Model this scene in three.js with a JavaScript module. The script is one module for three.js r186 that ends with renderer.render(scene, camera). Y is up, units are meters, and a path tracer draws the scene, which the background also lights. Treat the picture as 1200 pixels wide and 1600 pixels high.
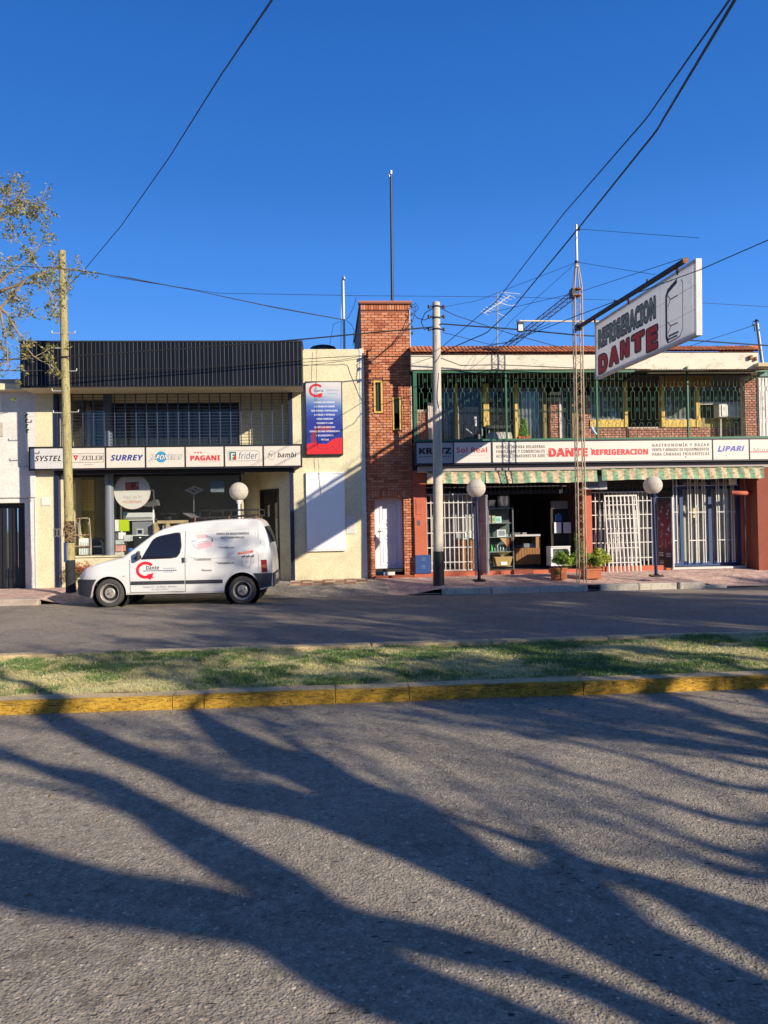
import * as THREE from 'three';
import { mergeGeometries } from 'three/addons/utils/BufferGeometryUtils.js';
import { RoundedBoxGeometry } from 'three/addons/geometries/RoundedBoxGeometry.js';
import { RectAreaLightUniformsLib } from 'three/addons/lights/RectAreaLightUniformsLib.js';

// ---------------------------------------------------------------- camera, sky, sun, exposure
const scene = new THREE.Scene();
const camera = new THREE.PerspectiveCamera(67.18, 0.75, 0.05, 2000);
camera.rotation.order = 'YXZ';
camera.position.set(0, 1.6, 0);
camera.rotation.set(0.01322, -0.07341, -0.0182);
const SUN = new THREE.Vector3(0.95, 0.53, 1).normalize();          // low sun behind the camera, to the right
const renderer = new THREE.WebGLRenderer({ antialias: true });
renderer.toneMapping = THREE.LinearToneMapping;
renderer.toneMappingExposure = 1.35;
renderer.shadowMap.enabled = true;
const sun = new THREE.DirectionalLight(new THREE.Color().setRGB(1, 0.88, 0.72), 5);
sun.position.copy(SUN).multiplyScalar(60);
sun.castShadow = true;
sun.shadow.radius = 1;
sun.shadow.mapSize.set(4096, 4096);
Object.assign(sun.shadow.camera, { left: -45, right: 45, top: 30, bottom: -30, near: 1, far: 150 });
scene.add(sun, sun.target);
{ // clear evening sky: pale at the horizon, deep blue above, brighter round the sun
  const W = 512, H = 256, data = new Float32Array(W * H * 4);
  const stops = [[-1, .16, .15, .14], [-.02, .2, .3, .42], [0, .27, .46, .78], [.1, .19, .43, .9], [.2, .113, .335, .92], [.28, .073, .268, .83], [.4, .04, .18, .62], [.55, .023, .13, .5], [.75, .008, .05, .24], [1, .005, .03, .15]];
  for (let j = 0; j < H; j++) for (let i = 0; i < W; i++) {
    const el = ((j + .5) / H - .5) * Math.PI, az = ((i + .5) / W - .5) * 2 * Math.PI;
    const d = new THREE.Vector3(Math.cos(el) * Math.cos(az), Math.sin(el), Math.cos(el) * Math.sin(az));
    const y = d.y;
    let k = 1; while (k < stops.length - 1 && y > stops[k][0]) k++;
    const a = stops[k - 1], b = stops[k], t = THREE.MathUtils.clamp((y - a[0]) / (b[0] - a[0]), 0, 1), o = (j * W + i) * 4;
    const cs = Math.max(0, d.dot(SUN)), glow = y > 0 ? .5 * cs ** 24 + .08 * cs ** 5 : 0;
    for (let c = 0; c < 3; c++) data[o + c] = [.79, .84, .79][c] * (a[c + 1] + (b[c + 1] - a[c + 1]) * t) + glow * [1, .95, .85][c];
    data[o + 3] = 1;
  }
  const sky = new THREE.DataTexture(data, W, H, THREE.RGBAFormat, THREE.FloatType);
  sky.mapping = THREE.EquirectangularReflectionMapping; sky.magFilter = THREE.LinearFilter; sky.minFilter = THREE.LinearFilter; sky.needsUpdate = true;
  scene.background = sky; scene.environment = sky;
}

// ---------------------------------------------------------------- helpers
let seed = 7;
const rnd = () => { seed |= 0; seed = seed + 0x6D2B79F5 | 0; let t = Math.imul(seed ^ seed >>> 15, 1 | seed); t = t + Math.imul(t ^ t >>> 7, 61 | t) ^ t; return ((t ^ t >>> 14) >>> 0) / 4294967296; };
const rr = (a, b) => a + (b - a) * rnd(), pick = (l) => l[Math.floor(rnd() * l.length)];
const V = (x, y, z) => new THREE.Vector3(x, y, z);
const clamp = THREE.MathUtils.clamp, lerp = THREE.MathUtils.lerp, sstep = THREE.MathUtils.smoothstep;
// tileable value noise on a lattice of n cells
function lattice2(n, s) { const old = seed; seed = s; const a = new Float32Array(n * n).map(() => rnd()); seed = old; return (u, v) => { const x = u * n, y = v * n, x0 = Math.floor(x), y0 = Math.floor(y); let fx = x - x0, fy = y - y0; fx = fx * fx * (3 - 2 * fx); fy = fy * fy * (3 - 2 * fy); const X = ((x0 % n) + n) % n, Y = ((y0 % n) + n) % n, X1 = (X + 1) % n, Y1 = (Y + 1) % n; return lerp(lerp(a[Y * n + X], a[Y * n + X1], fx), lerp(a[Y1 * n + X], a[Y1 * n + X1], fx), fy); }; }
function dataTex(size, fn, srgb, rx = 1, ry = rx, h = size) {
  const d = new Uint8Array(size * h * 4);
  for (let j = 0; j < h; j++) for (let i = 0; i < size; i++) { const c = fn((i + .5) / size, (j + .5) / h, i, j), o = (j * size + i) * 4; if (typeof c === 'number') d[o] = d[o + 1] = d[o + 2] = clamp(c, 0, 1) * 255; else { d[o] = clamp(c[0], 0, 1) * 255; d[o + 1] = clamp(c[1], 0, 1) * 255; d[o + 2] = clamp(c[2], 0, 1) * 255; } d[o + 3] = 255; }
  const t = new THREE.DataTexture(d, size, h); t.wrapS = t.wrapT = THREE.RepeatWrapping; t.magFilter = THREE.LinearFilter; t.minFilter = THREE.LinearMipmapLinearFilter;
  if (srgb) t.colorSpace = THREE.SRGBColorSpace; t.repeat.set(rx, ry); t.needsUpdate = true; return t;
}
function canvasTex(w, h, draw) {
  const cv = document.createElement('canvas'); cv.width = w; cv.height = h; const g = cv.getContext('2d'); draw(g, w, h);
  const t = new THREE.CanvasTexture(cv); t.colorSpace = THREE.SRGBColorSpace; t.magFilter = THREE.LinearFilter; return t;
}
const again = (t, rx, ry = rx) => { const c = t.clone(); c.repeat.set(rx, ry); c.needsUpdate = true; return c; };
const mat = (c, roughness = .8, o = {}) => new THREE.MeshStandardMaterial({ color: new THREE.Color().setRGB(...c), roughness, ...o });
// geometry, always in world metres
function uvm(g) { // uv in metres from the dominant axis of each normal
  if (g.index) g = g.toNonIndexed();
  const p = g.attributes.position, n = g.attributes.normal, u = new Float32Array(p.count * 2);
  for (let i = 0; i < p.count; i++) { const ax = Math.abs(n.getX(i)), ay = Math.abs(n.getY(i)), az = Math.abs(n.getZ(i)), x = p.getX(i), y = p.getY(i), z = p.getZ(i); if (az >= ax && az >= ay) { u[2 * i] = x; u[2 * i + 1] = y; } else if (ax >= ay) { u[2 * i] = z; u[2 * i + 1] = y; } else { u[2 * i] = x; u[2 * i + 1] = z; } }
  g.setAttribute('uv', new THREE.BufferAttribute(u, 2)); return g;
}
const bx = (x, y, z, w, h, d) => uvm(new THREE.BoxGeometry(w, h, d).translate(x, y, z));
const rb = (x, y, z, w, h, d, r = .01, s = 2) => uvm(new RoundedBoxGeometry(w, h, d, s, Math.min(r, w / 2.01, h / 2.01, d / 2.01)).translate(x, y, z));
const R = (x0, x1, y0, y1, z, d = .05) => bx((x0 + x1) / 2, (y0 + y1) / 2, z - d / 2, x1 - x0, y1 - y0, d);           // front face at z, depth d behind it
const RR = (x0, x1, y0, y1, z, d = .05, r = .01) => rb((x0 + x1) / 2, (y0 + y1) / 2, z - d / 2, x1 - x0, y1 - y0, d, r);
const fit = (g) => { const b = g.clone(); b.computeBoundingBox(); return b.boundingBox; };
function face(x0, x1, y0, y1, z) { return new THREE.PlaneGeometry(x1 - x0, y1 - y0).translate((x0 + x1) / 2, (y0 + y1) / 2, z).toNonIndexed(); }  // uv 0..1
function bar(a, b, r, r2 = r, n = 6, caps = true) { const L = a.distanceTo(b), g = new THREE.CylinderGeometry(r2, r, L, n, 1, !caps); g.translate(0, L / 2, 0); g.applyQuaternion(new THREE.Quaternion().setFromUnitVectors(V(0, 1, 0), b.clone().sub(a).normalize())); g.translate(a.x, a.y, a.z); return g.toNonIndexed(); }
function tube(pts, r, seg = pts.length * 4, rad = 5, closed = false) { return new THREE.TubeGeometry(new THREE.CatmullRomCurve3(pts, closed, 'catmullrom', .5), seg, r, rad, closed).toNonIndexed(); }
function taper(pts, rad, n = 7, sub = 4) { // limb with a radius at every point
  const c = new THREE.CatmullRomCurve3(pts, false, 'centripetal'), N = (pts.length - 1) * sub, P = [], idx = [], uv = []; let up = V(.3, .1, .95).normalize(), len = 0, last = null;
  for (let i = 0; i <= N; i++) {
    const t = i / N, p = c.getPoint(t), tg = c.getTangent(t), k = t * (pts.length - 1), k0 = Math.min(Math.floor(k), pts.length - 2), r = lerp(rad[k0], rad[k0 + 1], k - k0); if (last) len += p.distanceTo(last); last = p;
    const s = V().crossVectors(tg, up).normalize(), q = V().crossVectors(s, tg); up = q;
    for (let j = 0; j <= n; j++) { const a = j / n * 2 * Math.PI; P.push(p.x + r * (Math.cos(a) * s.x + Math.sin(a) * q.x), p.y + r * (Math.cos(a) * s.y + Math.sin(a) * q.y), p.z + r * (Math.cos(a) * s.z + Math.sin(a) * q.z)); uv.push(j / n * .5, len); }
  }
  for (let i = 0; i < N; i++) for (let j = 0; j < n; j++) { const a = i * (n + 1) + j, b = a + n + 1; idx.push(a, a + 1, b, b, a + 1, b + 1); }
  const g = new THREE.BufferGeometry(); g.setAttribute('position', new THREE.Float32BufferAttribute(P, 3)); g.setAttribute('uv', new THREE.Float32BufferAttribute(uv, 2)); g.setIndex(idx); g.computeVertexNormals(); return g.toNonIndexed();
}
function grid(nu, nv, f, flip) { // parametric sheet
  const P = [], U = [], idx = [];
  for (let j = 0; j <= nv; j++) for (let i = 0; i <= nu; i++) { const p = f(i / nu, j / nv); P.push(p.x, p.y, p.z); U.push(i / nu, j / nv); }
  for (let j = 0; j < nv; j++) for (let i = 0; i < nu; i++) { const a = j * (nu + 1) + i, b = a + nu + 1; flip ? idx.push(a, b, a + 1, b, b + 1, a + 1) : idx.push(a, a + 1, b, b, a + 1, b + 1); }
  const g = new THREE.BufferGeometry(); g.setAttribute('position', new THREE.Float32BufferAttribute(P, 3)); g.setAttribute('uv', new THREE.Float32BufferAttribute(U, 2)); g.setIndex(idx); g.computeVertexNormals(); return g.toNonIndexed();
}
function paint(g, c) { const n = g.attributes.position.count, a = new Float32Array(n * 3); for (let i = 0; i < n; i++) a.set(c, i * 3); g.setAttribute('color', new THREE.BufferAttribute(a, 3)); return g; }
function ext(pts, depth, z, bevel = 0) { const s = new THREE.Shape(pts.map((p) => new THREE.Vector2(...p))); return uvm(new THREE.ExtrudeGeometry(s, { depth: depth - 2 * bevel, bevelEnabled: bevel > 0, bevelSize: bevel, bevelThickness: bevel, bevelSegments: 1, steps: 1 }).translate(0, 0, z - depth + bevel)); }
// objects
const used = new Map();
function numbered(n) { const k = used.get(n) ?? 0; used.set(n, k + 1); return k ? n + '_' + String(k).padStart(3, '0') : n; }
const mg = (l) => { l = (Array.isArray(l) ? l.flat(9) : [l]).map((g) => g.index ? g.toNonIndexed() : g); if (l.length === 1) return l[0]; const col = l.every((g) => g.attributes.color); l.forEach((g) => { for (const k of Object.keys(g.attributes)) if (!['position', 'normal', 'uv'].includes(k) && !(k === 'color' && col)) g.deleteAttribute(k); }); return mergeGeometries(l); };
function tag(o, label, category, group, kind) { o.userData = { ...o.userData, label, category }; if (group) o.userData.group = group; if (kind) o.userData.kind = kind; return o; }
function thing(name, label, category, [x, y, z], group) { const o = new THREE.Group(); o.name = numbered(name); o.position.set(x, y, z); scene.add(o); o.updateMatrixWorld(true); return tag(o, label, category, group); }
function part(name, geo, m, parent, label) { // geometry in world metres under a thing, part or the scene
  let g = mg(geo); if (parent) { parent.updateWorldMatrix(true, false); const inv = parent.matrixWorld.clone().invert(); g = g.clone().applyMatrix4(inv); }
  const o = new THREE.Mesh(g, m); o.name = parent ? name : numbered(name); o.castShadow = o.receiveShadow = true; (parent ?? scene).add(o); if (label) o.userData.label = label; return o;
}
function put(name, geo, m, parent, x, y, z, ry = 0) { // shared geometry set at a world place
  const o = new THREE.Mesh(geo, m); o.name = parent ? name : numbered(name); o.castShadow = o.receiveShadow = true; const p = V(x, y, z); if (parent) { parent.updateWorldMatrix(true, false); parent.worldToLocal(p); } o.position.copy(p); o.rotation.y = ry; (parent ?? scene).add(o); return o;
}
function struct(name, geo, m, label) { const o = part(name, geo, m); o.userData.kind = 'structure'; if (label) o.userData.label = label; return o; }
const stuff = (o) => { o.userData.kind = 'stuff'; return o; };

// ---------------------------------------------------------------- materials
const N8 = lattice2(8, 1), N16 = lattice2(16, 2), N32 = lattice2(32, 3), N64 = lattice2(64, 4), N128 = lattice2(128, 5), N256 = lattice2(256, 6), N512 = lattice2(512, 8), N700 = lattice2(700, 9);
const fbm = (u, v) => .5 * N8(u, v) + .25 * N16(u, v) + .15 * N32(u, v) + .1 * N64(u, v);
const T = {};
T.grain = dataTex(512, (u, v) => { const k = .80 + .12 * fbm(u, v) + .09 * N128(u, v) + .05 * (N256(u, v) - .5); return [k, k * .995, k * .985]; }, true);   // render, concrete: mottling and grain
T.grainBump = dataTex(512, (u, v) => .35 * N64(u, v) + .4 * N128(u, v) + .25 * N256(u, v));
T.stain = dataTex(512, (u, v) => { const s = sstep(N16(u, v) * .5 + N64(u, v) * .3 + N256(u, v) * .2, .58, .8) * .12, k = .92 - s + .05 * N128(u, v) - .03 * fbm(u, v); return [k, k * .98, k * .94]; }, true); // weathered paint
{ // asphalt with pale and dark chippings: one tile is 4 m
  const S = 2048, cell = new Float32Array(S * S), col = new Float32Array(S * S); seed = 31;
  const hgt = (u, v) => .5 * N512(u, v) + .5 * N700(u, v);
  for (let j = 0; j < S; j++) for (let i = 0; i < S; i++) cell[j * S + i] = hgt(i / S, j / S);
  for (let k = 0; k < 52000; k++) { const x = rnd() * S, y = rnd() * S, r = 1.2 + 3.6 * rnd() ** 3, q = rr(.6, 1), tone = rnd() < .24 ? rr(.25, 1) : rr(-.5, .12), a = rnd() * 3.14, ca = Math.cos(a), sa = Math.sin(a); for (let dy = -6; dy <= 6; dy++) for (let dx = -6; dx <= 6; dx++) { const ex = (dx * ca + dy * sa) / r, ey = (dy * ca - dx * sa) / (r * q), e = ex * ex + ey * ey; if (e < 1) { const o = ((Math.floor(y + dy) + S) % S) * S + (Math.floor(x + dx) + S) % S; cell[o] = Math.max(cell[o], .55 + .45 * Math.sqrt(1 - e)); col[o] = tone; } } }
  for (let k = 0; k < 420; k++) { const x = rnd() * S, y = rnd() * S, rx = rr(3, 12), ry = rr(1.5, 4); for (let dy = -4; dy <= 4; dy++) for (let dx = -13; dx <= 13; dx++) if ((dx / rx) ** 2 + (dy / ry) ** 2 < rr(.5, 1.2)) { const o = ((Math.floor(y + dy) + S) % S) * S + (Math.floor(x + dx) + S) % S; cell[o] = 0; col[o] = -1.6; } }
  const oil = (u, v) => sstep(N16(u, v) * .5 + N64(u, v) * .5, .6, .78);
  T.asphalt = dataTex(S, (u, v, i, j) => { const o = j * S + i, t = col[o], k = .605 + .12 * (fbm(u, v) - .5) + .16 * (N512(u, v) - .5) + .1 * (N128(u, v) - .5) + (t > 0 ? t * .22 : t * .18) - .07 * oil(u, v); return [k * 1.015, k * .99, k * .965]; }, true, .25);
  T.asphaltBump = dataTex(S, (u, v, i, j) => cell[j * S + i] * .7 + .3 * N256(u, v), false, .25);
}
T.bark = dataTex(256, (u, v) => { const k = .55 + .3 * N64(u * 2, v * .25) + .15 * N32(u * 4, v); return [k, k * .95, k * .85]; }, true, 2, 1);
T.plank = dataTex(256, (u, v) => { const k = .68 + .2 * N64(u * 2, v * .12) + .12 * N128(u, v * .5); return [k, k * .97, k * .9]; }, true, 2, 1);
T.rust = dataTex(256, (u, v) => { const s = sstep(fbm(u, v), .42, .62); return [lerp(.9, .55, s), lerp(.88, .33, s), lerp(.84, .2, s)]; }, true, 2, 2);
const G = (c, rough = .85, rep = .7, bump = .003) => mat(c, rough, { map: again(T.grain, rep), bumpMap: again(T.grainBump, rep * 1.4), bumpScale: bump });
const M = {
  asphalt: mat([1, .9, .69], .92, { map: T.asphalt, bumpMap: T.asphaltBump, bumpScale: .0062 }),
  farAsphalt: mat([.9, .8, .64], .92, { map: again(T.asphalt, .31), bumpMap: T.asphaltBump, bumpScale: .008 }),
  earth: G([.2, .16, .11], .95, .5, .02),
  cream: G([.82, .74, .49], .85, .35, .004), creamShade: G([.82, .74, .49], .85, .35, .004),
  white: G([.78, .76, .71], .85, .35, .006), whitePaint: mat([.74, .72, .68], .55, { map: again(T.grain, 1) }), fascia: mat([.78, .74, .64], .8, { map: again(T.stain, .35, .6), bumpMap: again(T.grainBump, .5), bumpScale: .003 }),
  navy: mat([.008, .014, .05], .45), black: mat([.012, .012, .014], .5), matt: mat([.02, .02, .022], .9), rubber: mat([.045, .043, .04], .85, { map: again(T.grain, 2) }),
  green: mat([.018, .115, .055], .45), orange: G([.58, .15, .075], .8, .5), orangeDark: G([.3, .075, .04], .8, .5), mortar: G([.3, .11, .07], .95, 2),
  concrete: G([.6, .56, .49], .9, .6, .004), kerbWhite: mat([.66, .63, .56], .9, { map: again(T.stain, 1.3), bumpMap: again(T.grainBump, 2), bumpScale: .01 }),
  steel: mat([.62, .62, .62], .3, { metalness: .9 }), galv: mat([.5, .5, .5], .5, { metalness: .5 }), rusty: mat([.4, .22, .12], .75, { map: T.rust, metalness: .2 }), pale: mat([.68, .58, .44], .55, { map: again(T.rust, 1) }),
  yellow: mat([.72, .5, .1], .6, { map: again(T.grain, 1) }), wood: mat([.42, .23, .1], .6, { map: T.plank }), darkWood: mat([.05, .03, .02], .7, { map: T.plank }),
  glass: new THREE.MeshPhysicalMaterial({ color: new THREE.Color().setRGB(.96, .98, .98), roughness: .02, transmission: 1, thickness: 0, ior: 1.5 }),
  mirror: new THREE.MeshPhysicalMaterial({ color: new THREE.Color().setRGB(.02, .022, .024), roughness: .05, ior: 1.5 }),
  vinyl: mat([.82, .8, .75], .5), opal: new THREE.MeshPhysicalMaterial({ color: new THREE.Color().setRGB(.88, .85, .79), roughness: .9, transmission: .45, thickness: 0, map: again(T.stain, 2, 1) }),
  redTile: mat([.6, .19, .075], .85, { map: again(T.grain, 3) }), terracotta: G([.5, .16, .07], .85, 2), chrome: mat([.8, .8, .8], .15, { metalness: 1 }),
};
const FZ = -19.1;      // the street front of the buildings

// ---------------------------------------------------------------- ground, roads, median, pavements
const flat = (x0, x1, z0, z1, y, nx = 1, nz = 1) => uvm(new THREE.PlaneGeometry(x1 - x0, z1 - z0, nx, nz).rotateX(-Math.PI / 2).translate((x0 + x1) / 2, y, (z0 + z1) / 2));
struct('ground', flat(-400, 400, -400, 400, -.03), M.earth, 'bare earth of the town');
struct('near_road', flat(-40, 60, -6.9, 1.6, 0), M.asphalt, 'grey gravelly asphalt carriageway nearest the viewer');
struct('far_road', flat(-60, 80, -16.75, -9.3, 0), M.farAsphalt, 'darker asphalt carriageway in front of the shops');
// kerb blocks of the median, worn yellow paint
const kerbPaint = canvasTex(2048, 256, (g, w, h) => {
  g.fillStyle = '#ffcf52'; g.fillRect(0, 0, w, h); seed = 5;
  for (let i = 0; i < 2600; i++) { const x = rnd() * w, y = rnd() * h, t = rnd(); g.fillStyle = t < .45 ? 'rgba(190,128,16,.35)' : t < .8 ? 'rgba(226,176,50,.4)' : 'rgba(150,105,30,.35)'; g.beginPath(); g.ellipse(x, y, rr(3, 26), rr(2, 8), 0, 0, 7); g.fill(); }
  for (let i = 0; i < 240; i++) { const x = rnd() * w, y = h * (.08 + .92 * rnd() ** 1.4), r = rr(1, 4.5) * (rnd() < .08 ? 2.2 : 1); g.fillStyle = pick(['#6d5a3a', '#8a7a5c', '#54462f', '#9b8a63']); g.beginPath(); g.ellipse(x, y, r * 1.5, r, rr(0, 3), 0, 7); g.fill(); }
  for (let i = 0; i < 60; i++) { const x = rnd() * w, y = rr(.25, .5) * h; g.fillStyle = 'rgba(105,92,62,.6)'; g.fillRect(x, y, rr(10, 120), rr(2, 7)); }
});
kerbPaint.wrapS = kerbPaint.wrapT = THREE.RepeatWrapping;
const kerbTop = mat([.86, .7, .42], .9, { map: again(T.stain, 1.5), bumpMap: again(T.grainBump, 3), bumpScale: .012 }), kerbFace = mat([1, 1, 1], .8, { map: kerbPaint, bumpMap: again(T.grainBump, 3), bumpScale: .012 });
{
  const cuts = [-14, -11.5, -9.2, -7.4, -5.6, -4.2, -1.374, -1.098, 0.048, 0.704, 2.293, 2.891, 3.625, 4.2, 6.1, 8, 10.2, 12.4, 15];
  const kerb = struct('median_kerb', [flat(-30, 30, -7.08, -6.9, .02)], M.concrete, 'yellow painted kerb along the near side of the grass median');
  cuts.slice(1).forEach((x1, i) => {
    const x0 = cuts[i], L = x1 - x0 - .006, dz = rr(-.014, .014), y0 = -.05, h = .122 + rr(-.004, .004), r = .028;
    const s = [[0, y0], [0, h - r], [-.008, h - r * .35], [-r, h], [-.2, h + .004], [-.2, y0]];                                    // front face, rounded nose, sloping top
    const P = [], U = [], nx = 12; for (let k = 0; k < nx; k++) for (let m = 0; m < s.length - 1; m++) { const xa = x0 + L * k / nx, xb = x0 + L * (k + 1) / nx, w = (x) => .006 * Math.sin(x * 3.1 + m) + .004 * Math.sin(x * 11.3), a = s[m], b = s[m + 1]; const q = [[xa, a], [xb, a], [xb, b], [xa, a], [xb, b], [xa, b]]; for (const [x, p] of q) { P.push(x, p[1] + w(x) * .5, -6.87 + dz + p[0] + w(x)); U.push(x / 2.2, (p[1] + .05 - p[0]) / .24); } }
    const g = new THREE.BufferGeometry(); g.setAttribute('position', new THREE.Float32BufferAttribute(P, 3)); g.setAttribute('uv', new THREE.Float32BufferAttribute(U, 2)); g.computeVertexNormals();
    const up = (t) => { const keepP = [], keepU = [], p = g.attributes.position, u = g.attributes.uv; for (let f = 0; f < p.count; f += 6) { const m = (f / 6) % (s.length - 1); if ((m >= 3) === t) for (let q = 0; q < 6; q++) { keepP.push(p.getX(f + q), p.getY(f + q), p.getZ(f + q)); keepU.push(u.getX(f + q), u.getY(f + q)); } } const o = new THREE.BufferGeometry(); o.setAttribute('position', new THREE.Float32BufferAttribute(keepP, 3)); o.setAttribute('uv', new THREE.Float32BufferAttribute(keepU, 2)); o.computeVertexNormals(); return o; };
    const stone = part('kerb_stone', up(false), kerbFace, kerb); part('kerb_top', uvm(up(true)), kerbTop, stone);
  });
}
{
  const kerb = struct('far_median_kerb', [flat(-30, 30, -9.36, -9.2, .02)], M.concrete, 'worn yellow kerb along the far side of the grass median');
  for (let x = -14; x < 15; x += 1.45) part('kerb_stone', rb(x + .72, .05, -9.27, 1.443, .2 + rr(-.006, .006), .17, .02), kerbTop, kerb);
}
{ // soil sheet and grass blades
  const gy = (x, z) => .105 + .02 * Math.sin(x * .9) * Math.sin(z * 2.3 + 1) + .015 * Math.sin(x * 3.7 + z * 5);
  const soil = flat(-30, 30, -9.2, -7.05, 0, 240, 24), p = soil.attributes.position; for (let i = 0; i < p.count; i++) p.setY(i, gy(p.getX(i), p.getZ(i))); soil.computeVertexNormals();
  struct('median_soil', soil, mat([.7, .6, .35], .95, { map: again(T.grain, 1.5), bumpMap: again(T.grainBump, 3), bumpScale: .02 }), 'dry soil and thatch of the median strip');
  const blades = []; seed = 77;
  for (let b = 0; b < 7; b++) { const a = rnd() * 6.28, l = rr(.6, 1), w = .045, lean = rr(.25, 1.1), cx = rr(-.5, .5), cz = rr(-.5, .5), dx = Math.cos(a), dz = Math.sin(a), q = V(-dz, 0, dx).multiplyScalar(w); const p0 = V(cx, -.1, cz), p1 = V(cx + dx * lean * .3 * l, .55 * l, cz + dz * lean * .3 * l), p2 = V(cx + dx * lean * l, (1 - lean * .4) * l, cz + dz * lean * l); const t = [p0.clone().sub(q), p0.clone().add(q), p1.clone().add(q), p0.clone().sub(q), p1.clone().add(q), p1.clone().sub(q), p1.clone().sub(q), p1.clone().add(q), p2]; blades.push(...t); }
  const tuft = new THREE.BufferGeometry().setFromPoints(blades); tuft.computeVertexNormals();
  const spots = []; seed = 99;
  for (let k = 0; k < 80000; k++) { const x = rr(-7.5, 9.5), z = rr(-9.18, -7.06); if (x < -3.6 + (z + 7) * 1.6 - 1.2 || x > 4.2 - (z + 7) * 1.5 + 1.5) continue; spots.push([x, z]); }
  const inst = new THREE.InstancedMesh(tuft, new THREE.MeshPhysicalMaterial({ color: 0xffffff, roughness: .9, side: THREE.DoubleSide, transmission: .35, thickness: 0 }), spots.length), o = new THREE.Object3D(), c = new THREE.Color();
  spots.forEach(([x, z], i) => {
    const far = (z + 7) / -2.2, g = N16(x / 9 + 5, z / 9 + 5) * .55 + N64(x / 9 + 5, z / 9 + 5) * .45 + .13 * far + (x > 0 ? .035 : -.03) - (x < 0 && z > -8.2 ? .05 : 0), green = sstep(g + rr(-.12, .12), .55, .76), h = lerp(rr(.022, .042), rr(.035, .065), green);
    o.position.set(x, gy(x, z) - .004, z); o.rotation.set(rr(-.3, .3), rnd() * 6.28, rr(-.3, .3)); o.scale.set(h * 1.5, h, h * 1.5); o.updateMatrix(); inst.setMatrixAt(i, o.matrix);
    const v = rr(.75, 1.2); if (rnd() < green) c.setRGB(.2 * v, .32 * v, .06 * v); else { const y = rnd(); c.setRGB(lerp(.82, .62, y) * v, lerp(.71, .62, y) * v, lerp(.4, .24, y) * v); }; inst.setColorAt(i, c);
  });
  inst.name = 'grass'; scene.add(inst); inst.castShadow = inst.receiveShadow = true;
  tag(inst, 'dry straw-coloured grass with green patches on the median strip', 'grass', null, 'stuff');
}
// pavement in front of the buildings: rises from the kerb to the walls, dips to the road at the driveway
const kh = (x) => .13 * (1 - sstep(x, -6.1, -5.7) * (1 - sstep(x, 1.6, 2.6))) * (1 - sstep(x, 8.2, 8.9)) + .012 * sstep(x, 8.2, 8.9);
const wallY = (x) => lerp(.17, .25, sstep(x, -6, 9));
const paveY = (x, z) => lerp(kh(x) + .004, wallY(x), sstep((-16.95 - z) / 2.1, 0, 1));
{
  const pave = (x0, x1, n) => { const g = flat(x0, x1, -19.12, -16.72, 0, n, 24), p = g.attributes.position; for (let i = 0; i < p.count; i++) p.setY(i, paveY(p.getX(i), p.getZ(i))); g.computeVertexNormals(); return g; };
  const tiles = (a, b, gap) => canvasTex(1024, 1024, (g, w) => { g.fillStyle = gap; g.fillRect(0, 0, w, w); seed = 12; const n = 10, s = w / n; for (let j = 0; j < n; j++) for (let i = 0; i < n; i++) { const k = rr(-16, 16), c = rnd() < .5 ? a : b; g.fillStyle = `rgb(${c.map((q) => Math.round(q + k)).join()})`; g.fillRect(i * s + 2, j * s + 2, s - 4, s - 4); } for (let i = 0; i < 2500; i++) { g.fillStyle = pick(['rgba(70,55,45,.18)', 'rgba(235,215,195,.16)', 'rgba(60,50,45,.12)']); g.beginPath(); g.ellipse(rnd() * w, rnd() * w, rr(2, 40), rr(1, 12), rr(0, 3), 0, 7); g.fill(); } });
  const red = tiles([196, 146, 130], [182, 136, 120], '#9a7a6c'), pink = tiles([224, 190, 174], [216, 180, 164], '#bc9f90'), grey = tiles([176, 166, 154], [164, 156, 144], '#9c9488');
  for (const t of [red, pink, grey]) { t.wrapS = t.wrapT = THREE.RepeatWrapping; t.repeat.set(.5, .5); }
  const pm = (t) => mat([1, 1, 1], .8, { map: t, bumpMap: again(T.grainBump, 2), bumpScale: .006 });
  struct('pavement', [pave(-30, -5.6, 80), pave(1.35, 40, 160)], pm(pink), 'reddish tiled pavement in front of the shops');
  struct('driveway_ramp', pave(-5.6, 1.35, 90), pm(grey), 'worn concrete ramp dipping to the road by the parked van');
  seed = 21;
  const tilesThing = part('entrance_paving', flat(-.95, .98, -19.1, -18.35, .13, 1, 1), M.concrete); tilesThing.userData.kind = 'structure';
  const tm = [G([.62, .5, .34], .8, 3), G([.36, .17, .12], .8, 3), G([.5, .38, .26], .8, 3)];
  for (let j = 0; j < 3; j++) for (let i = 0; i < 7; i++) { const x = -.8 + i * .262 + (j % 2) * .05, z = -18.96 + j * .25; const t = part('paving_tile', rb(x, paveY(x, z) + .002 + rr(0, .006), z, .25, .03, .238, .004, 1), tm[(i + j) % 2 ? 1 : rnd() < .6 ? 0 : 2], tilesThing); }
}
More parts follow.
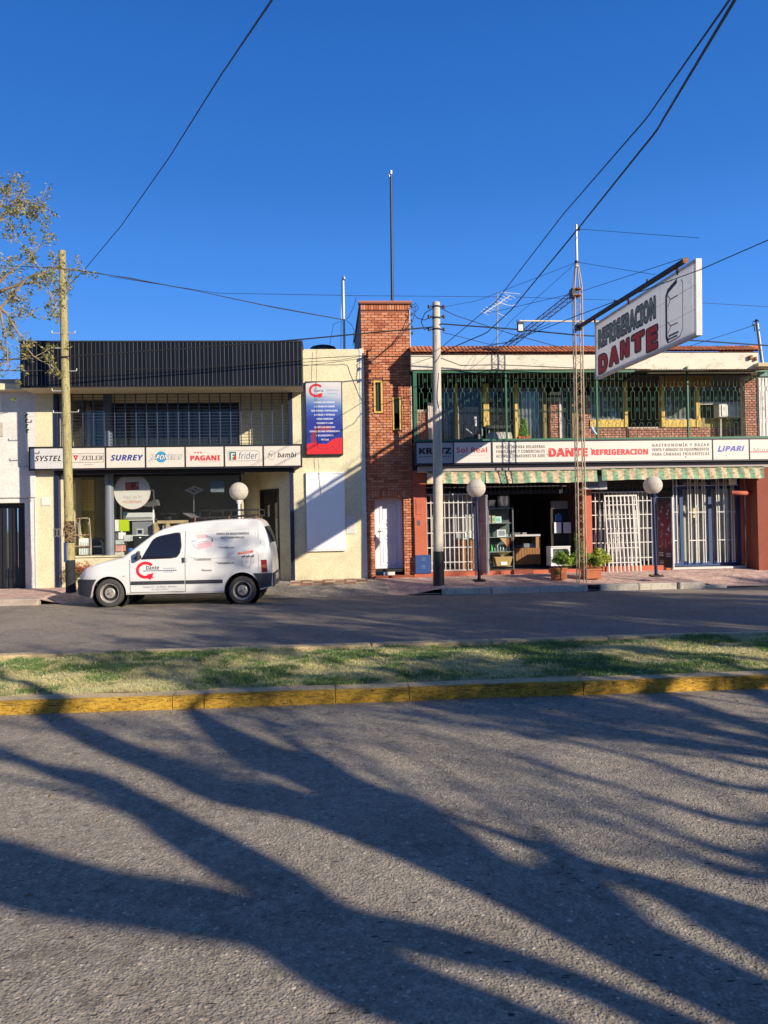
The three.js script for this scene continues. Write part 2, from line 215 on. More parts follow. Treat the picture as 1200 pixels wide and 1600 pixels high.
{
  const kerb = struct('pavement_kerb', flat(1.8, 40, -16.74, -16.62, .03), M.concrete, 'white painted kerb of the shop pavement with a drain gap');
  const runs = [[2.454, -16.695, 5.695, -16.577], [5.969, -16.5, 7.714, -16.49], [7.765, -16.476, 8.373, -16.466]];
  for (const [x0, , x1] of runs) { const n = Math.max(1, Math.round((x1 - x0) / 1)); for (let i = 0; i < n; i++) { const L = (x1 - x0) / n; part('kerb_stone', rb(x0 + L * (i + .5), .055, -16.69 + rr(-.008, .008), L - .008, .17 + rr(-.008, .008), .17, .028, 3), M.kerbWhite, kerb); } }
  part('kerb_stone', rb(8.62, .02, -16.69, .5, .1, .17, .03).rotateX(0), M.kerbWhite, kerb);
  const left = struct('left_kerb', flat(-30, -6.2, -16.74, -16.62, .03), M.concrete, 'beige kerb before the white garage building');
  for (let i = 0; i < 8; i++) part('kerb_stone', rb(-6.65 - i * 1.2, .055, -16.7 + rr(-.01, .01), 1.19, .17, .18, .03, 3), G([.6, .5, .4], .9, 1.5, .01), left);
  // rubbish in the drain gap
  seed = 3; const debris = []; for (let i = 0; i < 40; i++) debris.push(rb(5.893 + rr(-.11, .11), .05 + rr(0, .07), -16.72 + rr(-.1, .05), rr(.03, .1), rr(.01, .04), rr(.03, .09), .004, 1));
  tag(stuff(part('leaf_litter', debris.map((g, i) => g), M.matt)), 'dark wet leaves and dirt clogging the drain gap in the kerb', 'litter', null, 'stuff');
}

// ---------------------------------------------------------------- writing
const font = (g, px, style = 'bold', fam = 'sans-serif') => { g.font = `${style} ${px}px ${fam}`; };
// text squeezed to a width, with a slant, centred or left-aligned at x, baseline y
function words(g, s, x, y, size, o = {}) {
  const { w, slant = 0, fill = '#222', stroke, lw = 2, align = 'center', fam = 'sans-serif', style = 'bold', space = 0 } = o;
  g.save(); font(g, size, style, fam); g.textAlign = 'left'; g.lineJoin = 'round';
  const glyphs = [...s], adv = glyphs.map((c) => g.measureText(c).width + space), tw = adv.reduce((a, b) => a + b, 0) - space, k = w ? w / tw : 1;
  g.transform(1, 0, -slant, 1, align === 'center' ? x - tw * k / 2 : align === 'right' ? x - tw * k : x, y); g.scale(k, 1);
  let cx = 0; glyphs.forEach((c, i) => { if (stroke) { g.strokeStyle = stroke; g.lineWidth = lw; g.strokeText(c, cx, 0); } if (fill) { g.fillStyle = fill; g.fillText(c, cx, 0); } cx += adv[i]; });
  g.restore();
}
const poly = (g, pts, fill, stroke, lw = 2) => { g.beginPath(); pts.forEach(([x, y], i) => i ? g.lineTo(x, y) : g.moveTo(x, y)); g.closePath(); if (fill) { g.fillStyle = fill; g.fill(); } if (stroke) { g.strokeStyle = stroke; g.lineWidth = lw; g.stroke(); } };
const ell = (g, x, y, rx, ry, fill, stroke, lw = 2) => { g.beginPath(); g.ellipse(x, y, rx, ry, 0, 0, 7); if (fill) { g.fillStyle = fill; g.fill(); } if (stroke) { g.strokeStyle = stroke; g.lineWidth = lw; g.stroke(); } };
function grime(g, w, h, n = 120, a = .07) { const s = seed; seed = 400 + w + h; for (let i = 0; i < n; i++) { g.fillStyle = `rgba(${pick(['90,75,55', '120,100,80', '60,55,50'])},${rr(.2, 1) * a})`; const x = rnd() * w, y = rnd() * h; rnd() < .5 ? g.fillRect(x, y, rr(1, 4), rr(6, h * .5)) : (g.beginPath(), g.ellipse(x, y, rr(2, 30), rr(1, 12), 0, 0, 7), g.fill()); } seed = s; }
function cArrow(g, x, y, r, col) { // ring open to the right whose tail ends in an arrow head
  g.strokeStyle = col; g.lineWidth = r * .36; g.lineCap = 'butt'; g.beginPath(); g.ellipse(x, y, r, r * .86, 0, Math.PI * 1.78, Math.PI * .32, true); g.stroke();
  poly(g, [[x + r * .2, y + r * .55], [x + r * 1.02, y + r * .35], [x + r * .86, y + r * .78], [x + r * 1.02, y + r * .98], [x + r * .72, y + r * 1.0], [x + r * .66, y + r * 1.2], [x + r * .3, y + r * 1.06]], col);
}
const print = (w, h, draw, rough = .5, bg = '#efe9dc', k = .8) => mat([k, k, k], rough, { map: canvasTex(w, h, (g) => { g.fillStyle = bg; g.fillRect(0, 0, w, h); draw(g, w, h); }) });

// ---------------------------------------------------------------- white garage building, cut by the left edge
{
  const b = thing('garage_building', 'white rendered building with a dark folding garage door at the far left', 'building', [-8.5, .17, FZ]);
  const xR = -6.97, x0 = -12.5, top = 4.9, oL = x0 + .7, oR = -7.237, oT = 2.222, b0 = .1;
  part('wall', [R(oR, xR, b0, oT, FZ, .35), R(x0, xR, oT, top, FZ, .35), R(x0, oL, b0, oT, FZ, .35), R(x0, x0 + .3, b0, top, FZ - .35, 5), R(xR - .25, xR - .01, b0, top - .05, FZ - .36, 5)], M.white, b);
  part('lintel_band', [RR(oL, xR, oT + .12, oT + .86, FZ + .05, .05, .02)], M.white, b);
  part('door_surround', [RR(oR, oR + .13, b0, oT + .1, FZ + .035, .3, .01), RR(oL, oR + .13, oT, oT + .1, FZ + .037, .3, .01)], M.white, b);
  part('side_trim', RR(xR - .045, xR, b0, oT + .1, FZ + .02, .03, .008), M.white, b);
  part('cornice', [RR(x0, -6.969, top, top + .17, FZ + .22, .3, .03)], M.creamShade, b);
  part('parapet', [R(x0, -7.356, top + .17, top + .36, FZ - .3, .2)], G([.7, .52, .36], .9, 1), b);
  const door = part('garage_door', [R(oL, oR, oT - .12, oT, FZ - .2, .1)], M.black, b);
  for (let x = oL; x < oR; x += .12) part('slat', RR(x, x + .108, b0 + .04, oT - .12, FZ - .2 + (Math.round((x - oL) / .12) % 2) * .035, .03, .012), M.black, door);
  part('roof_slab', R(x0, xR, top - .2, top, FZ - .36, 5), M.concrete, b);
  const hooks = [[-7.173, 5.447], [-7.166, 5.331], [-7.16, 5.223], [-7.147, 5.115]].map(([x, y]) => [x, y - 1.05]);
  for (const [x, y] of [[-7.186, 4.281], [-7.188, 4.158], [-7.182, 4.034], [-7.168, 3.911]]) part('bracket', [bar(V(x, y, FZ), V(x + .02, y + .03, FZ + .09), .018), bar(V(x + .02, y + .03, FZ + .09), V(x + .07, y + .06, FZ + .12), .022)], M.black, b);
  part('pebble_panel', RR(x0, -7.726, 3.824, 4.163, FZ + .02, .02), G([.55, .5, .42], .9, 2), b);
}

// ---------------------------------------------------------------- cream shop with black cladding
const shop = thing('cream_shop', 'cream two-storey shop clad in black metal with a wide glass front', 'building', [-3, .2, FZ]);
{
  const xa = -6.967, xb = -6.54, xc = -0.915, xd = 0.955, yb = .08, topY = 5.914, roofY = 5.05;
  const lowTop = 2.909, sill = 0.861, back = FZ - 4.6;
  part('pier', R(xa, xb, yb, roofY, FZ, .6), M.cream, shop);
  const wing = part('wing_wall', [R(xc + .1, xd, yb, topY, FZ, .45), R(xd - .3, xd - .005, yb, topY - .02, FZ - .45, 4)], M.cream, shop);
  part('panel_joint', [R(xc + .1, xd, 4.239 - .004, 4.239 + .004, FZ + .003, .01)], M.creamShade, wing);
  part('corner_band', RR(xd - .1, xd + .012, yb, topY + .012, FZ + .012, .3, .01), M.white, wing);
  // blue frame
  for (const [x0, x1] of [[xb, xb + .1], [xc, xc + .1]]) part('blue_post', RR(x0, x1, yb, roofY, FZ + .04, .16, .006), M.navy, shop);
  part('steel_beam', RR(xb + .1, xc, lowTop - .02, lowTop + .13, FZ + .02, .12, .006), M.black, shop);
  for (let x = xb + .4; x < xc; x += .36) part('hanger', bar(V(x, lowTop + .12, FZ - .04), V(x, lowTop + .36, FZ - .04), .016), M.black, shop);
  part('floor_slab', R(xb + .1, xc, lowTop + .34, lowTop + .5, FZ - .35, 4.2), M.creamShade, shop);
  part('roof_slab', R(xb - .7, xc + .12, roofY, roofY + .12, FZ, 4.7), M.concrete, shop);
  // interior shell: walls, floor, ceiling
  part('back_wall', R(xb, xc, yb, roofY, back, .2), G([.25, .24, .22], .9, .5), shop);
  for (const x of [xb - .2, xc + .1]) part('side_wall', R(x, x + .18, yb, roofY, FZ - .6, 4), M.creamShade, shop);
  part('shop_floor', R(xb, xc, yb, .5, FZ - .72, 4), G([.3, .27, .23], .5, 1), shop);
  part('entrance_floor', R(-2.186, xc + .1, yb - .02, .19, FZ + .01, 2), G([.45, .42, .38], .6, 2), shop);
  // upper storey set back behind the grille
  const ub = FZ - 1, u0 = lowTop + .5;
  const wx0 = -5.425, wx1 = -2.226, wt = 4.77, px0 = -5.635, px1 = -5.428;
  part('upper_wall', [R(wx1, xc, u0, roofY, ub, .15), R(wx0, wx1, wt, roofY, ub, .15), R(xb, -6.443, u0, roofY, ub, .15), R(-6.443, px0, wt + .1, roofY, ub, .15)], M.cream, shop);
  for (const x of [xb - .02, xc - .02]) part('upper_jamb', R(x, x + .09, u0, roofY, FZ - .17, .9), M.cream, shop);
  part('olive_shade', R(-6.176, -6.095, u0, roofY, ub - .3, .1), G([.3, .24, .1], .9, 1), shop);
  const w = part('upper_window', [R(wx0, wx1, u0, u0 + .05, ub, .08), R(wx0, wx0 + .04, u0, wt, ub, .08), R(wx1 - .04, wx1, u0, wt, ub, .08)], M.black, shop);
  part('pane', R(wx0 + .04, wx1 - .04, u0 + .05, wt, ub - .02, .01), M.mirror, w);
  const w2 = part('upper_window', [R(-6.443, px0, u0, u0 + .05, ub, .08)], M.black, shop); part('pane', R(-6.443, px0, u0 + .05, wt + .1, ub - .02, .01), M.glass, w2);
  part('top_beam', RR(xb + .1, xc, roofY - .15, roofY - .035, FZ + .03, .1, .006), M.black, shop);
  part('round_column', [new THREE.CylinderGeometry(.105, .105, roofY - u0, 24).translate(-5.482, (roofY + u0) / 2, -19.9)], mat([.1, .13, .18], .35), shop);
  const gr = part('window_grille', [R(xb + .1, xc, roofY - .03, roofY, FZ - .03, .03)], M.navy, shop);
  const gm = mat([.06, .075, .11], .4, { metalness: .5 });
  for (let x = xb + .16; x < xc; x += .253) part('bar', RR(x - .013, x + .013, u0, roofY, FZ - .03, .012, .003), gm, gr);
  for (let y = u0 + .04; y < roofY - .05; y += .0765) part('bar', RR(xb + .1, xc, y - .005, y + .005, FZ - .042, .01, .002), gm, gr);
  // shop front: low wall, glass, column, entrance recess
  const gz = FZ - .55, ex = -2.158;
  part('low_wall', [R(xb + .1, ex, yb, sill, gz + .12, .24), RR(xb + .1, ex, sill, sill + .04, gz + .16, .32, .008)], M.cream, shop);
  part('jamb', [R(xb + .1, xb + .16, yb, lowTop, FZ - .12, .5)], M.cream, shop);
  const front = part('shop_window', [R(xb + .1, ex, lowTop - .06, lowTop + .02, gz, .08)], M.black, shop);
  const muls = [xb + .16, -5.52, -4.047, -3.067, ex];
  muls.slice(1).forEach((x, i) => { part('pane', R(muls[i] + .006, x - .006, sill + .04, lowTop - .06, gz - .03, .008), M.glass, front); });
  part('mullion', RR(ex - .05, ex, sill, lowTop - .06, gz, .06), M.black, front);
  part('round_column', [new THREE.CylinderGeometry(.105, .105, lowTop - sill - .04, 28).translate(-5.39, (lowTop + sill + .04) / 2, gz + .06)], mat([.17, .19, .22], .4), shop);
  const bz = gz - 1.05, dx0 = -1.854, R0 = V(dx0, 0, bz), R1 = V(xc + .02, 0, FZ - .16);
  part('recess_wall', [R(ex - .02, dx0, yb, lowTop + .3, bz, .1), R(ex - .06, ex - .02, sill, lowTop, gz - .06, 1)], M.cream, shop);
  { // slanted wall with the entrance door
    const dir = R1.clone().sub(R0), L = dir.length(), ang = -Math.atan2(dir.z, dir.x), on = (g) => uvm(g.rotateY(ang).translate(R0.x, 0, R0.z));
    const d0 = L * .1, d1 = L * .66, dt = 2.501;
    part('recess_wall', [on(bx(d0 / 2, 1.6, -.05, d0, 3.1, .1)), on(bx((d1 + L) / 2, 1.6, -.05, L - d1, 3.1, .1)), on(bx((d0 + d1) / 2, (dt + 3.1) / 2, -.05, d1 - d0, 3.1 - dt, .1))], M.cream, shop);
    const dr = part('entrance_door', [on(bx(d0 + .03, dt / 2 + .1, -.02, .06, dt - .2, .08)), on(bx(d1 - .03, dt / 2 + .1, -.02, .06, dt - .2, .08)), on(bx((d0 + d1) / 2, dt - .03, -.018, d1 - d0, .07, .08)), on(bx((d0 + d1) / 2, .32, -.02, d1 - d0, .22, .06))], M.black, shop);
    part('pane', on(bx((d0 + d1) / 2, dt / 2 + .1, -.03, d1 - d0 - .1, dt - .2, .01)), M.mirror, dr);
    for (const [u, y, ww, hh, c] of [[.42, 1.95, .09, .3, [.3, .3, .3]], [.36, 1.3, .13, .28, [.4, .08, .08]], [.58, 1.22, .13, .22, [.15, .3, .34]], [.84, 1.6, .1, .26, [.4, .42, .42]], [.86, 1.25, .1, .5, [.36, .36, .36]]]) part('door_sticker', on(bx(lerp(d0, d1, u), y, -.018, ww, hh, .006)), mat(c, .6), dr);
    part('handle', on(bx(lerp(d0, d1, .18), 1.2, .04, .03, .35, .03)), M.steel, dr);
  }
  part('ceiling', R(xb + .1, xc, lowTop + .3, lowTop + .34, FZ - .3, 4.3), G([.6, .58, .52], .9, .6), shop);
  // cladding of the overhanging box
  const cl = -6.995, cr = -0.534, cT = 5.927, cB = 4.876;
  const clad = part('cladding_box', [R(cl, cr, cB, cT - .02, -18.28, 1.0), R(cl - .02, cr + .02, cT - .03, cT, -18.235, 1.05), R(cl, cr + .004, cB - .03, cB, -18.262, 1.02)], mat([.02, .022, .026], .5), shop);
  const sm = [[.007, .008, .011], [.009, .0105, .014], [.005, .006, .009]].map((c) => new THREE.MeshPhysicalMaterial({ color: new THREE.Color().setRGB(...c), roughness: .38, specularIntensity: .35 })), lip = mat([.22, .23, .24], .35, { metalness: .6 });
  const n = 68, p = (cr - cl) / n, slat = uvm(new RoundedBoxGeometry(p - .014, cT - cB - .03, .03, 1, .006)); seed = 5;
  for (let i = 0; i < n; i++) put('slat', slat, pick(sm), clad, cl + p * (i + .5), (cT + cB) / 2 - .015, -18.262 + rr(-.003, .003));
  stuff(part('slat_rib', Array.from({ length: n - 1 }, (_, i) => R(cl + p * (i + 1) - .004, cl + p * (i + 1) + .004, cB, cT - .03, -18.255, .02)), lip, clad));
  part('soffit', R(cl, cr, cB - .034, cB - .03, -18.28, .84), M.creamShade, clad);
  // white blank board and small plate on the wing wall
  const brd = part('blank_board', RR(-0.51, 0.436, 0.914, 2.859, FZ + .07, .07, .004), mat([.88, .88, .87], .45), shop);
  for (const y of [.02, .98]) part('batten', R(-0.494, 0.42, lerp(0.914, 2.859, y) - .015, lerp(0.914, 2.859, y) + .015, FZ + .075, .005), M.white, brd);
  part('wall_plate', RR(0.462, 0.684, 1.329, 1.772, FZ + .025, .025, .004), M.whitePaint, shop);
  part('house_number', [RR(-6.852, -6.642, 2.147, 2.348, FZ + .02, .02, .004)], print(128, 128, (g) => { poly(g, [[20, 90], [20, 60], [64, 28], [108, 60], [108, 90]], '#2a86c8'); g.fillStyle = '#eee'; g.fillRect(30, 66, 70, 10); }), shop);
  // the things seen through the window
  const yw = G([.55, .44, .1], .8, .8);
  const pw = part('partition_wall', [R(-6.726, -6.241, .5, lowTop, -21.2, .2)], yw, shop);
  seed = 8; for (let r = 0; r < 11; r++) for (let c = 0; c < 2; c++) part('panel', RR(-6.568 + c * .17, -6.568 + c * .17 + .165, lowTop - .1 - r * .075, lowTop - .03 - r * .075, -21.18, .015, .005), mat([.8, .6, .16], .7), pw);
  const tubeL = part('ceiling_lamp', [RR(-4.295, -2.612, 3.003, 3.064, -21.5, .06, .01)], new THREE.MeshStandardMaterial({ color: 0xffffff, emissive: new THREE.Color(1, .97, .86), emissiveIntensity: 2.5 }), shop);
}
RectAreaLightUniformsLib.init();
{ const l = new THREE.RectAreaLight(new THREE.Color(1, .97, .86), 14, 1.6, .06); l.position.set(-3.456, 3.025, -21.47); l.rotation.x = -Math.PI / 2; l.position.y -= .04; scene.add(l); }
// goods in the window
{
  const sill = 0.893, fz = -20.1;
  const at = (name, label, cat, geos, m, z = fz) => { const g = mg(geos), b = fit(g), o = thing(name, label, cat, [(b.min.x + b.max.x) / 2, b.min.y, (b.min.z + b.max.z) / 2]); part('body', g, m, o); return o; };
  const grey = mat([.22, .23, .24], .5), lgrey = mat([.6, .61, .6], .5), dark = mat([.025, .027, .03], .4), wht = mat([.85, .84, .8], .5);
  const bx0 = (a, d = .3, z = fz) => RR(...a, z, d, .012);
  { const t = thing('shelf_table', 'long dark display bench behind the shop window', 'bench', [-5, .5, -20.4]); part('top', R(-6.548, -2.333, sill - .05, sill, -19.95, .8), M.darkWood, t); for (const x of [-6.485, -5.062, -3.624, -2.397]) part('leg', R(x - .03, x + .03, .5, sill - .05, -20.3, .06), M.black, t); }
  { const t = thing('ladder', 'pale tubular step ladder standing at the left end of the window', 'ladder', [-6.217, sill, -20.05]); const a = -6.422, b = -5.964, y1 = 1.836;
    part('front_frame', tube([V(a, sill, -20), V(a + .03, lerp(sill, y1, .5), -20.05), V(a + .06, y1 - .05, -20.1), V(a + .12, y1, -20.1), V(b - .14, y1, -20.1), V(b - .07, y1 - .06, -20.1), V(b, sill, -20)], .016, 40, 8), M.pale, t);
    for (const k of [.25, .55]) part('rung', bar(V(a + .03, lerp(sill, y1, k), -20.03), V(b - .03, lerp(sill, y1, k), -20.03), .018), M.pale, t);
    part('rear_leg', [bar(V(a + .1, sill, -20.3), V(a + .1, y1 - .1, -20.1), .014), bar(V(b - .1, sill, -20.3), V(b - .1, y1 - .1, -20.1), .014)], M.galv, t); }
  { const o = at('cooling_unit', 'white slatted cooling unit below the ladder in the window', 'appliance', [bx0([-6.309, -6.008, 0.908, 1.331])], wht); for (let k = 0; k < 4; k++) part('grille_slat', RR(-6.26 + k * .055, -6.26 + k * .055 + .035, sill + .04, sill + .34, fz + .01, .012, .004), lgrey, o); }
  { const o = at('meat_slicer', 'black countertop machine beside the grey column in the window', 'appliance', [bx0([-5.977, -5.707, 0.885, 1.178], .35), ext([[-5.975, 1.181], [-5.705, 1.175], [-5.799, 1.307], [-5.91, 1.326]], .2, fz - .05, .01)], dark); part('trim', RR(-5.96, -5.738, 1.097, 1.129, fz + .01, .02, .004), lgrey, o); part('foot', RR(-5.947, -5.725, 0.877, 0.918, fz + .012, .02, .003), lgrey, o); }
  { const o = at('price_card', 'white card taped right of the grey column, upper left of the yellow poster', 'poster', [RR(-5.302, -5.177, 1.496, 1.784, -19.72, .012, .003)], M.vinyl); }
  { const o = at('yellow_poster', 'bright lime yellow poster on the window beside the column', 'poster', [RR(-5.193, -4.949, 1.493, 1.781, -19.705, .01, .003)], print(128, 128, (g) => { words(g, '15', 64, 80, 50, { fill: '#e9f09a' }); }, .6, '#c9dd10')); }
  for (const [r, l, m] of [[[-5.4, -5.208, 1.281, 1.461], 'white carton topmost of the stack beside the column', wht], [[-5.402, -5.195, 1.151, 1.265], 'pale green carton second from the top of the stack', mat([.5, .55, .5], .7)], [[-5.404, -5.213, 0.972, 1.135], 'salmon pink carton in the stack beside the column', mat([.7, .33, .28], .7)], [[-5.414, -5.199, 0.809, 0.955], 'white and red carton at the bottom of the stack', print(64, 64, (g) => { g.fillStyle = '#b9584a'; g.fillRect(10, 22, 18, 24); g.fillRect(38, 18, 16, 28); })], [[-5.193, -5.033, 1.229, 1.392], 'grey white carton right of the carton stack', lgrey]]) at('carton', l, 'box', [bx0(r)], m);
  { const o = at('blue_drum', 'small blue container among the cartons behind the windscreen', 'container', [new THREE.CylinderGeometry(.07, .07, .18, 16).translate(-5.022, 0.966, fz)], mat([.03, .16, .5], .4)); }
  { const o = at('air_conditioner', 'long grey wall air conditioner lying on the upper rack', 'air conditioner', [bx0([-5.331, -4.559, 1.8, 1.967], .25, -20.6)], lgrey); part('flap', RR(-5.282, -4.593, 1.816, 1.85, -20.59, .015, .003), grey, o); part('badge', RR(-5.33, -5.215, 1.906, 1.99, -20.588, .01, .002), mat([.1, .4, .55], .5), o); }
  { const t = thing('white_rack', 'white tubular rack carrying appliances in the window', 'rack', [-4.992, sill, -20.7]); for (const x of [-5.376, -4.552]) part('upright', [bar(V(x, sill - .3, -20.62), V(x, 2.232, -20.62), .022)], wht, t); for (const y of [1.784, 1.38]) part('shelf', R(-5.376, -4.552, y - .02, y, -20.6, .4), wht, t);
    part('top_tray', ext([[-4.859, 2.153], [-4.493, 2.298], [-4.462, 2.163], [-4.76, 2.134]], .4, -20.6, .008), wht, t); part('top_frame', [bar(V(-4.688, 2.555, -20.7), V(-4.556, 2.553, -20.7), .02), bar(V(-4.556, 2.553, -20.7), V(-4.543, 2.249, -20.7), .02), bar(V(-4.688, 2.555, -20.7), V(-4.675, 2.318, -20.7), .02)], wht, t); }
  { const o = at('dark_oven', 'dark grey oven with a square window on the middle shelf', 'oven', [bx0([-5.106, -4.515, 1.362, 1.73], .35, -20.62)], grey); part('window', RR(-4.992, -4.812, 1.38, 1.548, -20.61, .015, .004), mat([.5, .52, .53], .3), o); part('glass', RR(-4.96, -4.845, 1.414, 1.514, -20.603, .012, .002), dark, o); }
  { const o = at('small_oven', 'black squat oven on the lowest shelf behind the van bonnet', 'oven', [bx0([-5.062, -4.619, 0.944, 1.345], .35, -20.6)], dark); part('badge', new THREE.SphereGeometry(.035, 12, 8).scale(1, .5, .2).translate(-4.896, 1.313, -20.59), wht, o); }
  { const o = at('wooden_crate', 'pale wooden crate with square openings in the middle of the window', 'crate', [bx0([-4.419, -3.678, 1.666, 1.748], .4, fz - .3)], mat([.72, .58, .36], .7, { map: T.plank })); const cm = mat([.7, .55, .33], .7, { map: T.plank }); for (const x of [-4.456, -4.145, -3.785]) part('post', RR(x - .05, x + .05, sill, 1.7, -20.41, .3, .006), cm, o); part('rail', RR(-4.473, -3.753, 1.368, 1.468, -20.42, .03, .006), cm, o); part('package', RR(-4.291, -4.111, 1.486, 1.636, -20.5, .2, .006), wht, o); }
  { const o = thing('kitchen_scale', 'round black kitchen scale dish standing above the wooden crate', 'scale', [-4.129, 1.768, -20.5]); part('dish', new THREE.SphereGeometry(.2, 24, 12, 0, 7, Math.PI * .5, Math.PI * .5).scale(1, .35, 1).translate(-4.126, 1.935, -20.5), dark, o); part('stand', [new THREE.CylinderGeometry(.04, .1, .12, 12).translate(-4.128, 1.835, -20.5)], dark, o); }
  { const o = thing('hanging_emblem', 'thin diamond-shaped chrome emblem hanging in the dark window', 'emblem', [-3.425, 2.365, -20.2]); const e = (s) => [[-3.652, 2.518], [-3.423, 2.622], [-3.18, 2.527], [-3.409, 2.415]].map(([x, y], i, a) => V(lerp(-3.424, x, s), lerp(2.514, y, s), -20.2)); for (const s of [1, .78]) { const q = e(s); part('outline', q.map((p, i) => bar(p, q[(i + 1) % 4], .008)), M.steel, o); } part('stem', bar(V(-3.426, 2.415, -20.2), V(-3.433, 1.952, -20.2), .008), M.steel, o); part('letters', [bar(V(-3.522, 2.499, -20.19), V(-3.44, 2.564, -20.19), .01), bar(V(-3.44, 2.564, -20.19), V(-3.376, 2.48, -20.19), .01), bar(V(-3.376, 2.48, -20.19), V(-3.293, 2.562, -20.19), .01)], M.steel, o); }
  { const o = at('window_notice', 'grey picture notice stuck high on the dark window', 'poster', [RR(-2.925, -2.59, 2.434, 2.725, -19.70, .008, .002)], print(128, 112, (g) => { grime(g, 128, 112, 90, .9); poly(g, [[70, 20], [120, 10], [128, 112], [60, 112]], '#15181c'); ell(g, 48, 60, 22, 30, '#8a939b'); }, .6, '#7d8890')); }
  // the round sign in the window
  const o = thing('round_sign', 'round white sign with a red card picture inside the shop window', 'sign', [-4.867, 2.051, -19.75]);
  const r = 0.439;
  part('disc', uvm(new THREE.CylinderGeometry(r, r, .05, 48).rotateX(Math.PI / 2).translate(-4.869, 2.485, -19.76)), M.vinyl, o);
  part('rim', new THREE.TorusGeometry(r, .012, 8, 48).translate(-4.869, 2.485, -19.735), mat([.7, .5, .4], .5), o);
  part('print', new THREE.CircleGeometry(r * .985, 48).translate(-4.869, 2.485, -19.728), print(512, 512, (g) => { g.save(); g.translate(256, 256); g.rotate(-.06); g.fillStyle = '#b04a28'; g.fillRect(-96, -140, 200, 120); for (const [x, y, a, b, c] of [[-70, -120, 60, 90, '#d0603a'], [-10, -130, 70, 80, '#8c2f1d'], [60, -110, 40, 60, '#e09a5a'], [20, -70, 70, 40, '#c2452a']]) { g.fillStyle = c; g.fillRect(x, y, a, b); } g.restore(); words(g, 'Aquí ya lo', 256, 360, 66, { fill: '#b9a08c', style: 'normal', w: 270 }); words(g, 'recibimos', 250, 430, 70, { fill: '#dc9c74', w: 280 }); }, .5, '#ece6da'), o);
}
// brand sign along the shop
{
  const sg = thing('brand_sign', 'long white sign of seven brand panels over the cream shop window', 'sign', [-3, 2.988, FZ]);
  const y0 = 3.002, y1 = 3.518, xs = [-7.03, -6.113, -5.263, -4.326, -3.389, -2.457, -1.524, -0.605];
  part('box', [R(xs[0], xs[7], y0, y1, -18.88, .2)], M.black, sg);
  part('frame', [RR(xs[0] - .02, xs[7] + .02, y1 - .018, y1 + .025, -18.842, .06, .006), RR(xs[0] - .02, xs[7] + .02, y0 - .03, y0 + .018, -18.842, .06, .006), ...xs.map((x) => RR(x - .018, x + .018, y0 + .018, y1 - .018, -18.842, .05, .006))], M.black, sg);
  part('bracket', [bar(V(xs[1], y0 + .2, -19.1), V(xs[1], y0 + .2, -18.9), .02), bar(V(xs[5], y0 + .2, -19.1), V(xs[5], y0 + .2, -18.9), .02)], M.black, sg);
  const dk = '#2a2724';
  const draws = [
    (g, w, h) => { g.strokeStyle = '#c9c4ba'; g.lineWidth = 3; g.strokeRect(40, 80, w - 70, 110); words(g, 'SYSTEL', 236, 172, 104, { w: 372, slant: .3, fill: dk }); },
    (g, w, h) => { g.strokeStyle = '#55504a'; g.lineWidth = 5; g.strokeRect(20, 76, w - 40, 116); g.beginPath(); g.moveTo(150, 76); g.lineTo(150, 192); g.stroke(); poly(g, [[46, 96], [126, 96], [86, 176]], '#c8202a'); poly(g, [[86, 104], [98, 128], [74, 128]], '#e6dfd2'); words(g, 'ZEILER', 330, 164, 84, { w: 320, fam: 'serif', fill: dk }); g.fillStyle = '#8d867b'; g.fillRect(200, 222, 150, 7); },
    (g, w, h) => { words(g, 'SURREY', w / 2 + 6, 178, 104, { w: 430, slant: .28, fill: '#8f9cb5' }); words(g, 'SURREY', w / 2, 172, 104, { w: 430, slant: .28, fill: '#1c2f8c' }); },
    (g, w, h) => { ell(g, 200, 132, 74, 70, '#3b9fd6', '#1d5d8d', 6); words(g, 'JAPONESAS', w / 2, 166, 88, { w: 430, slant: .28, fill: '#f4f1e8', stroke: '#3a3733', lw: 9 }); },
    (g, w, h) => { for (const x of [110, 150, 190]) poly(g, [[x, 70], [x + 32, 70], [x + 16, 96]], '#d8262c'); words(g, 'PAGANI', w / 2, 186, 92, { w: 420, fill: '#d8262c', stroke: '#d8262c', lw: 5 }); words(g, 'Maquinarias Alimenticias', w / 2 + 60, 212, 20, { w: 270, fill: '#c98b84', style: 'normal' }); },
    (g, w, h) => { g.strokeStyle = '#5b7480'; g.lineWidth = 5; g.beginPath(); g.roundRect(40, 62, w - 90, 136, 26); g.stroke(); g.fillStyle = '#2f7466'; g.beginPath(); g.roundRect(56, 74, 96, 112, 14); g.fill(); g.fillStyle = '#c0392f'; g.fillRect(112, 126, 40, 56); g.fillStyle = '#efe9dc'; g.fillRect(82, 92, 18, 90); g.fillRect(82, 92, 52, 16); g.fillRect(82, 130, 40, 14); words(g, 'frider', 312, 172, 120, { w: 270, slant: .12, fill: '#4a6a7d', style: 'normal' }); },
    (g, w, h) => { ell(g, 106, 128, 46, 60, null, '#6f6a63', 5); g.fillStyle = '#6f6a63'; g.fillRect(84, 118, 14, 8); g.fillRect(112, 116, 14, 8); g.fillRect(98, 100, 6, 60); g.fillRect(70, 96, 14, 30); words(g, 'bambi', 318, 158, 96, { w: 272, slant: .2, fill: dk }); },
  ];
  draws.forEach((d, i) => part('sign_panel', face(xs[i] + .018, xs[i + 1] - .018, y0 + .018, y1 - .018, -18.852), print(520, 270, (g, w, h) => { d(g, w, h); grime(g, w, h); }, .45, i ? '#e8dfcf' : '#dcdad6'), sg));
}
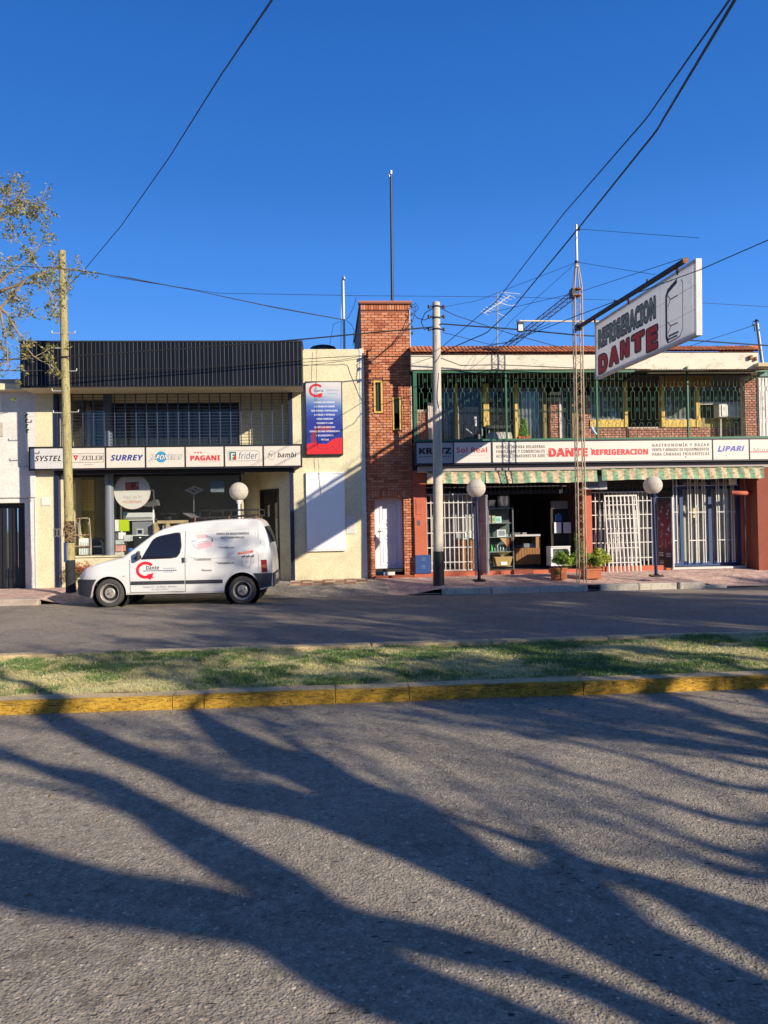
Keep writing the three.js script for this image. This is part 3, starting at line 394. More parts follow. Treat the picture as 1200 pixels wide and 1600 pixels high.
// tall printed sign on the wing wall
{
  const sg = thing('vertical_sign', 'tall blue and red printed sign on the cream wing wall', 'sign', [-0.061, 3.287, FZ]);
  const [x0, x1, y0, y1] = [-0.499, 0.418, 3.277, 5.098];
  part('box', [RR(x0, x1, y0, y1, -18.985, .115, .008)], M.black, sg);
  part('print', face(x0 + .025, x1 - .025, y0 + .025, y1 - .025, -18.982), print(512, 1024, (g, w, h) => {
    const gr = g.createLinearGradient(140, 0, 60, 560); gr.addColorStop(0, '#dedcd8'); gr.addColorStop(.3, '#b9c3d2'); gr.addColorStop(.62, '#4668b4'); gr.addColorStop(1, '#1c2f92'); g.fillStyle = gr; g.fillRect(0, 0, w, h);
    g.strokeStyle = '#8c2a4a'; g.lineWidth = 66; g.beginPath(); g.ellipse(240, 790, 150, 140, 0, Math.PI * 1.75, Math.PI * .6, true); g.stroke();
    poly(g, [[0, 880], [90, 858], [200, 880], [290, 880], [370, 820], [430, 800], [512, 790], [512, 1024], [0, 1024]], '#e0202a');
    g.strokeStyle = '#33245c'; g.lineWidth = 5; g.beginPath(); g.moveTo(70, 862); g.bezierCurveTo(120, 960, 280, 980, 372, 916); g.lineTo(420, 968); g.lineTo(486, 912); g.lineTo(452, 886); g.lineTo(500, 800); g.stroke();
    cArrow(g, 150, 118, 92, '#d3232e'); g.fillStyle = '#dfe0e2'; g.fillRect(108, 96, 160, 60); words(g, 'Dante', 185, 142, 62, { w: 150, fill: '#20286e' });
    words(g, 'Equipamientos', 385, 124, 30, { w: 180, fill: '#6d7c92', style: 'normal' }); words(g, 'Comerciales', 385, 170, 28, { w: 140, fill: '#8d98a8', style: 'normal' });
    ['BALANZAS ELECTRÓNICAS', 'CORTADORAS DE FIAMBRE', 'REGISTRADORAS Y CONTROLADORES', 'MUEBLES Y VITRINAS', 'HORNOS COMERCIALES', 'PICADORAS DE CARNE', 'EXHIBIDORAS VERTICALES', 'ESTANTERÍAS PARA SUPERMERCADOS', 'AIRE ACONDICIONADO', 'FREEZERS'].forEach((s, i) => words(g, s, 265, 300 + i * 59, 34, { w: [300, 300, 380, 300, 250, 240, 300, 440, 250, 110][i], fill: '#f3f3f6' }));
    grime(g, w, h, 60, .05);
  }), sg);
}

// ---------------------------------------------------------------- brick stair tower
const TZ = -19.16, CZ = -18.65, UZ = -19.9, RZ = -18.7, SZ = -18.45, LZ = -19.25, AZ = -18.5, IZ = -20.2;
// bricks laid in a rectangle with openings, largest first as parts, the others joined
const brickTones = [[.68, .26, .125], [.6, .21, .1], [.78, .34, .18], [.5, .16, .08], [.68, .3, .18], [.72, .27, .12]];
const brickMat = mat([1, 1, 1], .9, { vertexColors: true, map: again(T.grain, 3), bumpMap: again(T.grainBump, 5), bumpScale: .004 });
function layBricks(parent, x0, x1, y0, y1, z, holes, bl, bh, joint, most, tones, scale = 1) {
  const geos = tones.map((t) => [paint(rb(0, 0, 0, bl - joint, bh - joint, .03, .004, 1), t), paint(rb(0, 0, 0, bl / 2 - joint, bh - joint, .03, .004, 1), t)]), rest = []; let n = 0;
  const rows = Math.floor((y1 - y0) / bh);
  for (let r = rows - 1; r >= 0; r--) {
    const y = y0 + (r + .5) * bh; let x = x0 - (r % 2 ? bl / 2 : 0);
    for (; x < x1 - .01; x += bl) {
      let a = Math.max(x, x0), b = Math.min(x + bl, x1); if (b - a < .03) continue;
      let cut = false; for (const [h0, h1, g0, g1] of holes) if (b > h0 && a < h1 && y + bh / 2 > g0 && y - bh / 2 < g1) { if (a < h0 && h0 - a > .03) b = h0; else if (b > h1 && b - h1 > .03) a = h1; else cut = true; }
      if (cut) continue;
      const t = Math.floor(rnd() ** 1.3 * tones.length), w = b - a, dz = rr(-.004, .003), full = Math.abs(w - bl) < .004, half = Math.abs(w - bl / 2) < .004;
      if (n < most) { n++; const o = put('brick', full ? geos[t][0] : geos[t][1], brickMat, parent, (a + b) / 2, y, z - .015 + dz); if (!full && !half) o.scale.x = (w - joint) / (bl / 2 - joint); }
      else rest.push(paint(rb((a + b) / 2, y, z - .015 + dz, w - joint, bh - joint, .03, .004, 1), tones[t]));
    }
  }
  if (rest.length) stuff(part('brick_courses', rest, brickMat, parent));
}
{
  const t = thing('brick_tower', 'red brick stair tower between the cream shop and the balcony building', 'building', [1.616, .2, -21]);
  const x0 = 0.932 - .02, x1 = 2.149, top = 7.098, d = 3.9, b0 = .1;
  const door = [1.175, 1.895, 0.369, 2.219], s1 = [1.205, 1.429, 4.324, 5.14], s2 = [1.67, 1.887, 3.896, 4.721], head = .17;
  const zb = TZ - .03;
  part('mortar_wall', [R(x0, door[0], b0, top, zb, .25), R(door[1], x1, b0, top, zb, .25), R(door[0], door[1], door[3], s1[2], zb, .25), R(door[0], s1[0], s1[2], top, zb, .25), R(s1[0], s1[1], s1[3], top, zb, .25), R(s1[1], s2[0], s1[2], top, zb, .25), R(s2[0], s2[1], s1[2], s2[2], zb, .25), R(s2[0], s2[1], s2[3], top, zb, .25), R(s2[1], door[1], s1[2], top, zb, .25)], M.mortar, t);
  part('side_wall', R(x0 + .01, x0 + .2, b0, top - .03, zb - .25, d), G([.33, .3, .22], .9, .6), t); part('side_wall', R(x1 - .2, x1 - .01, b0, top - .03, zb - .25, d), G([.45, .4, .3], .9, .6), t); part('rear_wall', R(x0, x1, b0, top - .03, zb - d - .25, .2), M.creamShade, t);
  seed = 44; layBricks(t, x0, x1, b0, top - .19, TZ, [[door[0], door[1], 0, door[3] + head], [s1[0] - .01, s1[1] + .01, s1[2] - .01, s1[3] + .01], [s2[0] - .01, s2[1] + .01, s2[2] - .01, s2[3] + .01]], .172, .0655, .011, 290, brickTones);
  const sold = (xa, xb, y, h) => { const n = Math.round((xb - xa) / .0655), w = (xb - xa) / n; for (let i = 0; i < n; i++) part('soldier_brick', paint(rb(xa + w * (i + .5), y + h / 2, TZ - .014 + rr(-.002, .003), w - .011, h - .01, .032, .004, 1), pick(brickTones)), brickMat, t); };
  sold(x0, x1, top - .19, .17); sold(door[0] - .06, door[1] + .06, door[3] + .003, head);
  // coping of barrel tiles
  const cop = []; const n = 17, w = (x1 - x0 + .1) / n; for (let i = 0; i < n; i++) { const g = new THREE.CylinderGeometry(w * .5, w * .5, .3, 8, 1, false, 0, Math.PI).rotateZ(Math.PI / 2).rotateY(Math.PI / 2).toNonIndexed(); g.translate(x0 - .05 + w * (i + .5), top - .012, TZ - .08); cop.push(g); }
  part('coping', [R(x0 - .03, x1 + .03, top - .04, top, TZ + .06, .35), R(x0 - .03, x0 + .2, top - .04, top, TZ - .29, d), R(x1 - .2, x1 + .03, top - .04, top, TZ - .29, d)], mat([.3, .13, .08], .9), t); stuff(part('coping_tile', cop, M.redTile, t)); part('flat_roof', R(x0 + .2, x1 - .2, top - .3, top - .2, zb - .25, d), M.concrete, t);
  for (const s of [s1, s2]) { const f = part('slit_window', [R(s[0], s[0] + .045, s[2], s[3], TZ + .012, .12), R(s[1] - .045, s[1], s[2], s[3], TZ + .012, .12), R(s[0] + .045, s[1] - .045, s[3] - .045, s[3], TZ + .011, .12), R(s[0] + .045, s[1] - .045, s[2], s[2] + .045, TZ + .011, .12)], M.yellow, t); part('pane', R(s[0] + .045, s[1] - .045, s[2] + .045, s[3] - .045, TZ - .09, .01), M.mirror, f); part('bar', R((s[0] + s[1]) / 2 - .012, (s[0] + s[1]) / 2 + .012, s[2] + .045, s[3] - .045, TZ - .07, .015), M.yellow, f); }
  // white panelled door over a step
  const [dx0, dx1, , dT] = door, dB = 0.429, dz = TZ - .43;
  const dr = part('door', R(dx0 + .05, dx1 - .05, dB, dT - .05, dz, .05), mat([.8, .8, .82], .5), t);
  part('door_frame', [R(dx0, dx0 + .05, dB, dT, TZ - .38, .12), R(dx1 - .05, dx1, dB, dT, TZ - .38, .12), R(dx0 + .05, dx1 - .05, dT - .05, dT, TZ - .381, .12)], mat([.78, .78, .8], .5), t);
  part('door_reveal', [R(dx1, dx1 + .12, .1, dT, zb - .25, .3), R(dx0 - .1, dx0, .1, dT, zb - .25, .3), R(dx0 - .1, dx1 + .12, dT, dT + .1, zb - .25, .3)], M.orange, t);
  const pw0 = dx0 + .15, pw1 = dx1 - .15, H = dT - .05 - dB;
  for (const [a, b] of [[.04, .4], [.43, .6], [.66, .94]]) { const y0 = dB + H * a, y1 = dB + H * b; part('door_panel', [RR(pw0, pw1, y0, y0 + .035, dz + .016, .016, .006), RR(pw0, pw1, y1 - .035, y1, dz + .016, .016, .006), RR(pw0, pw0 + .035, y0 + .035, y1 - .035, dz + .016, .016, .006), RR(pw1 - .035, pw1, y0 + .035, y1 - .035, dz + .016, .016, .006), RR(pw0 + .08, pw1 - .08, y0 + .08, y1 - .08, dz + .012, .012, .008)], mat([.8, .8, .82], .5), dr); }
  part('door_handle', [bar(V(dx0 + .12, dB + .95, dz), V(dx0 + .12, dB + .95, dz + .05), .012), bar(V(dx0 + .12, dB + .95, dz + .05), V(dx0 + .22, dB + .95, dz + .05), .011)], M.steel, dr);
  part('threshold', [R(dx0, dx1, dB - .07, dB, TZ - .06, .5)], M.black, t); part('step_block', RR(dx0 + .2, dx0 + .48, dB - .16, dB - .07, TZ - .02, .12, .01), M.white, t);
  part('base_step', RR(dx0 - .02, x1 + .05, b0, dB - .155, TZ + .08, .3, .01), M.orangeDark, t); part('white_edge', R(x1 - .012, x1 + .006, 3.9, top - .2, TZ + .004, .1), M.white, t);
  part('insulator_rack', [478, 490, 500, 510, 520].flatMap((py, i) => { const y = [7.011, 6.818, 6.657, 6.496, 6.335][i]; return [bar(V(x1, y, TZ - .05), V(x1 + .06, y, TZ - .05), .012), bar(V(x1 + .06, y - .04, TZ - .05), V(x1 + .06, y + .04, TZ - .05), .02)]; }), M.black, t);
}

// ---------------------------------------------------------------- building with the green balcony
const bal = thing('balcony_building', 'two-storey shop building with green railed balcony, striped awnings and tiled roof', 'building', [7, .25, -19.5]);
{
  const xl = 2.166, xr = 11.554, fl = 3.537, fb = 5.302, ft = 5.688, xe = 15, mid = 8.133;
  const b0 = .1;
  // fascia, eave and tiled roof
  part('fascia', RR(2.096, mid, fb, ft, CZ, .18, .012), M.fascia, bal);
  part('eave_ceiling', R(2.096, mid, fb - .02, fb + .06, CZ - .18, 1.2), M.darkWood, bal);
  const rafters = []; for (let x = xl + .3; x < mid; x += .6) rafters.push(R(x - .04, x + .04, fb - .1, fb - .02, CZ - .2, 1.2)); stuff(part('rafter', rafters, M.darkWood, bal));
  const roof = (x0, x1, zf, yf, zr, yr, pitch, lab) => { const n = Math.round((x1 - x0) / pitch), w = (x1 - x0) / n, L = Math.hypot(zr - zf, yr - yf), courses = 2, ang = Math.atan2(yr - yf, zf - zr), l = []; seed = 60; for (let c = 0; c < courses; c++) for (let i = 0; i < n; i++) { const g = new THREE.CylinderGeometry(w * .43, w * .52, L / courses + .05, 7, 1, true, 0, Math.PI); g.rotateY(-Math.PI / 2); g.scale(1, 1, .6); g.rotateX(-Math.PI / 2 + ang); const t = (c + .5) / courses; g.translate(x0 + w * (i + .5) + rr(-.006, .006), lerp(yf, yr, t) + .014 * (1 - 0) - .004 + rr(-.004, .004), lerp(zf, zr, t)); const k = rr(.75, 1.15); l.push(paint(g.toNonIndexed(), [.66 * k, .22 * k * rr(.9, 1.1), .075 * k])); } const r = part('roof', grid(1, 1, (u, v) => V(lerp(x0, x1, u), lerp(yf, yr, v) - .012, lerp(zf, zr, v))), mat([.3, .1, .05], .9, { side: THREE.DoubleSide }), bal); stuff(part('roof_tile', l, mat([1, 1, 1], .85, { vertexColors: true, side: THREE.DoubleSide, map: again(T.grain, 3) }), r)); return r; };
  roof(2.096, mid, CZ + .06, ft + .015, -19.25, 5.989, .1);
  part('ridge_wall', R(2.096, mid, fb, 5.933, -19.3, .2), M.creamShade, bal);
  // right-hand half: white wall under a second roof, corrugated eave
  const wz = -18.75, wt = 5.754, wb = 5.389, wr = 10.971;
  part('upper_band', RR(mid + .005, wr, wb - .15, wt, wz, .2, .01), M.fascia, bal); roof(mid, wr + .05, wz + .05, wt + .01, -19.25, 5.982, .1);
  part('ridge_cap', RR(10.434, 11.34, 5.947, 6.04, -19.3, .4, .02), M.redTile, bal);
  part('wall_box', [RR(10.701, 10.785, 5.549, 5.646, -18.66, .1, .01), RR(10.852, 10.903, 5.516, 5.614, -18.68, .08, .01)], M.rusty, bal);
  { const ez = -18.3, x0 = 7.731, x1 = 10.876, ya = 5.396, yb = 5.212, n = 300; part('corrugated_eave', grid(n, 2, (u, v) => V(lerp(x0, x1, u), lerp(yb, ya, v) + .016 * Math.sin(u * 46 * 6.283), lerp(ez, -19.7, v))), mat([.48, .46, .43], .55, { side: THREE.DoubleSide, map: again(T.rust, .4), metalness: .2 }), bal); part('eave_beam', R(x0, x1, 5.192, 5.306, -18.95, .08), M.darkWood, bal); }
  // upper storey
  const U = (a, z = UZ, d = .1) => R(...a, z, d);
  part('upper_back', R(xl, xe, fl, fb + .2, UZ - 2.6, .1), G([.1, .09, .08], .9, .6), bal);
  part('balcony_floor', R(xl, xe, fl - .16, fl, SZ - .12, 4), M.concrete, bal);
  part('upper_ceiling', R(xl, xe, fb + .1, fb + .2, UZ, 2.6), M.darkWood, bal);
  part('upper_lintel', [U([2.328, 6.823, 5.069, 5.54])], M.darkWood, bal); part('upper_lintel', [U([6.824, 10.116, 5.082, 5.526])], mat([.16, .09, .03], .7, { map: T.plank }), bal);
  part('wood_fascia', [U([8.92, 10.172, 5.023, 5.428], -19.6, .06)], mat([.5, .27, .06], .6, { map: T.plank }), bal);
  const pinkTones = [[.56, .27, .19], [.5, .22, .15], [.62, .33, .24], [.46, .2, .14]], pinkMortar = G([.6, .5, .42], .9, 2);
  const brickWall = (a, z = UZ + .03) => { const w = part('brick_wall', R(...a, z - .026, .2), pinkMortar, bal); seed = 91; layBricks(w, a[0], a[1], a[2], a[3], z, [], .125, .062, .013, 0, pinkTones); };
  brickWall([2.355, 2.791, 3.661, 4.511]); brickWall([5.886, 6.127, 3.624, 4.824]); brickWall([6.748, 6.973, 3.615, 4.853]); brickWall([6.739, 10.895, 3.595, 4.004]); brickWall([10.877, 11.224, 3.508, 5.229], -19.27);
  part('pillar_cap', RR(5.883, 6.193, 4.875, 4.942, UZ + .06, .2, .01), M.creamShade, bal);
  part('pale_post', [U([2.642, 2.793, 3.659, 4.677], UZ + .1, .12), U([6.126, 6.178, 3.623, 4.789], UZ + .06, .1)], mat([.62, .5, .44], .7), bal);
  for (const a of [[3.37, 3.438, 3.652, 5.175], [4.939, 5.025, 3.635, 5.167], [7.888, 7.975, 3.995, 5.493], [8.885, 8.982, 3.986, 5.49], [9.845, 9.951, 3.977, 5.486]]) part('yellow_post', RR(...a, UZ + .08, .16, .006), M.yellow, bal);
  part('yellow_board', RR(4.101, 4.254, 4.046, 5.171, UZ + .085, .15, .006), M.yellow, bal);
  for (const a of [[6.953, 7.96, 3.999, 4.203], [8.87, 9.926, 3.982, 4.187]]) part('yellow_sill_panel', RR(...a, UZ + .06, .1, .006), M.yellow, bal);
  part('olive_sill_panel', RR(9.927, 10.903, 3.972, 4.23, UZ + .02, .1, .006), G([.42, .34, .13], .8, 1), bal);
  part('dark_post', U([5.666, 5.787, 3.627, 5.164], UZ + .05, .1), mat([.2, .14, .05], .7), bal); part('dark_post', U([6.475, 6.648, 3.619, 5.159], UZ + .05, .1), mat([.22, .15, .06], .7), bal);
  const frameM = mat([.2, .22, .24], .5), curtain = mat([.3, .32, .34], .9, { map: T.plank });
  for (const [a, drape] of [[[2.797, 3.369, 3.655, 5.077], 0], [[3.437, 4.096, 3.648, 5.073], 0], [[4.249, 4.938, 3.639, 5.068], 0], [[5.024, 5.665, 3.631, 5.064], 1], [[6.181, 6.474, 3.621, 5.059], 1], [[6.982, 7.885, 4.203, 5.087], 1], [[8.979, 9.843, 4.187, 5.077], 1], [[9.954, 10.922, 4.625, 5.071], 1]]) {
    const [x0, x1, y0, y1] = a, f = part('window', [R(x0, x0 + .035, y0, y1, UZ, .07), R(x1 - .035, x1, y0, y1, UZ, .07), R(x0 + .035, x1 - .035, y1 - .09, y1, UZ - .002, .07), R(x0 + .035, x1 - .035, y0, y0 + .035, UZ - .002, .07)], frameM, bal);
    part('pane', R(x0 + .035, x1 - .035, y0 + .035, y1 - .09, UZ - .03, .008), drape ? M.glass : M.mirror, f);
    if (drape) { const n = 40; part('curtain', grid(n, 1, (u, v) => V(lerp(x0 + .03, x1 - .03, u), lerp(y0, y1 - .05, v), UZ - .12 + .02 * Math.sin(u * n * .9))), curtain, f); }
  }
  part('window_rail', R(9.94, 11.255, 4.589, 4.658, UZ + .03, .06), M.white, bal);
  part('end_post', [R(10.913, 11.216, 3.966, 5.034, UZ - .02, .1)], mat([.12, .11, .09], .8), bal);
  // balcony end: pale slatted door under a teal board
  const ed = part('slatted_door', R(11.217, 11.719, 3.51, 5.209, -19.24, .1), mat([.5, .5, .48], .7), bal);
  for (let i = 0; i < 6; i++) part('slat', RR(11.234 + i * .09, 11.234 + i * .09 + .075, fl + .02, 5.176, -19.22, .03, .006), M.whitePaint, ed);
  part('teal_board', R(11.242, 11.744, 5.209, 5.442, -19.18, .06), mat([.14, .26, .22], .7), bal); part('end_eave', RR(10.845, 11.466, 5.338, 5.435, -18.55, 1.2, .01), mat([.5, .42, .25], .8), bal);
  // ---- ground floor
  const soff = 2.823, px = (a) => a;
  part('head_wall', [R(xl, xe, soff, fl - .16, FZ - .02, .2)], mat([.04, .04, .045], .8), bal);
  part('slab_edge', R(2.245, xe, 2.807, 2.949, -18.6, .48), mat([.4, .33, .3], .7), bal);
  part('pilaster', RR(2.143, 2.472, 0.244, 2.875, FZ + .01, .35, .012), M.orange, bal); part('pilaster', RR(6.453, 6.685, 0.258, 2.819, FZ + .01, .35, .012), M.orange, bal);
}
{
  const b0 = .1, fl = 3.537, soff = 2.823, plY = 0.326, xe = 15;
  const x1164 = 10.706;
  part('side_pier', R(x1164, x1164 + .06, b0, soff, LZ, .3), M.orange, bal);
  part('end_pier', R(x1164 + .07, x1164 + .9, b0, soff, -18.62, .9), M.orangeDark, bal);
  part('plinth', [RR(2.127, 3.705, b0, 0.34, FZ + .04, .4, .01), RR(3.705, 6.439, b0, plY, FZ - .02, .4, .01), RR(6.439, 8.778, b0, 0.372, FZ - .01, .3, .01)], M.orange, bal);
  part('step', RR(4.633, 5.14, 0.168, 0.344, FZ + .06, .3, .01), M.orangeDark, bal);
  part('door_sill', RR(8.746, 10.712, 0.251, 0.309, FZ + .03, .4, .01), M.whitePaint, bal); part('door_step', RR(8.743, 10.812, 0.119, 0.25, FZ + .16, .5, .01), G([.5, .2, .15], .8, 1), bal);
  part('shop_floor', R(2.45, x1164, .1, plY, LZ - .05, 5), G([.22, .2, .18], .5, 1), bal);
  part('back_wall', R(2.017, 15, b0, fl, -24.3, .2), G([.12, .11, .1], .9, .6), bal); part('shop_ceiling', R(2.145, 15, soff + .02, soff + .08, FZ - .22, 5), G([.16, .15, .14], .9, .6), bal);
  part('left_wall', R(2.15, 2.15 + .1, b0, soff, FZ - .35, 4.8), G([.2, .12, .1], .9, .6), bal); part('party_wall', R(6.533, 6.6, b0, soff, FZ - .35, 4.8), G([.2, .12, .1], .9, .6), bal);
  // meter covers
  part('meter_cover', RR(2.207, 2.367, 1.774, 2.173, FZ + .022, .02, .004), M.orange, bal); const mc = part('meter_cover', RR(2.16, 2.353, 0.755, 1.695, FZ + .024, .02, .004), M.orange, bal); part('meter_glass', RR(2.223, 2.303, 1.504, 1.631, FZ + .032, .02, .003), mat([.12, .12, .13], .3), mc);
  const mb = part('gas_meter_door', RR(2.156, 2.549, 0.306, 0.768, FZ + .07, .06, .006), mat([.02, .06, .2], .5), bal); for (const [x, y] of [[2.311, 0.69], [2.307, 0.498]]) for (let k = 0; k < 3; k++) part('vent_slot', RR(x, x + .1, y - .03 * k, y - .03 * k + .012, FZ + .075, .01, .003), mat([.12, .2, .32], .5), mb);
  // security grilles: frames of square bar
  const grille = (name, a, n, ys, z, thin = .011) => { const [x0, x1, y0, y1] = a, f = part(name, [R(x0, x1, y1 - .03, y1, z, .03), R(x0, x1, y0, y0 + .03, z, .03)], M.whitePaint, bal); for (let i = 0; i <= n; i++) { const x = lerp(x0, x1, i / n); part('bar', R(x - thin, x + thin, y0 + .03, y1 - .03, z - .004, .022), M.whitePaint, f); } for (const y of ys) part('cross_bar', R(x0, x1, y - .012, y + .012, z + .006, .01), M.whitePaint, f); return f; };
  grille('security_grille', [2.487, 3.756, 0.344, 2.286], 11, [2.061, 1.682, 1.304, 0.933, 0.563], LZ);
  grille('security_grille', [6.724, 8.313, 0.342, 2.275], 14, [2.032, 1.68, 1.328, 0.968, 0.575], LZ);
  const dkBar = mat([.05, .05, .055], .5);
  const tr = part('transom_grille', [R(2.509, 8.898, 2.426, 2.45, LZ, .03)], dkBar, bal); for (let x = 2.525; x < 8.864; x += .115) part('bar', R(x - .008, x + .008, 2.27, 2.643, LZ - .005, .016), dkBar, tr);
  part('transom', [R(2.507, 6.538, 2.254, 2.351, LZ - .08, .1), R(6.738, 8.896, 2.273, 2.355, LZ - .08, .1)], M.black, bal);
  // panes behind the grilles
  const w1 = part('shop_window', [R(2.519, 2.568, 0.341, 2.296, -19.5, .06), R(3.738, 3.804, 0.314, 2.277, -19.5, .06)], M.navy, bal); part('pane', R(2.568, 3.738, 0.328, 2.286, -19.52, .008), M.glass, w1);
  const w2 = part('shop_window', [R(6.82, 6.888, 0.343, 2.295, -19.5, .06), R(8.335, 8.421, 0.308, 2.272, -19.5, .06)], M.navy, bal); part('pane', R(6.888, 8.335, 0.326, 2.284, -19.52, .008), M.glass, w2);
  for (const [x0, x1, m] of [[2.664, 2.966, mat([.5, .46, .36], .9)], [3.034, 3.808, mat([.42, .4, .37], .9)], [7.091, 7.541, mat([.1, .1, .1], .9)], [7.576, 8.517, mat([.48, .46, .42], .9)]]) part('curtain', grid(60, 1, (u, v) => V(lerp(x0, x1, u), lerp(.45, 2.35, v), -19.9 + .02 * Math.sin(u * (x1 - x0) * 70))), m, bal);
  // blue folding doors with pairs of white bars
  const dz = LZ - .05, D = part('blue_door', [R(8.874, 10.689, 0.288, 0.445, dz, .06), R(8.921, 10.739, 2.309, 2.392, dz, .06)], mat([.015, .05, .15], .45), bal);
  for (const a of [[8.897, 8.966, 0.456, 2.322], [9.079, 9.164, 0.452, 2.551], [9.84, 9.926, 0.435, 2.54], [10.631, 10.717, 0.418, 2.529]]) part('stile', R(...a, dz + .004, .06), mat([.015, .05, .15], .45), D);
  for (const a of [[9.162, 9.837, 0.443, 2.313], [9.923, 10.628, 0.427, 2.302], [8.966, 9.076, 0.454, 2.32]]) part('pane', R(...a, dz - .03, .008), M.glass, D);
  for (const [x0, x1] of [[9.16, 10.05], [10.137, 10.892]]) part('curtain', grid(60, 1, (u, v) => V(lerp(x0, x1, u), lerp(.4, 2.5, v), -19.7 + .03 * Math.sin(u * 34))), mat([.45, .43, .38], .95), bal);
  part('blue_pillar', R(8.313, 8.482, 0.322, 2.262, LZ, .2), mat([.015, .05, .15], .45), bal); part('dark_gap', R(10.688, 10.792, 0.27, 2.575, LZ - .06, .1), mat([.01, .015, .03], .6), bal);
  const pb = part('door_grille', [R(8.899, 10.609, 2.387, 2.407, LZ + .05, .02)], M.whitePaint, bal); const topY = 2.589, botY = 0.409;
  for (const x of [8.875, 8.96, 9.266, 9.334, 9.462, 9.521, 9.65, 9.709, 10.026, 10.086, 10.223, 10.283, 10.42, 10.48]) part('bar', R(x - .012, x + .012, botY, topY, LZ + .045, .022), M.whitePaint, pb);
  for (const a of [[8.865, 8.984, 1.71, 1.734], [9.274, 9.734, 1.7, 1.725], [10.025, 10.523, 1.695, 1.72], [8.848, 8.967, 0.977, 1.002], [9.273, 9.717, 0.973, 0.998], [10.025, 10.505, 0.975, 0.999]]) part('cross_bar', R(...a, LZ + .05, .012), M.whitePaint, pb);
  part('door_notice', [RR(9.374, 9.596, 1.568, 1.817, dz - .015, .006, .002)], print(96, 110, (g) => { g.fillStyle = '#b79a55'; for (let i = 0; i < 6; i++) g.fillRect(14, 16 + i * 14, 60, 5); }, .7, '#e4d3a0'), bal);
  { const a = V(10.287, 2.188, -18.95); part('drain_pipe', [tube([V(10.178, 2.182, -18.75), V(10.435, 2.168, -18.7), V(10.75, 2.171, -18.95)], .055, 16, 12)], M.orange, bal); part('drain_pipe', [tube([V(11.081, 2.385, -19.2), V(11.109, 2.152, -19.2), V(11.101, 0.496, -19.2), V(11.143, 0.384, -19.1)], .05, 24, 10)], M.orangeDark, bal); part('cream_box', RR(10.179, 10.331, 2.393, 2.588, -18.75, .14, .02), mat([.72, .6, .38], .7), bal); part('pipe_riser', bar(V(10.673, 2.594, -19.0), V(10.657, 0.285, -19.0), .016), M.pale, bal); }
}
// green railing of the balcony
{
  const r = thing('balcony_railing', 'green wrought iron railing of looped bars along the balcony', 'railing', [7, 3.512, RZ]);
  const x0 = 2.142, x1 = 11.414, top = 5.254, bot = 3.557, ya = 4.847, yb = 4.768, yc = 4.034, yd = 3.971;
  part('top_rail', RR(x0, x1, top - .025, top + .03, RZ + .01, .045, .008), M.green, r); part('bottom_rail', RR(x0, x1, bot - .01, bot + .045, RZ + .01, .045, .008), M.green, r);
  for (const [x, w] of [[x0 + .045, .045], [4.443, .022], [6.737, .022], [9.071, .022]]) part('post', RR(x - w, x + w, bot - .12, top + (w < .04 ? .12 : .03), RZ + .02, .06, .006), M.green, r);
  const u = .2045, w = .047, q = .0048, U = (y0, y1, up) => { const l = []; for (let k = 0; k <= 8; k++) { const a = Math.PI * k / 8; l.push(V(-w * Math.cos(a), up ? y1 - w + w * Math.sin(a) : y0 + w - w * Math.sin(a), 0)); } return up ? [V(-w, y0, 0), ...l, V(w, y0, 0)] : [V(-w, y1, 0), ...l, V(w, y1, 0)]; };
  const line = (l, closed) => { const o = []; for (let i = 0; i < l.length - (closed ? 0 : 1); i++) o.push(bar(l[i], l[(i + 1) % l.length], q, q, 5, false)); return o; };
  const cap = (y0, y1) => [...U(y0, y1, true).slice(1, -1), ...U(y0, y1, false).slice(1, -1).reverse()];
  const link = (y) => { const l = []; for (let k = 0; k < 10; k++) { const a = k / 10 * 6.283; l.push(V(u / 2 + .022 * Math.cos(a), y + .04 * Math.sin(a), 0)); } return line(l, true); };
  const geo = mg([...line(U(ya, top - .02, false)), ...line(cap(yc, yb), true), ...line(U(bot - .02, yd, true)), ...link(lerp(ya, top, .5)), ...link(lerp(yc, yb, .36)), ...link(lerp(yc, yb, .72)), bar(V(0, ya, 0), V(0, yb, 0), .009)]);
  const gm = mat([.04, .15, .085], .42);
  const n = Math.floor((x1 - x0 - .15) / u); for (let i = 0; i < n; i++) put('baluster', geo, gm, r, x0 + .2 + i * u, 0, RZ - .01);
}
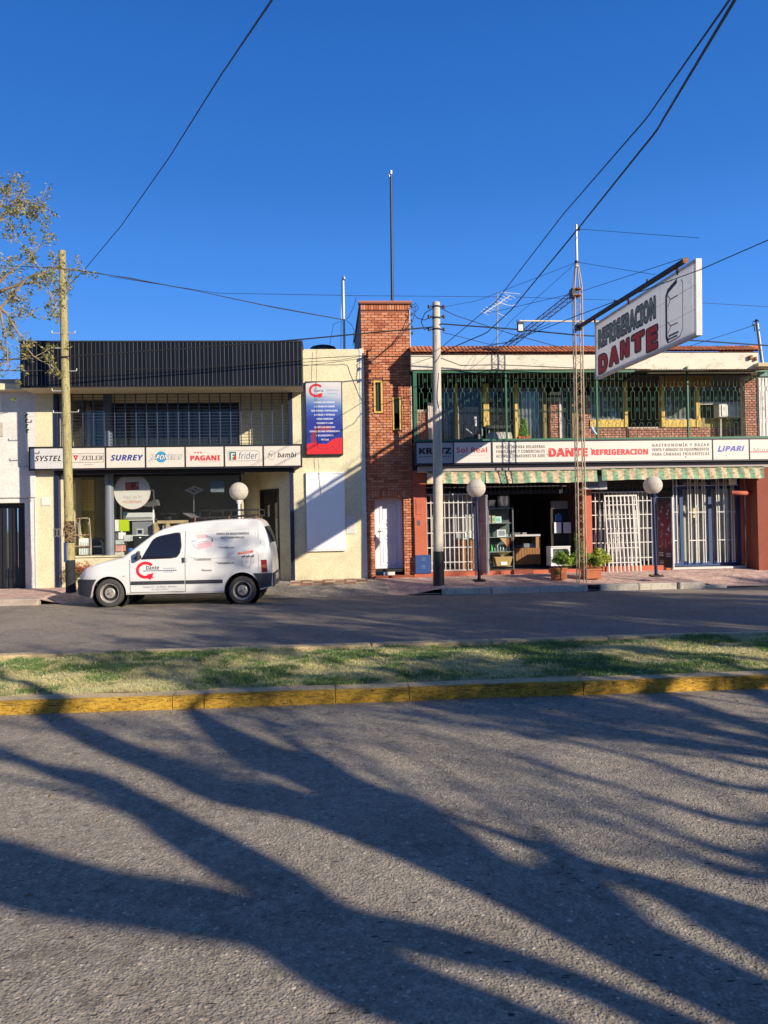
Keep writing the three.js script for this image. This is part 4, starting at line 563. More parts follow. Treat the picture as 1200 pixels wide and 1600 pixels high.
// shop sign box over the ground floor
{
  const sg = thing('refrigeration_sign', 'long white lit-box sign with red lettering below the green balcony', 'sign', [7, 2.985, FZ]);
  const y0 = 2.988, y1 = 3.506, xs = [2.156, 3.067, 4, 9.557, 10.505, 12.02];
  part('box', R(xs[0], xs[5], y0, y1, -18.48, .62), M.black, sg);
  part('frame', [RR(xs[0] - .02, xs[5], y1 - .012, y1 + .025, -18.44, .06, .006), RR(xs[0] - .02, xs[5], y0 - .03, y0 + .014, -18.44, .06, .006), ...xs.map((x, i) => RR(x - .016, x + (i === 2 ? .034 : .016), y0 + .014, y1 - .012, -18.442, .05, .006))], mat([.012, .014, .03], .4), sg);
  const red = '#dd3a38', gry = '#77736c';
  const P = [
    [440, (g, w, h) => { words(g, 'KRETZ', w / 2, 138, 100, { w: 400, fill: '#16181c', stroke: '#16181c', lw: 7 }); words(g, 'BALANZAS ELECTRÓNICAS', w / 2, 182, 26, { w: 390, fill: '#3c4046' }); }, '#a7abb2'],
    [440, (g, w, h) => { words(g, 'Sol Real', w / 2 - 6, 128, 92, { w: 380, fill: '#d8403e' }); words(g, 'Cortadoras de fiambre', w / 2, 168, 22, { w: 320, fill: '#d9a9a2', style: 'normal' }); poly(g, [[300, 44], [338, 58], [316, 64]], '#d8403e'); }, '#e9e2d6'],
    [2048, (g, w, h) => {
      g.save(); g.scale(w / 2580, 1);
      ['REPUESTOS PARA HELADERAS', 'FAMILIARES Y COMERCIALES', 'ACONDICIONADORES DE AIRE'].forEach((s, i) => words(g, s, 36, 80 + i * 58, 50, { w: 566, align: 'left', fill: '#6a665f', stroke: '#6a665f', lw: 2, space: 3 }));
      words(g, 'DANTE', 636, 190, 138, { w: 470, align: 'left', fill: red, stroke: red, lw: 12 }); g.fillStyle = '#e9e2d6'; for (let k = 0; k < 4; k++) g.fillRect(650 + k * 96, 104 + k % 2 * 30, 40, 6);
      words(g, 'REFRIGERACION', 1140, 176, 94, { w: 680, align: 'left', fill: red, stroke: red, lw: 8 });
      [['GASTRONOMÍA Y BAZAR', 7], ['VENTA Y ARMADO DE EQUIPAMIENTOS', 0], ['PARA CÁMARAS FRIGORÍFICAS', 4]].forEach(([s, sp], i) => words(g, s, 1862, 80 + i * 58, 52, { w: 686, align: 'left', fill: '#6a665f', stroke: '#6a665f', lw: 2, space: sp }));
      for (const [x, y] of [[2370, 96], [1132, 84], [620, 150], [2250, 205]]) { g.fillStyle = '#6a655c'; poly(g, [[x, y], [x + 22, y + 10], [x + 14, y + 16], [x + 26, y + 30], [x + 8, y + 20]], '#5d5850'); }
      g.restore();
    }, '#ebe3d5'],
    [440, (g, w, h) => { words(g, 'LiPARi', w / 2 - 10, 148, 92, { w: 330, slant: .3, fill: '#5a62b8', stroke: '#5a62b8', lw: 5 }); g.fillStyle = '#5a62b8'; g.fillRect(52, 150, 60, 7); poly(g, [[150, 196], [166, 204], [158, 216]], '#5d5850'); }, '#e9e2d4'],
    [660, (g, w, h) => { words(g, 'Morelli', 34, 160, 70, { align: 'left', w: 260, fill: '#8b8683', style: 'normal' }); g.fillStyle = '#e0796a'; g.fillRect(0, 154, w, 16); }, '#e9e2d4'],
  ];
  P.forEach(([w, d, bg], i) => part('sign_panel', face(xs[i] + (i === 2 ? .034 : .016), xs[i + 1] - .016, y0 + .014, y1 - .012, -18.45), print(w, 256, (g, W, H) => { d(g, W, H); grime(g, W, H, 70, .06); }, .4, bg), sg));
}
// striped awnings, rolled in: only their valances hang down
{
  const cloth = (name) => canvasTex(512, 128, (g, w, h) => { for (let i = 0; i < 8; i++) { g.fillStyle = i % 2 ? '#7fae8e' : '#d8bd9c'; g.fillRect(i * 64, 0, 64, h); } seed = 71; for (let i = 0; i < 260; i++) { const x = rnd() * w, y = rnd() ** 2 * h; g.fillStyle = pick(['rgba(150,95,50,.22)', 'rgba(120,80,45,.2)', 'rgba(240,225,190,.14)', 'rgba(60,90,60,.14)']); g.beginPath(); g.ellipse(x, y, rr(3, 26), rr(3, 16), 0, 0, 7); g.fill(); } });
  const ct = cloth(); ct.wrapS = ct.wrapT = THREE.RepeatWrapping; const cm = mat([.9, .9, .9], .95, { map: ct, side: THREE.DoubleSide });
  const awning = (label, x0, x1, y0, y1, ph) => {
    const t = thing('striped_awning', label, 'awning', [(x0 + x1) / 2, y0, AZ], 'green and beige striped awnings under the sign');
    const g = grid(Math.round((x1 - x0) * 26), 8, (u, v) => { const x = lerp(x0, x1, u); return V(x, lerp(y0, y1, v) + (1 - v) * .008 * Math.sin(x * 5 + ph), AZ - .05 * v + .014 * Math.sin(x * 9 + ph) * (1 - v * .6) + .009 * Math.sin(x * 23 + v * 3)); });
    const uv = g.attributes.uv, p = g.attributes.position; for (let i = 0; i < uv.count; i++) uv.setXY(i, (p.getX(i) + ph) / 1.17, uv.getY(i)); part('valance', g, cm, t);
    part('roller', bar(V(x0, y1 + .06, AZ - .17), V(x1, y1 + .06, AZ - .17), .055, .055, 12), mat([.02, .06, .04], .7), t);
    part('hem_bar', bar(V(x0, y1, AZ - .05), V(x1, y1, AZ - .05), .014), mat([.03, .08, .06], .6), t);
    part('arm', bar(V(x0 + .06, y1, AZ - .06), V(x0 + .06, y1 + .1, FZ), .018), M.galv, t); part('arm', bar(V(x1 - .06, y1, AZ - .06), V(x1 - .06, y1 + .1, FZ), .018), M.galv, t);
  };
  awning('short striped awning over the left grille, nearest the brick tower', 2.415, 3.841, 2.506, 2.801, .2);
  awning('middle striped awning over the open shop door', 3.864, 6.644, 2.498, 2.796, .9);
  awning('longest striped awning at the right over the blue folding doors', 6.758, 10.917, 2.534, 2.82, 1.6);
}

// ---------------------------------------------------------------- inside and in front of the open shop
{
  const solo = (name, label, cat, pos, list, group) => { const t = thing(name, label, cat, pos, group); for (const [n, g, m] of list) part(n, g, m, t); return t; };
  const fl = 0.326, wht = mat([.78, .77, .74], .45), cl = mat([.1, .13, .12], .3);
  const gl = M.glass, al = mat([.2, .22, .22], .35, { metalness: .6 });
  // glass cabinet with its shelves
  const cab = thing('glass_cabinet', 'tall glass display cabinet with shelves just inside the shop door', 'cabinet', [4.484, fl, -19.9]);
  const [cx0, cx1, cy0, cy1] = [4.142, 4.814, 0.335, 1.925];
  part('post', [cx0, cx1 - .03].map((x) => R(x, x + .03, cy0, cy1, -19.7, .03)), al, cab); part('top_board', R(cx0, cx1, cy1 - .03, cy1, -19.72, .5), al, cab); part('back_panel', R(cx0, cx1, cy0, cy1, -20.2, .02), cl, cab);
  const sh = [1.527, 1.163, 0.782, 0.401]; for (const y of sh) part('shelf', R(cx0 + .01, cx1 - .01, y - .015, y, -19.73, .45), mat([.3, .33, .33], .3), cab); part('pane', R(cx0 + .03, cx1 - .03, cy0, cy1 - .03, -19.712, .006), gl, cab);
  const pot = (x, y, z, r, h, lab) => { const t = thing('stock_pot', lab, 'pot', [x, y, z], 'steel pots on the cabinet'); part('body', [new THREE.LatheGeometry([[.01, 0], [r, 0], [r, h], [r + .012, h + .006], [r - .01, h], [r - .01, .02], [.01, .02]].map((p) => new THREE.Vector2(...p)), 28).translate(x, y, z)], mat([.75, .75, .75], .38, { metalness: .8, side: THREE.DoubleSide }), t); part('handle', [new THREE.TorusGeometry(.05, .008, 6, 14, Math.PI).rotateY(Math.PI / 2).translate(x + r, y + h * .75, z)], M.steel, t); };
  pot(4.285, cy1, -19.9, .1, .2, 'smaller steel stock pot at the left on the glass cabinet'); pot(4.608, cy1, -19.92, .165, .3, 'large shiny steel stock pot on the glass cabinet');
  seed = 15;
  const small = (x, y, w, h, c, lab, cat = 'box', name = 'packet') => { const t = thing(name, lab, cat, [x, y, -19.85]); part('body', RR(x - w / 2, x + w / 2, y, y + h, -19.8, .1, .008), mat(c, .5), t); part('label', RR(x - w * .35, x + w * .3, y + h * .25, y + h * .7, -19.795, .008, .002), mat([c[0] * .4, c[1] * .7, c[2] * .6], .5), t); };
  small(4.314, sh[0], .09, .19, [.5, .62, .35], 'pale green packet left on the top cabinet shelf'); small(4.441, sh[0], .16, .17, [.62, .74, .7], 'wide white and teal packet on the top cabinet shelf'); small(4.213, sh[0], .05, .2, [.6, .3, .36], 'thin pink packet at the edge of the top shelf');
  { const t = thing('picture_frame', 'white square picture frame on the middle cabinet shelf', 'frame', [4.501, sh[1], -19.8]); const [a, b, c, d] = [4.393, 4.621, 1.16, 1.352]; part('frame', [R(a, a + .03, c, d, -19.78, .03), R(b - .03, b, c, d, -19.78, .03), R(a + .03, b - .03, d - .03, d, -19.78, .03), R(a + .03, b - .03, c, c + .03, -19.78, .03)], wht, t); part('picture', R(a + .03, b - .03, c + .03, d - .03, -19.79, .01), mat([.3, .32, .34], .4), t); }
  small(4.687, sh[1], .15, .06, [.6, .6, .58], 'low grey tin beside the picture frame', 'tin', 'tin');
  seed = 16; for (let i = 0; i < 7; i++) { const x = 4.257 + i * .075, h = rr(.1, .2), t = thing('bottle', ['neon green squeeze bottle with a cap', 'clear tall bottle', 'short dark bottle', 'slim clear bottle', 'small grey bottle', 'round clear bottle', 'pale slim bottle'][i] + ' on the third cabinet shelf' + (i ? ', number ' + ['', 'second', 'third', 'fourth', 'fifth', 'sixth', 'last'][i] + ' from the left' : ''), 'bottle', [x, sh[2], -19.84], 'bottles in the glass cabinet'); const r = .026; const m = i ? new THREE.MeshPhysicalMaterial({ color: new THREE.Color().setRGB(.6, .7, .66), roughness: .1, transmission: .6, thickness: .02 }) : mat([.08, .75, .1], .4); part('body', [new THREE.LatheGeometry([[.002, 0], [r, 0], [r, h * .62], [r * .4, h * .78], [r * .4, h], [.002, h]].map((p) => new THREE.Vector2(...p)), 12).translate(x, sh[2], -19.84)], m, t); part('cap', [new THREE.CylinderGeometry(r * .45, r * .45, .02, 10).translate(x, sh[2] + h + .01, -19.84)], i ? M.black : mat([.08, .7, .1], .4), t); }
  { const t = thing('wicker_basket', 'tan basket with a white price tag at the bottom of the glass cabinet', 'basket', [4.49, sh[3], -19.62]); part('body', ext([[4.277, 0.641], [4.729, 0.648], [4.657, 0.419], [4.323, 0.426]], .28, -19.55, .01), mat([.5, .37, .15], .8, { map: T.plank }), t); part('tag', RR(4.419, 4.585, 0.444, 0.526, -19.535, .012, .002), wht, t); part('dried_stalk', [0, 1, 2, 3, 4].map((i) => bar(V(4.48, 0.65, -19.68), V(4.387 + i * .08, 0.781 + .02 * (i % 2), -19.7), .006)), mat([.3, .25, .08], .8), t); }
  { const t = thing('paper_cone', 'brown triangular pennant hanging in the glass cabinet', 'ornament', [4.664, sh[2] + .1, -19.79]); part('body', ext([[4.448, 1.145], [4.853, 1.137], [4.662, 0.874]], .02, -19.78, .003), mat([.28, .1, .04], .7), t); part('edge', ext([[4.443, 1.145], [4.628, 1.133], [4.624, 0.942]], .008, -19.765, .001), mat([.55, .36, .16], .7), t); }
  // wooden counter with a curved glass front
  { const t = thing('wooden_counter', 'varnished wooden counter with a curved glass case inside the shop', 'counter', [5.236, fl, -20]); const [a, b, c, d] = [4.916, 5.583, 0.42, 0.857]; for (let i = 0; i < 9; i++) part('plank', RR(a + (b - a) * i / 9 + .003, a + (b - a) * (i + 1) / 9 - .003, c, d, -19.95, .04, .004), mat([.36 + .03 * (i % 3), .2, .08], .4, { map: T.plank }), t); part('body', R(a, b, c, d - .01, -19.99, .5), M.wood, t); part('top', R(a - .02, b, 1.16, 1.21, -19.93, .6), mat([.5, .5, .48], .3), t); part('end_panel', R(b - .12, b, d, 1.16, -19.96, .5), M.wood, t); part('glass_front', grid(10, 1, (u, v) => V(lerp(a, b - .12, v), d + .24 * Math.sin(u * 1.5), -19.94 - .28 * (1 - Math.cos(u * 1.5)))), new THREE.MeshPhysicalMaterial({ color: new THREE.Color().setRGB(.8, .85, .85), roughness: .02, transmission: 1, thickness: 0, side: THREE.DoubleSide }), t); part('shelf_goods', RR(5.166, 5.51, 0.85, 0.969, -20.1, .2, .02), mat([.25, .26, .26], .5), t); part('till', RR(4.838, 5.06, 1.165, 1.266, -20, .2, .01), mat([.2, .22, .22], .3, { metalness: .6 }), t); part('till', RR(5.112, 5.232, 1.177, 1.262, -20, .2, .01), M.steel, t); part('skid', R(a - .1, b, fl, c, -20.0, .4), M.black, t); }
  { const t = thing('inner_counter', 'orange wooden counter behind the left white grille', 'counter', [3.532, fl, -19.8]); const [a, b, c, d] = [3.268, 3.785, 0.322, 1.114]; for (let i = 0; i < 4; i++) part('plank', RR(a + (b - a) * i / 4 + .003, a + (b - a) * (i + 1) / 4 - .003, c, d, -19.7, .03, .004), mat([.58, .28, .1], .6, { map: T.plank }), t); part('top', RR(a - .02, b, d, d + .04, -19.66, .4, .006), M.white, t); part('jar', [0, 1, 2, 3].map((i) => new THREE.CylinderGeometry(.035, .035, .16 + .04 * (i % 2), 12).translate(a + .06 + i * .12, d + .13, -19.85)), wht, t); }
  // door leaf with notices
  { const t = thing('shop_door', 'dark timber door leaf with three notices hung on it', 'door', [6.049, fl, -19.7]); const [a, b, c, d] = [5.796, 6.34, 0.299, 2.082]; part('stile', [R(a, a + .06, c, d, -19.7, .05), R(b - .06, b, c, d, -19.7, .05)], M.darkWood, t); part('rail', [R(a + .06, b - .06, d - .12, d, -19.701, .05), R(a + .06, b - .06, c, c + .3, -19.701, .05)], M.darkWood, t); part('pane', R(a + .06, b - .06, c + .3, d - .12, -19.73, .01), M.mirror, t);
    part('notice', RR(5.913, 6.074, 1.55, 1.716, -19.66, .012, .003), print(64, 64, (g) => { words(g, 'VISA', 32, 44, 20, { w: 44, fill: '#cfdcf0' }); }, .5, '#2262b4'), t); part('notice', RR(5.873, 6.06, 1.234, 1.517, -19.655, .01, .002), mat([.72, .72, .74], .6), t); part('notice', RR(6.111, 6.314, 1.229, 1.512, -19.65, .01, .002), print(96, 128, (g) => { g.strokeStyle = '#c9303a'; g.lineWidth = 14; g.beginPath(); g.arc(80, 60, 34, 0, 7); g.stroke(); poly(g, [[30, 128], [96, 96], [96, 128]], '#c9303a'); }, .6, '#d9d5d2'), t); part('hook', bar(V(5.991, 1.716, -19.66), V(5.991, 1.749, -19.66), .012), M.steel, t); part('letter_panel', RR(5.81, 6.252, 1.866, 2.066, -19.685, .012, .003), mat([.2, .19, .17], .7), t); }
  { const t = thing('chest_freezer', 'white open-topped box leaning by the shop door behind the planter', 'freezer', [5.864, fl, -19.3]); const [a, b, c, d] = [5.621, 6.118, 0.414, 0.9]; part('shell', [R(a, a + .05, c, d, -19.15, .4), R(b - .05, b, c, d, -19.15, .4), R(a + .05, b - .05, c, c + .05, -19.15, .4), R(a + .05, b - .05, d - .05, d, -19.15, .4)], wht, t); part('inner_back', R(a + .05, b - .05, c + .05, d - .05, -19.5, .03), mat([.45, .52, .52], .4), t); part('rim', RR(a - .01, b + .01, d - .012, d + .012, -19.12, .1, .008), wht, t); }
  { const t = thing('air_curtain', 'grey air conditioning unit hung under the awning beside the orange pilaster', 'air conditioner', [6.683, 2.338, -18.95]); part('body', RR(6.422, 6.965, 2.37, 2.611, -18.85, .28, .01), mat([.2, .21, .22], .5), t); part('end_cap', RR(6.782, 6.996, 2.317, 2.67, -18.82, .3, .012), mat([.42, .43, .44], .5), t); part('outlet', RR(6.403, 6.828, 2.329, 2.385, -18.83, .25, .006), mat([.6, .6, .6], .5), t); }
}
// hinged banners seen almost edge-on
{
  const leaf = (label, a, b, y0, y1, front, edge) => { const t = thing('hinged_banner', label, 'banner', [a.x, y0, a.z]); const d = b.clone().sub(a), L = d.length(), ang = -Math.atan2(d.z, d.x), on = (g) => uvm(g.rotateY(ang).translate(a.x, 0, a.z)); const pl = new THREE.PlaneGeometry(L - .02, y1 - y0 - .02).translate(L / 2, (y0 + y1) / 2, .016).rotateY(ang).translate(a.x, 0, a.z).toNonIndexed(); part('board', on(bx(L / 2, (y0 + y1) / 2, 0, L, y1 - y0, .024)), M.white, t); part('print', pl, front, t); if (edge) part('edge', on(bx(L, (y0 + y1) / 2, 0, .03, y1 - y0 + .01, .05)), M.whitePaint, t); };
  const a0 = V(3.815, 0, -19.3), a1 = V(3.955, 0, -18.95), y0 = .27, y1 = 2.228;
  leaf('faded pinkish banner board standing open left of the shop doorway', a0, a1, y0, y1, print(256, 1024, (g, w, h) => { seed = 3; for (let i = 0; i < 120; i++) { g.fillStyle = pick(['rgba(180,120,115,.35)', 'rgba(140,95,95,.3)', 'rgba(200,170,165,.3)']); g.beginPath(); g.ellipse(rnd() * w, h * .2 + rnd() * h * .7, rr(8, 50), rr(20, 90), 0, 0, 7); g.fill(); } g.fillStyle = 'rgba(215,190,185,.5)'; g.fillRect(0, 360, w, 14); g.fillRect(0, 560, w, 12); }, .6, '#a58682'), true);
  const b0 = V(8.455, 0, -19.25), b1 = V(8.716, 0, -18.95);
  leaf('dark red printed banner board beside the blue folding doors', b0, b1, .3, 2.105, print(300, 1024, (g, w, h) => {
    const gr = g.createLinearGradient(0, 0, 0, h); gr.addColorStop(0, '#33161a'); gr.addColorStop(.3, '#7d1f26'); gr.addColorStop(.65, '#8a2229'); gr.addColorStop(.85, '#2a1417'); gr.addColorStop(1, '#1d1113'); g.fillStyle = gr; g.fillRect(0, 0, w, h); seed = 9;
    for (let i = 0; i < 46; i++) { g.save(); g.translate(rnd() * w, 60 + rnd() * h * .66); g.rotate(rr(-1, 1)); g.fillStyle = pick(['#b9b4b0', '#94504e', '#c9c4bd', '#6c2226', '#a9837a', '#8f9294']); const k = rnd(); if (k < .4) g.fillRect(0, 0, rr(10, 42), rr(14, 50)); else if (k < .7) ell(g, 0, 0, rr(8, 24), rr(8, 30), g.fillStyle); else poly(g, [[0, 0], [10, -6], [16, 70], [4, 70]], g.fillStyle); g.restore(); }
    g.fillStyle = '#d8d4d0'; for (let i = 0; i < 3; i++) { g.fillRect(20, 800 + i * 22, 90, 9); g.fillRect(170, 810 + i * 22, 100, 8); } ell(g, 70, 950, 36, 36, null, '#d8d4d0', 6); g.fillStyle = '#d8d4d0'; g.fillRect(52, 940, 36, 20);
  }, .45, '#7d1f26'), true);
}
// spare grille panel leaning on the wall
{
  const t = thing('leaning_grille', 'loose white grille panel leaning against the right-hand shop window', 'grille', [7.46, .22, -18.95]);
  const w = 0.818, h = 2.174 - .22, q0 = 0; t.rotation.set(-.1, 0, .004); t.updateMatrixWorld(true);
  const loc = (n, g) => { const m = new THREE.Mesh(mg(g), M.whitePaint); m.name = n; m.castShadow = m.receiveShadow = true; t.add(m); };
  for (const x of [-w / 2, w / 2]) loc('frame_bar', bx(x, h / 2, 0, .034, h, .034)); for (const y of [0, h]) loc('frame_bar', bx(0, y, 0, w + .034, .034, .033));
  for (let i = 1; i < 8; i++) loc('bar', bx(-w / 2 + w * i / 8, h / 2, 0, .03, h - .034, .024)); for (const y of [.13, .32, .51, .7, .88]) loc('cross_bar', bx(0, h * y, .016, w - .03, .022, .014));
}
// ---------------------------------------------------------------- plants
const leafMat = (c) => new THREE.MeshPhysicalMaterial({ color: new THREE.Color().setRGB(...c), roughness: .75, side: THREE.DoubleSide, transmission: .35, thickness: 0 });
function leaves(pts, size, flat = 1) { // small folded leaves at points
  const P = []; for (const p of pts) { const s = size * rr(.6, 1.3), a = rnd() * 6.28, e = rr(-.9, .9) * flat, d = V(Math.cos(a) * Math.cos(e), Math.sin(e), Math.sin(a) * Math.cos(e)), q = V().crossVectors(d, V(rr(-1, 1), 1, rr(-1, 1))).normalize(), n = V().crossVectors(q, d), tip = p.clone().addScaledVector(d, s), m1 = p.clone().addScaledVector(d, s * .5).addScaledVector(q, s * .24).addScaledVector(n, s * .1), m2 = p.clone().addScaledVector(d, s * .5).addScaledVector(q, -s * .24).addScaledVector(n, s * .1); P.push(p, m1, tip, p, tip, m2); }
  const g = new THREE.BufferGeometry().setFromPoints(P); g.setAttribute('uv', new THREE.Float32BufferAttribute(new Float32Array(P.length * 2), 2)); g.computeVertexNormals(); return g;
}
{
  seed = 120;
  const planter = (name, label, [a, b, c, d], z, dep) => { const t = thing(name, label, 'planter', [(a + b) / 2, c, z - dep / 2]); part('box', [RR(a, b, c, d, z, dep, .02), RR(a - .015, b + .015, d - .05, d, z + .015, dep + .03, .012)], M.terracotta, t); part('soil', R(a + .03, b - .03, d - .01, d + .004, z - .03, dep - .06), mat([.05, .035, .025], .95), t); return t; };
  const p1 = planter('clay_planter', 'square terracotta planter left of the lattice mast', [5.234, 5.539, 0.193, 0.462], -17.6, .3), p2 = planter('clay_planter', 'wide terracotta planter right of the lattice mast', [5.983, 6.367, 0.189, 0.429], -17.6, .36);
  const bush = (name, label, cx, cy, cz, rx, ry, rz, n, c, size, stems = 26) => { const t = thing(name, label, 'plant', [cx, cy - ry, cz]), st = []; const pts = []; for (let k = 0; k < stems; k++) { const a = rnd() * 6.28, r = Math.sqrt(rnd()), top = V(cx + rx * r * Math.cos(a), cy + ry * rr(-.4, 1) * (1.15 - r * .6), cz + rz * r * Math.sin(a)), base = V(cx + rx * .3 * r * Math.cos(a), cy - ry * .9, cz + rz * .3 * r * Math.sin(a)), mid = base.clone().lerp(top, .6).add(V(0, ry * .25, 0)); st.push(tube([base, mid, top], .004, 6, 3)); const cv = new THREE.CatmullRomCurve3([base, mid, top]); for (let i = 0; i < n / stems; i++) { const q = cv.getPoint(rr(.25, 1)); q.add(V(rr(-.05, .05), rr(-.04, .05), rr(-.05, .05))); pts.push(q); } } part('stem', st, mat([.12, .13, .03], .8), t); const k = Math.floor(pts.length / 3); [[1, 1, 1], [1.35, 1.2, .9], [.6, .72, .7]].forEach((m, i) => stuff(part('foliage', leaves(pts.slice(k * i, k * (i + 1)), size), leafMat(c.map((v, j) => v * m[j])), t))); return t; };
  bush('asparagus_fern', 'feathery green plant spilling over the left planter', 5.546, 0.653, -17.7, .4, .25, .28, 3000, [.26, .4, .045], .06);
  bush('leafy_shrub', 'bright yellow-green shrub in the wide planter right of the mast', 6.191, 0.637, -17.75, .46, .28, .3, 4000, [.4, .48, .05], .06, 40);
  bush('tall_fern', 'tall thin fern climbing behind the lattice mast', 5.776, 0.894, -17.5, .16, .34, .15, 800, [.22, .32, .04], .045, 14);
  bush('trailing_plant', 'dry brownish plant trailing down the left planter side', 5.315, 0.383, -17.55, .1, .16, .06, 160, [.2, .2, .05], .045, 8);
  // conifer in a pot on the balcony
  const z = -19.0, x = 4.941, yb = 3.557, pt = thing('balcony_planter', 'ribbed terracotta trough with a small conifer on the balcony', 'planter', [x, yb, z]);
  for (let i = 0; i < 5; i++) part('rib', RR(x - .15 + i * .06, x - .15 + i * .06 + .052, yb, yb + .12, z + .1, .2, .02), mat([.6, .16, .07], .8), pt); part('rim', RR(x - .16, x + .16, yb + .1, yb + .125, z + .11, .22, .01), mat([.6, .16, .07], .8), pt);
  const ct = thing('small_conifer', 'small cone-shaped conifer growing in the balcony trough', 'plant', [x, yb + .12, z]); part('stem', bar(V(x, yb + .1, z), V(x, yb + .5, z), .012), M.wood, ct); const pts = []; for (let i = 0; i < 1500; i++) { const t = rnd() ** 1.3, r = .145 * (1 - t * .75) * Math.sqrt(rnd()), a = rnd() * 6.28; pts.push(V(x + r * Math.cos(a), yb + .14 + t * .44, z + r * Math.sin(a))); } stuff(part('foliage', leaves(pts, .045), leafMat([.24, .4, .05]), ct));
  // balcony clutter
  { const t = thing('upturned_basin', 'pale plastic basin upside down on the balcony floor', 'basin', [4.381, yb, -19.2]); part('tub', [new THREE.LatheGeometry([[.34, 0], [.36, .02], [.31, .24], [.02, .26]].map((p) => new THREE.Vector2(...p)), 28).translate(4.381, yb, -19.25)], mat([.42, .4, .36], .6), t); part('lid', RR(4.044, 4.734, 3.908, 4.006, -19.2, .35, .02), M.black, t); }
  { const t = thing('watering_can', 'dark watering can with a spout on the balcony floor', 'watering can', [3.756, yb, -19.1]); part('body', [new THREE.CylinderGeometry(.1, .12, .2, 16).translate(3.789, yb + .1, -19.1)], M.black, t); part('spout', [bar(V(3.71, 3.741, -19.1), V(3.502, 3.904, -19.1), .015)], mat([.4, .42, .42], .5), t); }
  { const t = thing('white_bottle', 'white spray bottle standing on the balcony', 'bottle', [3.747, 3.87, -19.1]); part('body', [new THREE.CylinderGeometry(.03, .03, .16, 12).translate(3.749, 4.047, -19.1)], M.whitePaint, t); part('head', RR(3.719, 3.784, 4.143, 4.208, -19.08, .05, .006), M.whitePaint, t); part('stand', bar(V(3.739, 3.58, -19.1), V(3.747, 3.966, -19.1), .02), M.black, t); }
  { const t = thing('blue_cloth', 'light blue rag tied to the balcony railing right of the mast', 'cloth', [6.61, 3.763, -18.68]); part('fold', [tube([V(6.566, 3.87, -18.66), V(6.59, 3.803, -18.64), V(6.644, 3.726, -18.66)], .035, 8, 7), tube([V(6.55, 3.854, -18.66), V(6.623, 3.819, -18.64)], .028, 5, 6)], mat([.35, .5, .66], .9), t); part('tail', tube([V(6.645, 3.742, -18.66), V(6.688, 3.677, -18.65)], .025, 5, 6), mat([.55, .62, .7], .9), t); }
  { const t = thing('white_cabinet', 'white panelled cabinet at the right end of the balcony', 'cabinet', [10.667, 3.933, -19.6]); part('body', R(10.362, 11.028, 4.22, 4.559, -19.6, .3), M.white, t); for (const a of [[10.414, 10.589, 4.239, 4.527], [10.641, 10.817, 4.237, 4.525], [10.869, 11.01, 4.235, 4.524]]) part('door_panel', RR(...a, -19.585, .02, .006), mat([.62, .6, .56], .6), t); part('leg', [bar(V(10.445, 4.236, -19.7), V(10.429, 3.573, -19.7), .02), bar(V(11.044, 4.231, -19.7), V(11.028, 3.567, -19.7), .02)], M.white, t); }
  bush('flowering_bush', 'small bush with orange flowers beside the wooden pole under the shop window', -6.018, 0.585, -19.2, .3, .2, .2, 500, [.3, .17, .06], .06);
  { const t = thing('orange_flowers', 'orange-red blossoms on the bush below the shop window', 'flowers', [-5.955, 0.596, -19]); const q = []; for (let i = 0; i < 240; i++) q.push(V(-5.94 + rr(-.26, .28), 0.642 + rr(-.12, .14), -19 + rr(-.1, .12))); stuff(part('petals', leaves(q, .055), leafMat([.62, .16, .06]), t)); }
  bush('low_weed', 'low reddish weed left of the wooden pole base', -6.286, 0.45, -19.0, .12, .18, .1, 160, [.25, .14, .08], .05, 8);
}

// ---------------------------------------------------------------- poles, lamps, mast, hanging sign, aerials
const PZ = -17.47;
{
  const b = V(2.506, 0.161, PZ), t = V(2.571, 6.609, PZ), at = (k) => b.clone().lerp(t, k), r0 = .122, r1 = .088, rad = (k) => lerp(r0, r1, k);
  b.y = .1; const pole = thing('concrete_pole', 'round grey concrete utility pole with a black painted foot', 'pole', [b.x, .1, PZ]);
  part('shaft', bar(at(0), at(1), r0, r1, 24), mat([.62, .58, .5], .85, { map: again(T.stain, .8, 1), bumpMap: again(T.grainBump, 2), bumpScale: .004 }), pole); part('painted_foot', bar(b, at(.125), r0 + .008, rad(.125) + .008, 24), mat([.012, .012, .013], .5), pole);
  part('cap', [new THREE.SphereGeometry(r1, 16, 6, 0, 7, 0, 1.57).scale(1, .3, 1).translate(t.x, t.y, PZ)], M.concrete, pole);
  for (const k of [.945, .985, .62, .905]) part('band', bar(at(k - .003), at(k + .003), rad(k) + .005, rad(k) + .005, 20), k > .9 ? M.matt : M.galv, pole);
  for (const [k, s] of [[.985, -1], [.985, 1], [.95, -1], [.95, 1], [.905, -1], [.905, 1]]) { const p = at(k); part('insulator', [bar(p, p.clone().add(V(s * .17, .005, .02)), .014), new THREE.CylinderGeometry(.028, .034, .07, 10).translate(p.x + s * .17, p.y, p.z + .02)], M.black, pole); }
  part('ground_wire', tube([at(.45).add(V(.03, 0, .12)), at(.6).add(V(.05, 0, .11)), at(.66).add(V(.0, 0, .115)), at(.75).add(V(.04, 0, .105))], .008, 24), M.galv, pole);
}
const wp0 = V(-5.655, 0.175, -17.45), wp1 = V(-5.753, 7.732, -17.45), wAt = (k) => wp0.clone().lerp(wp1, k);
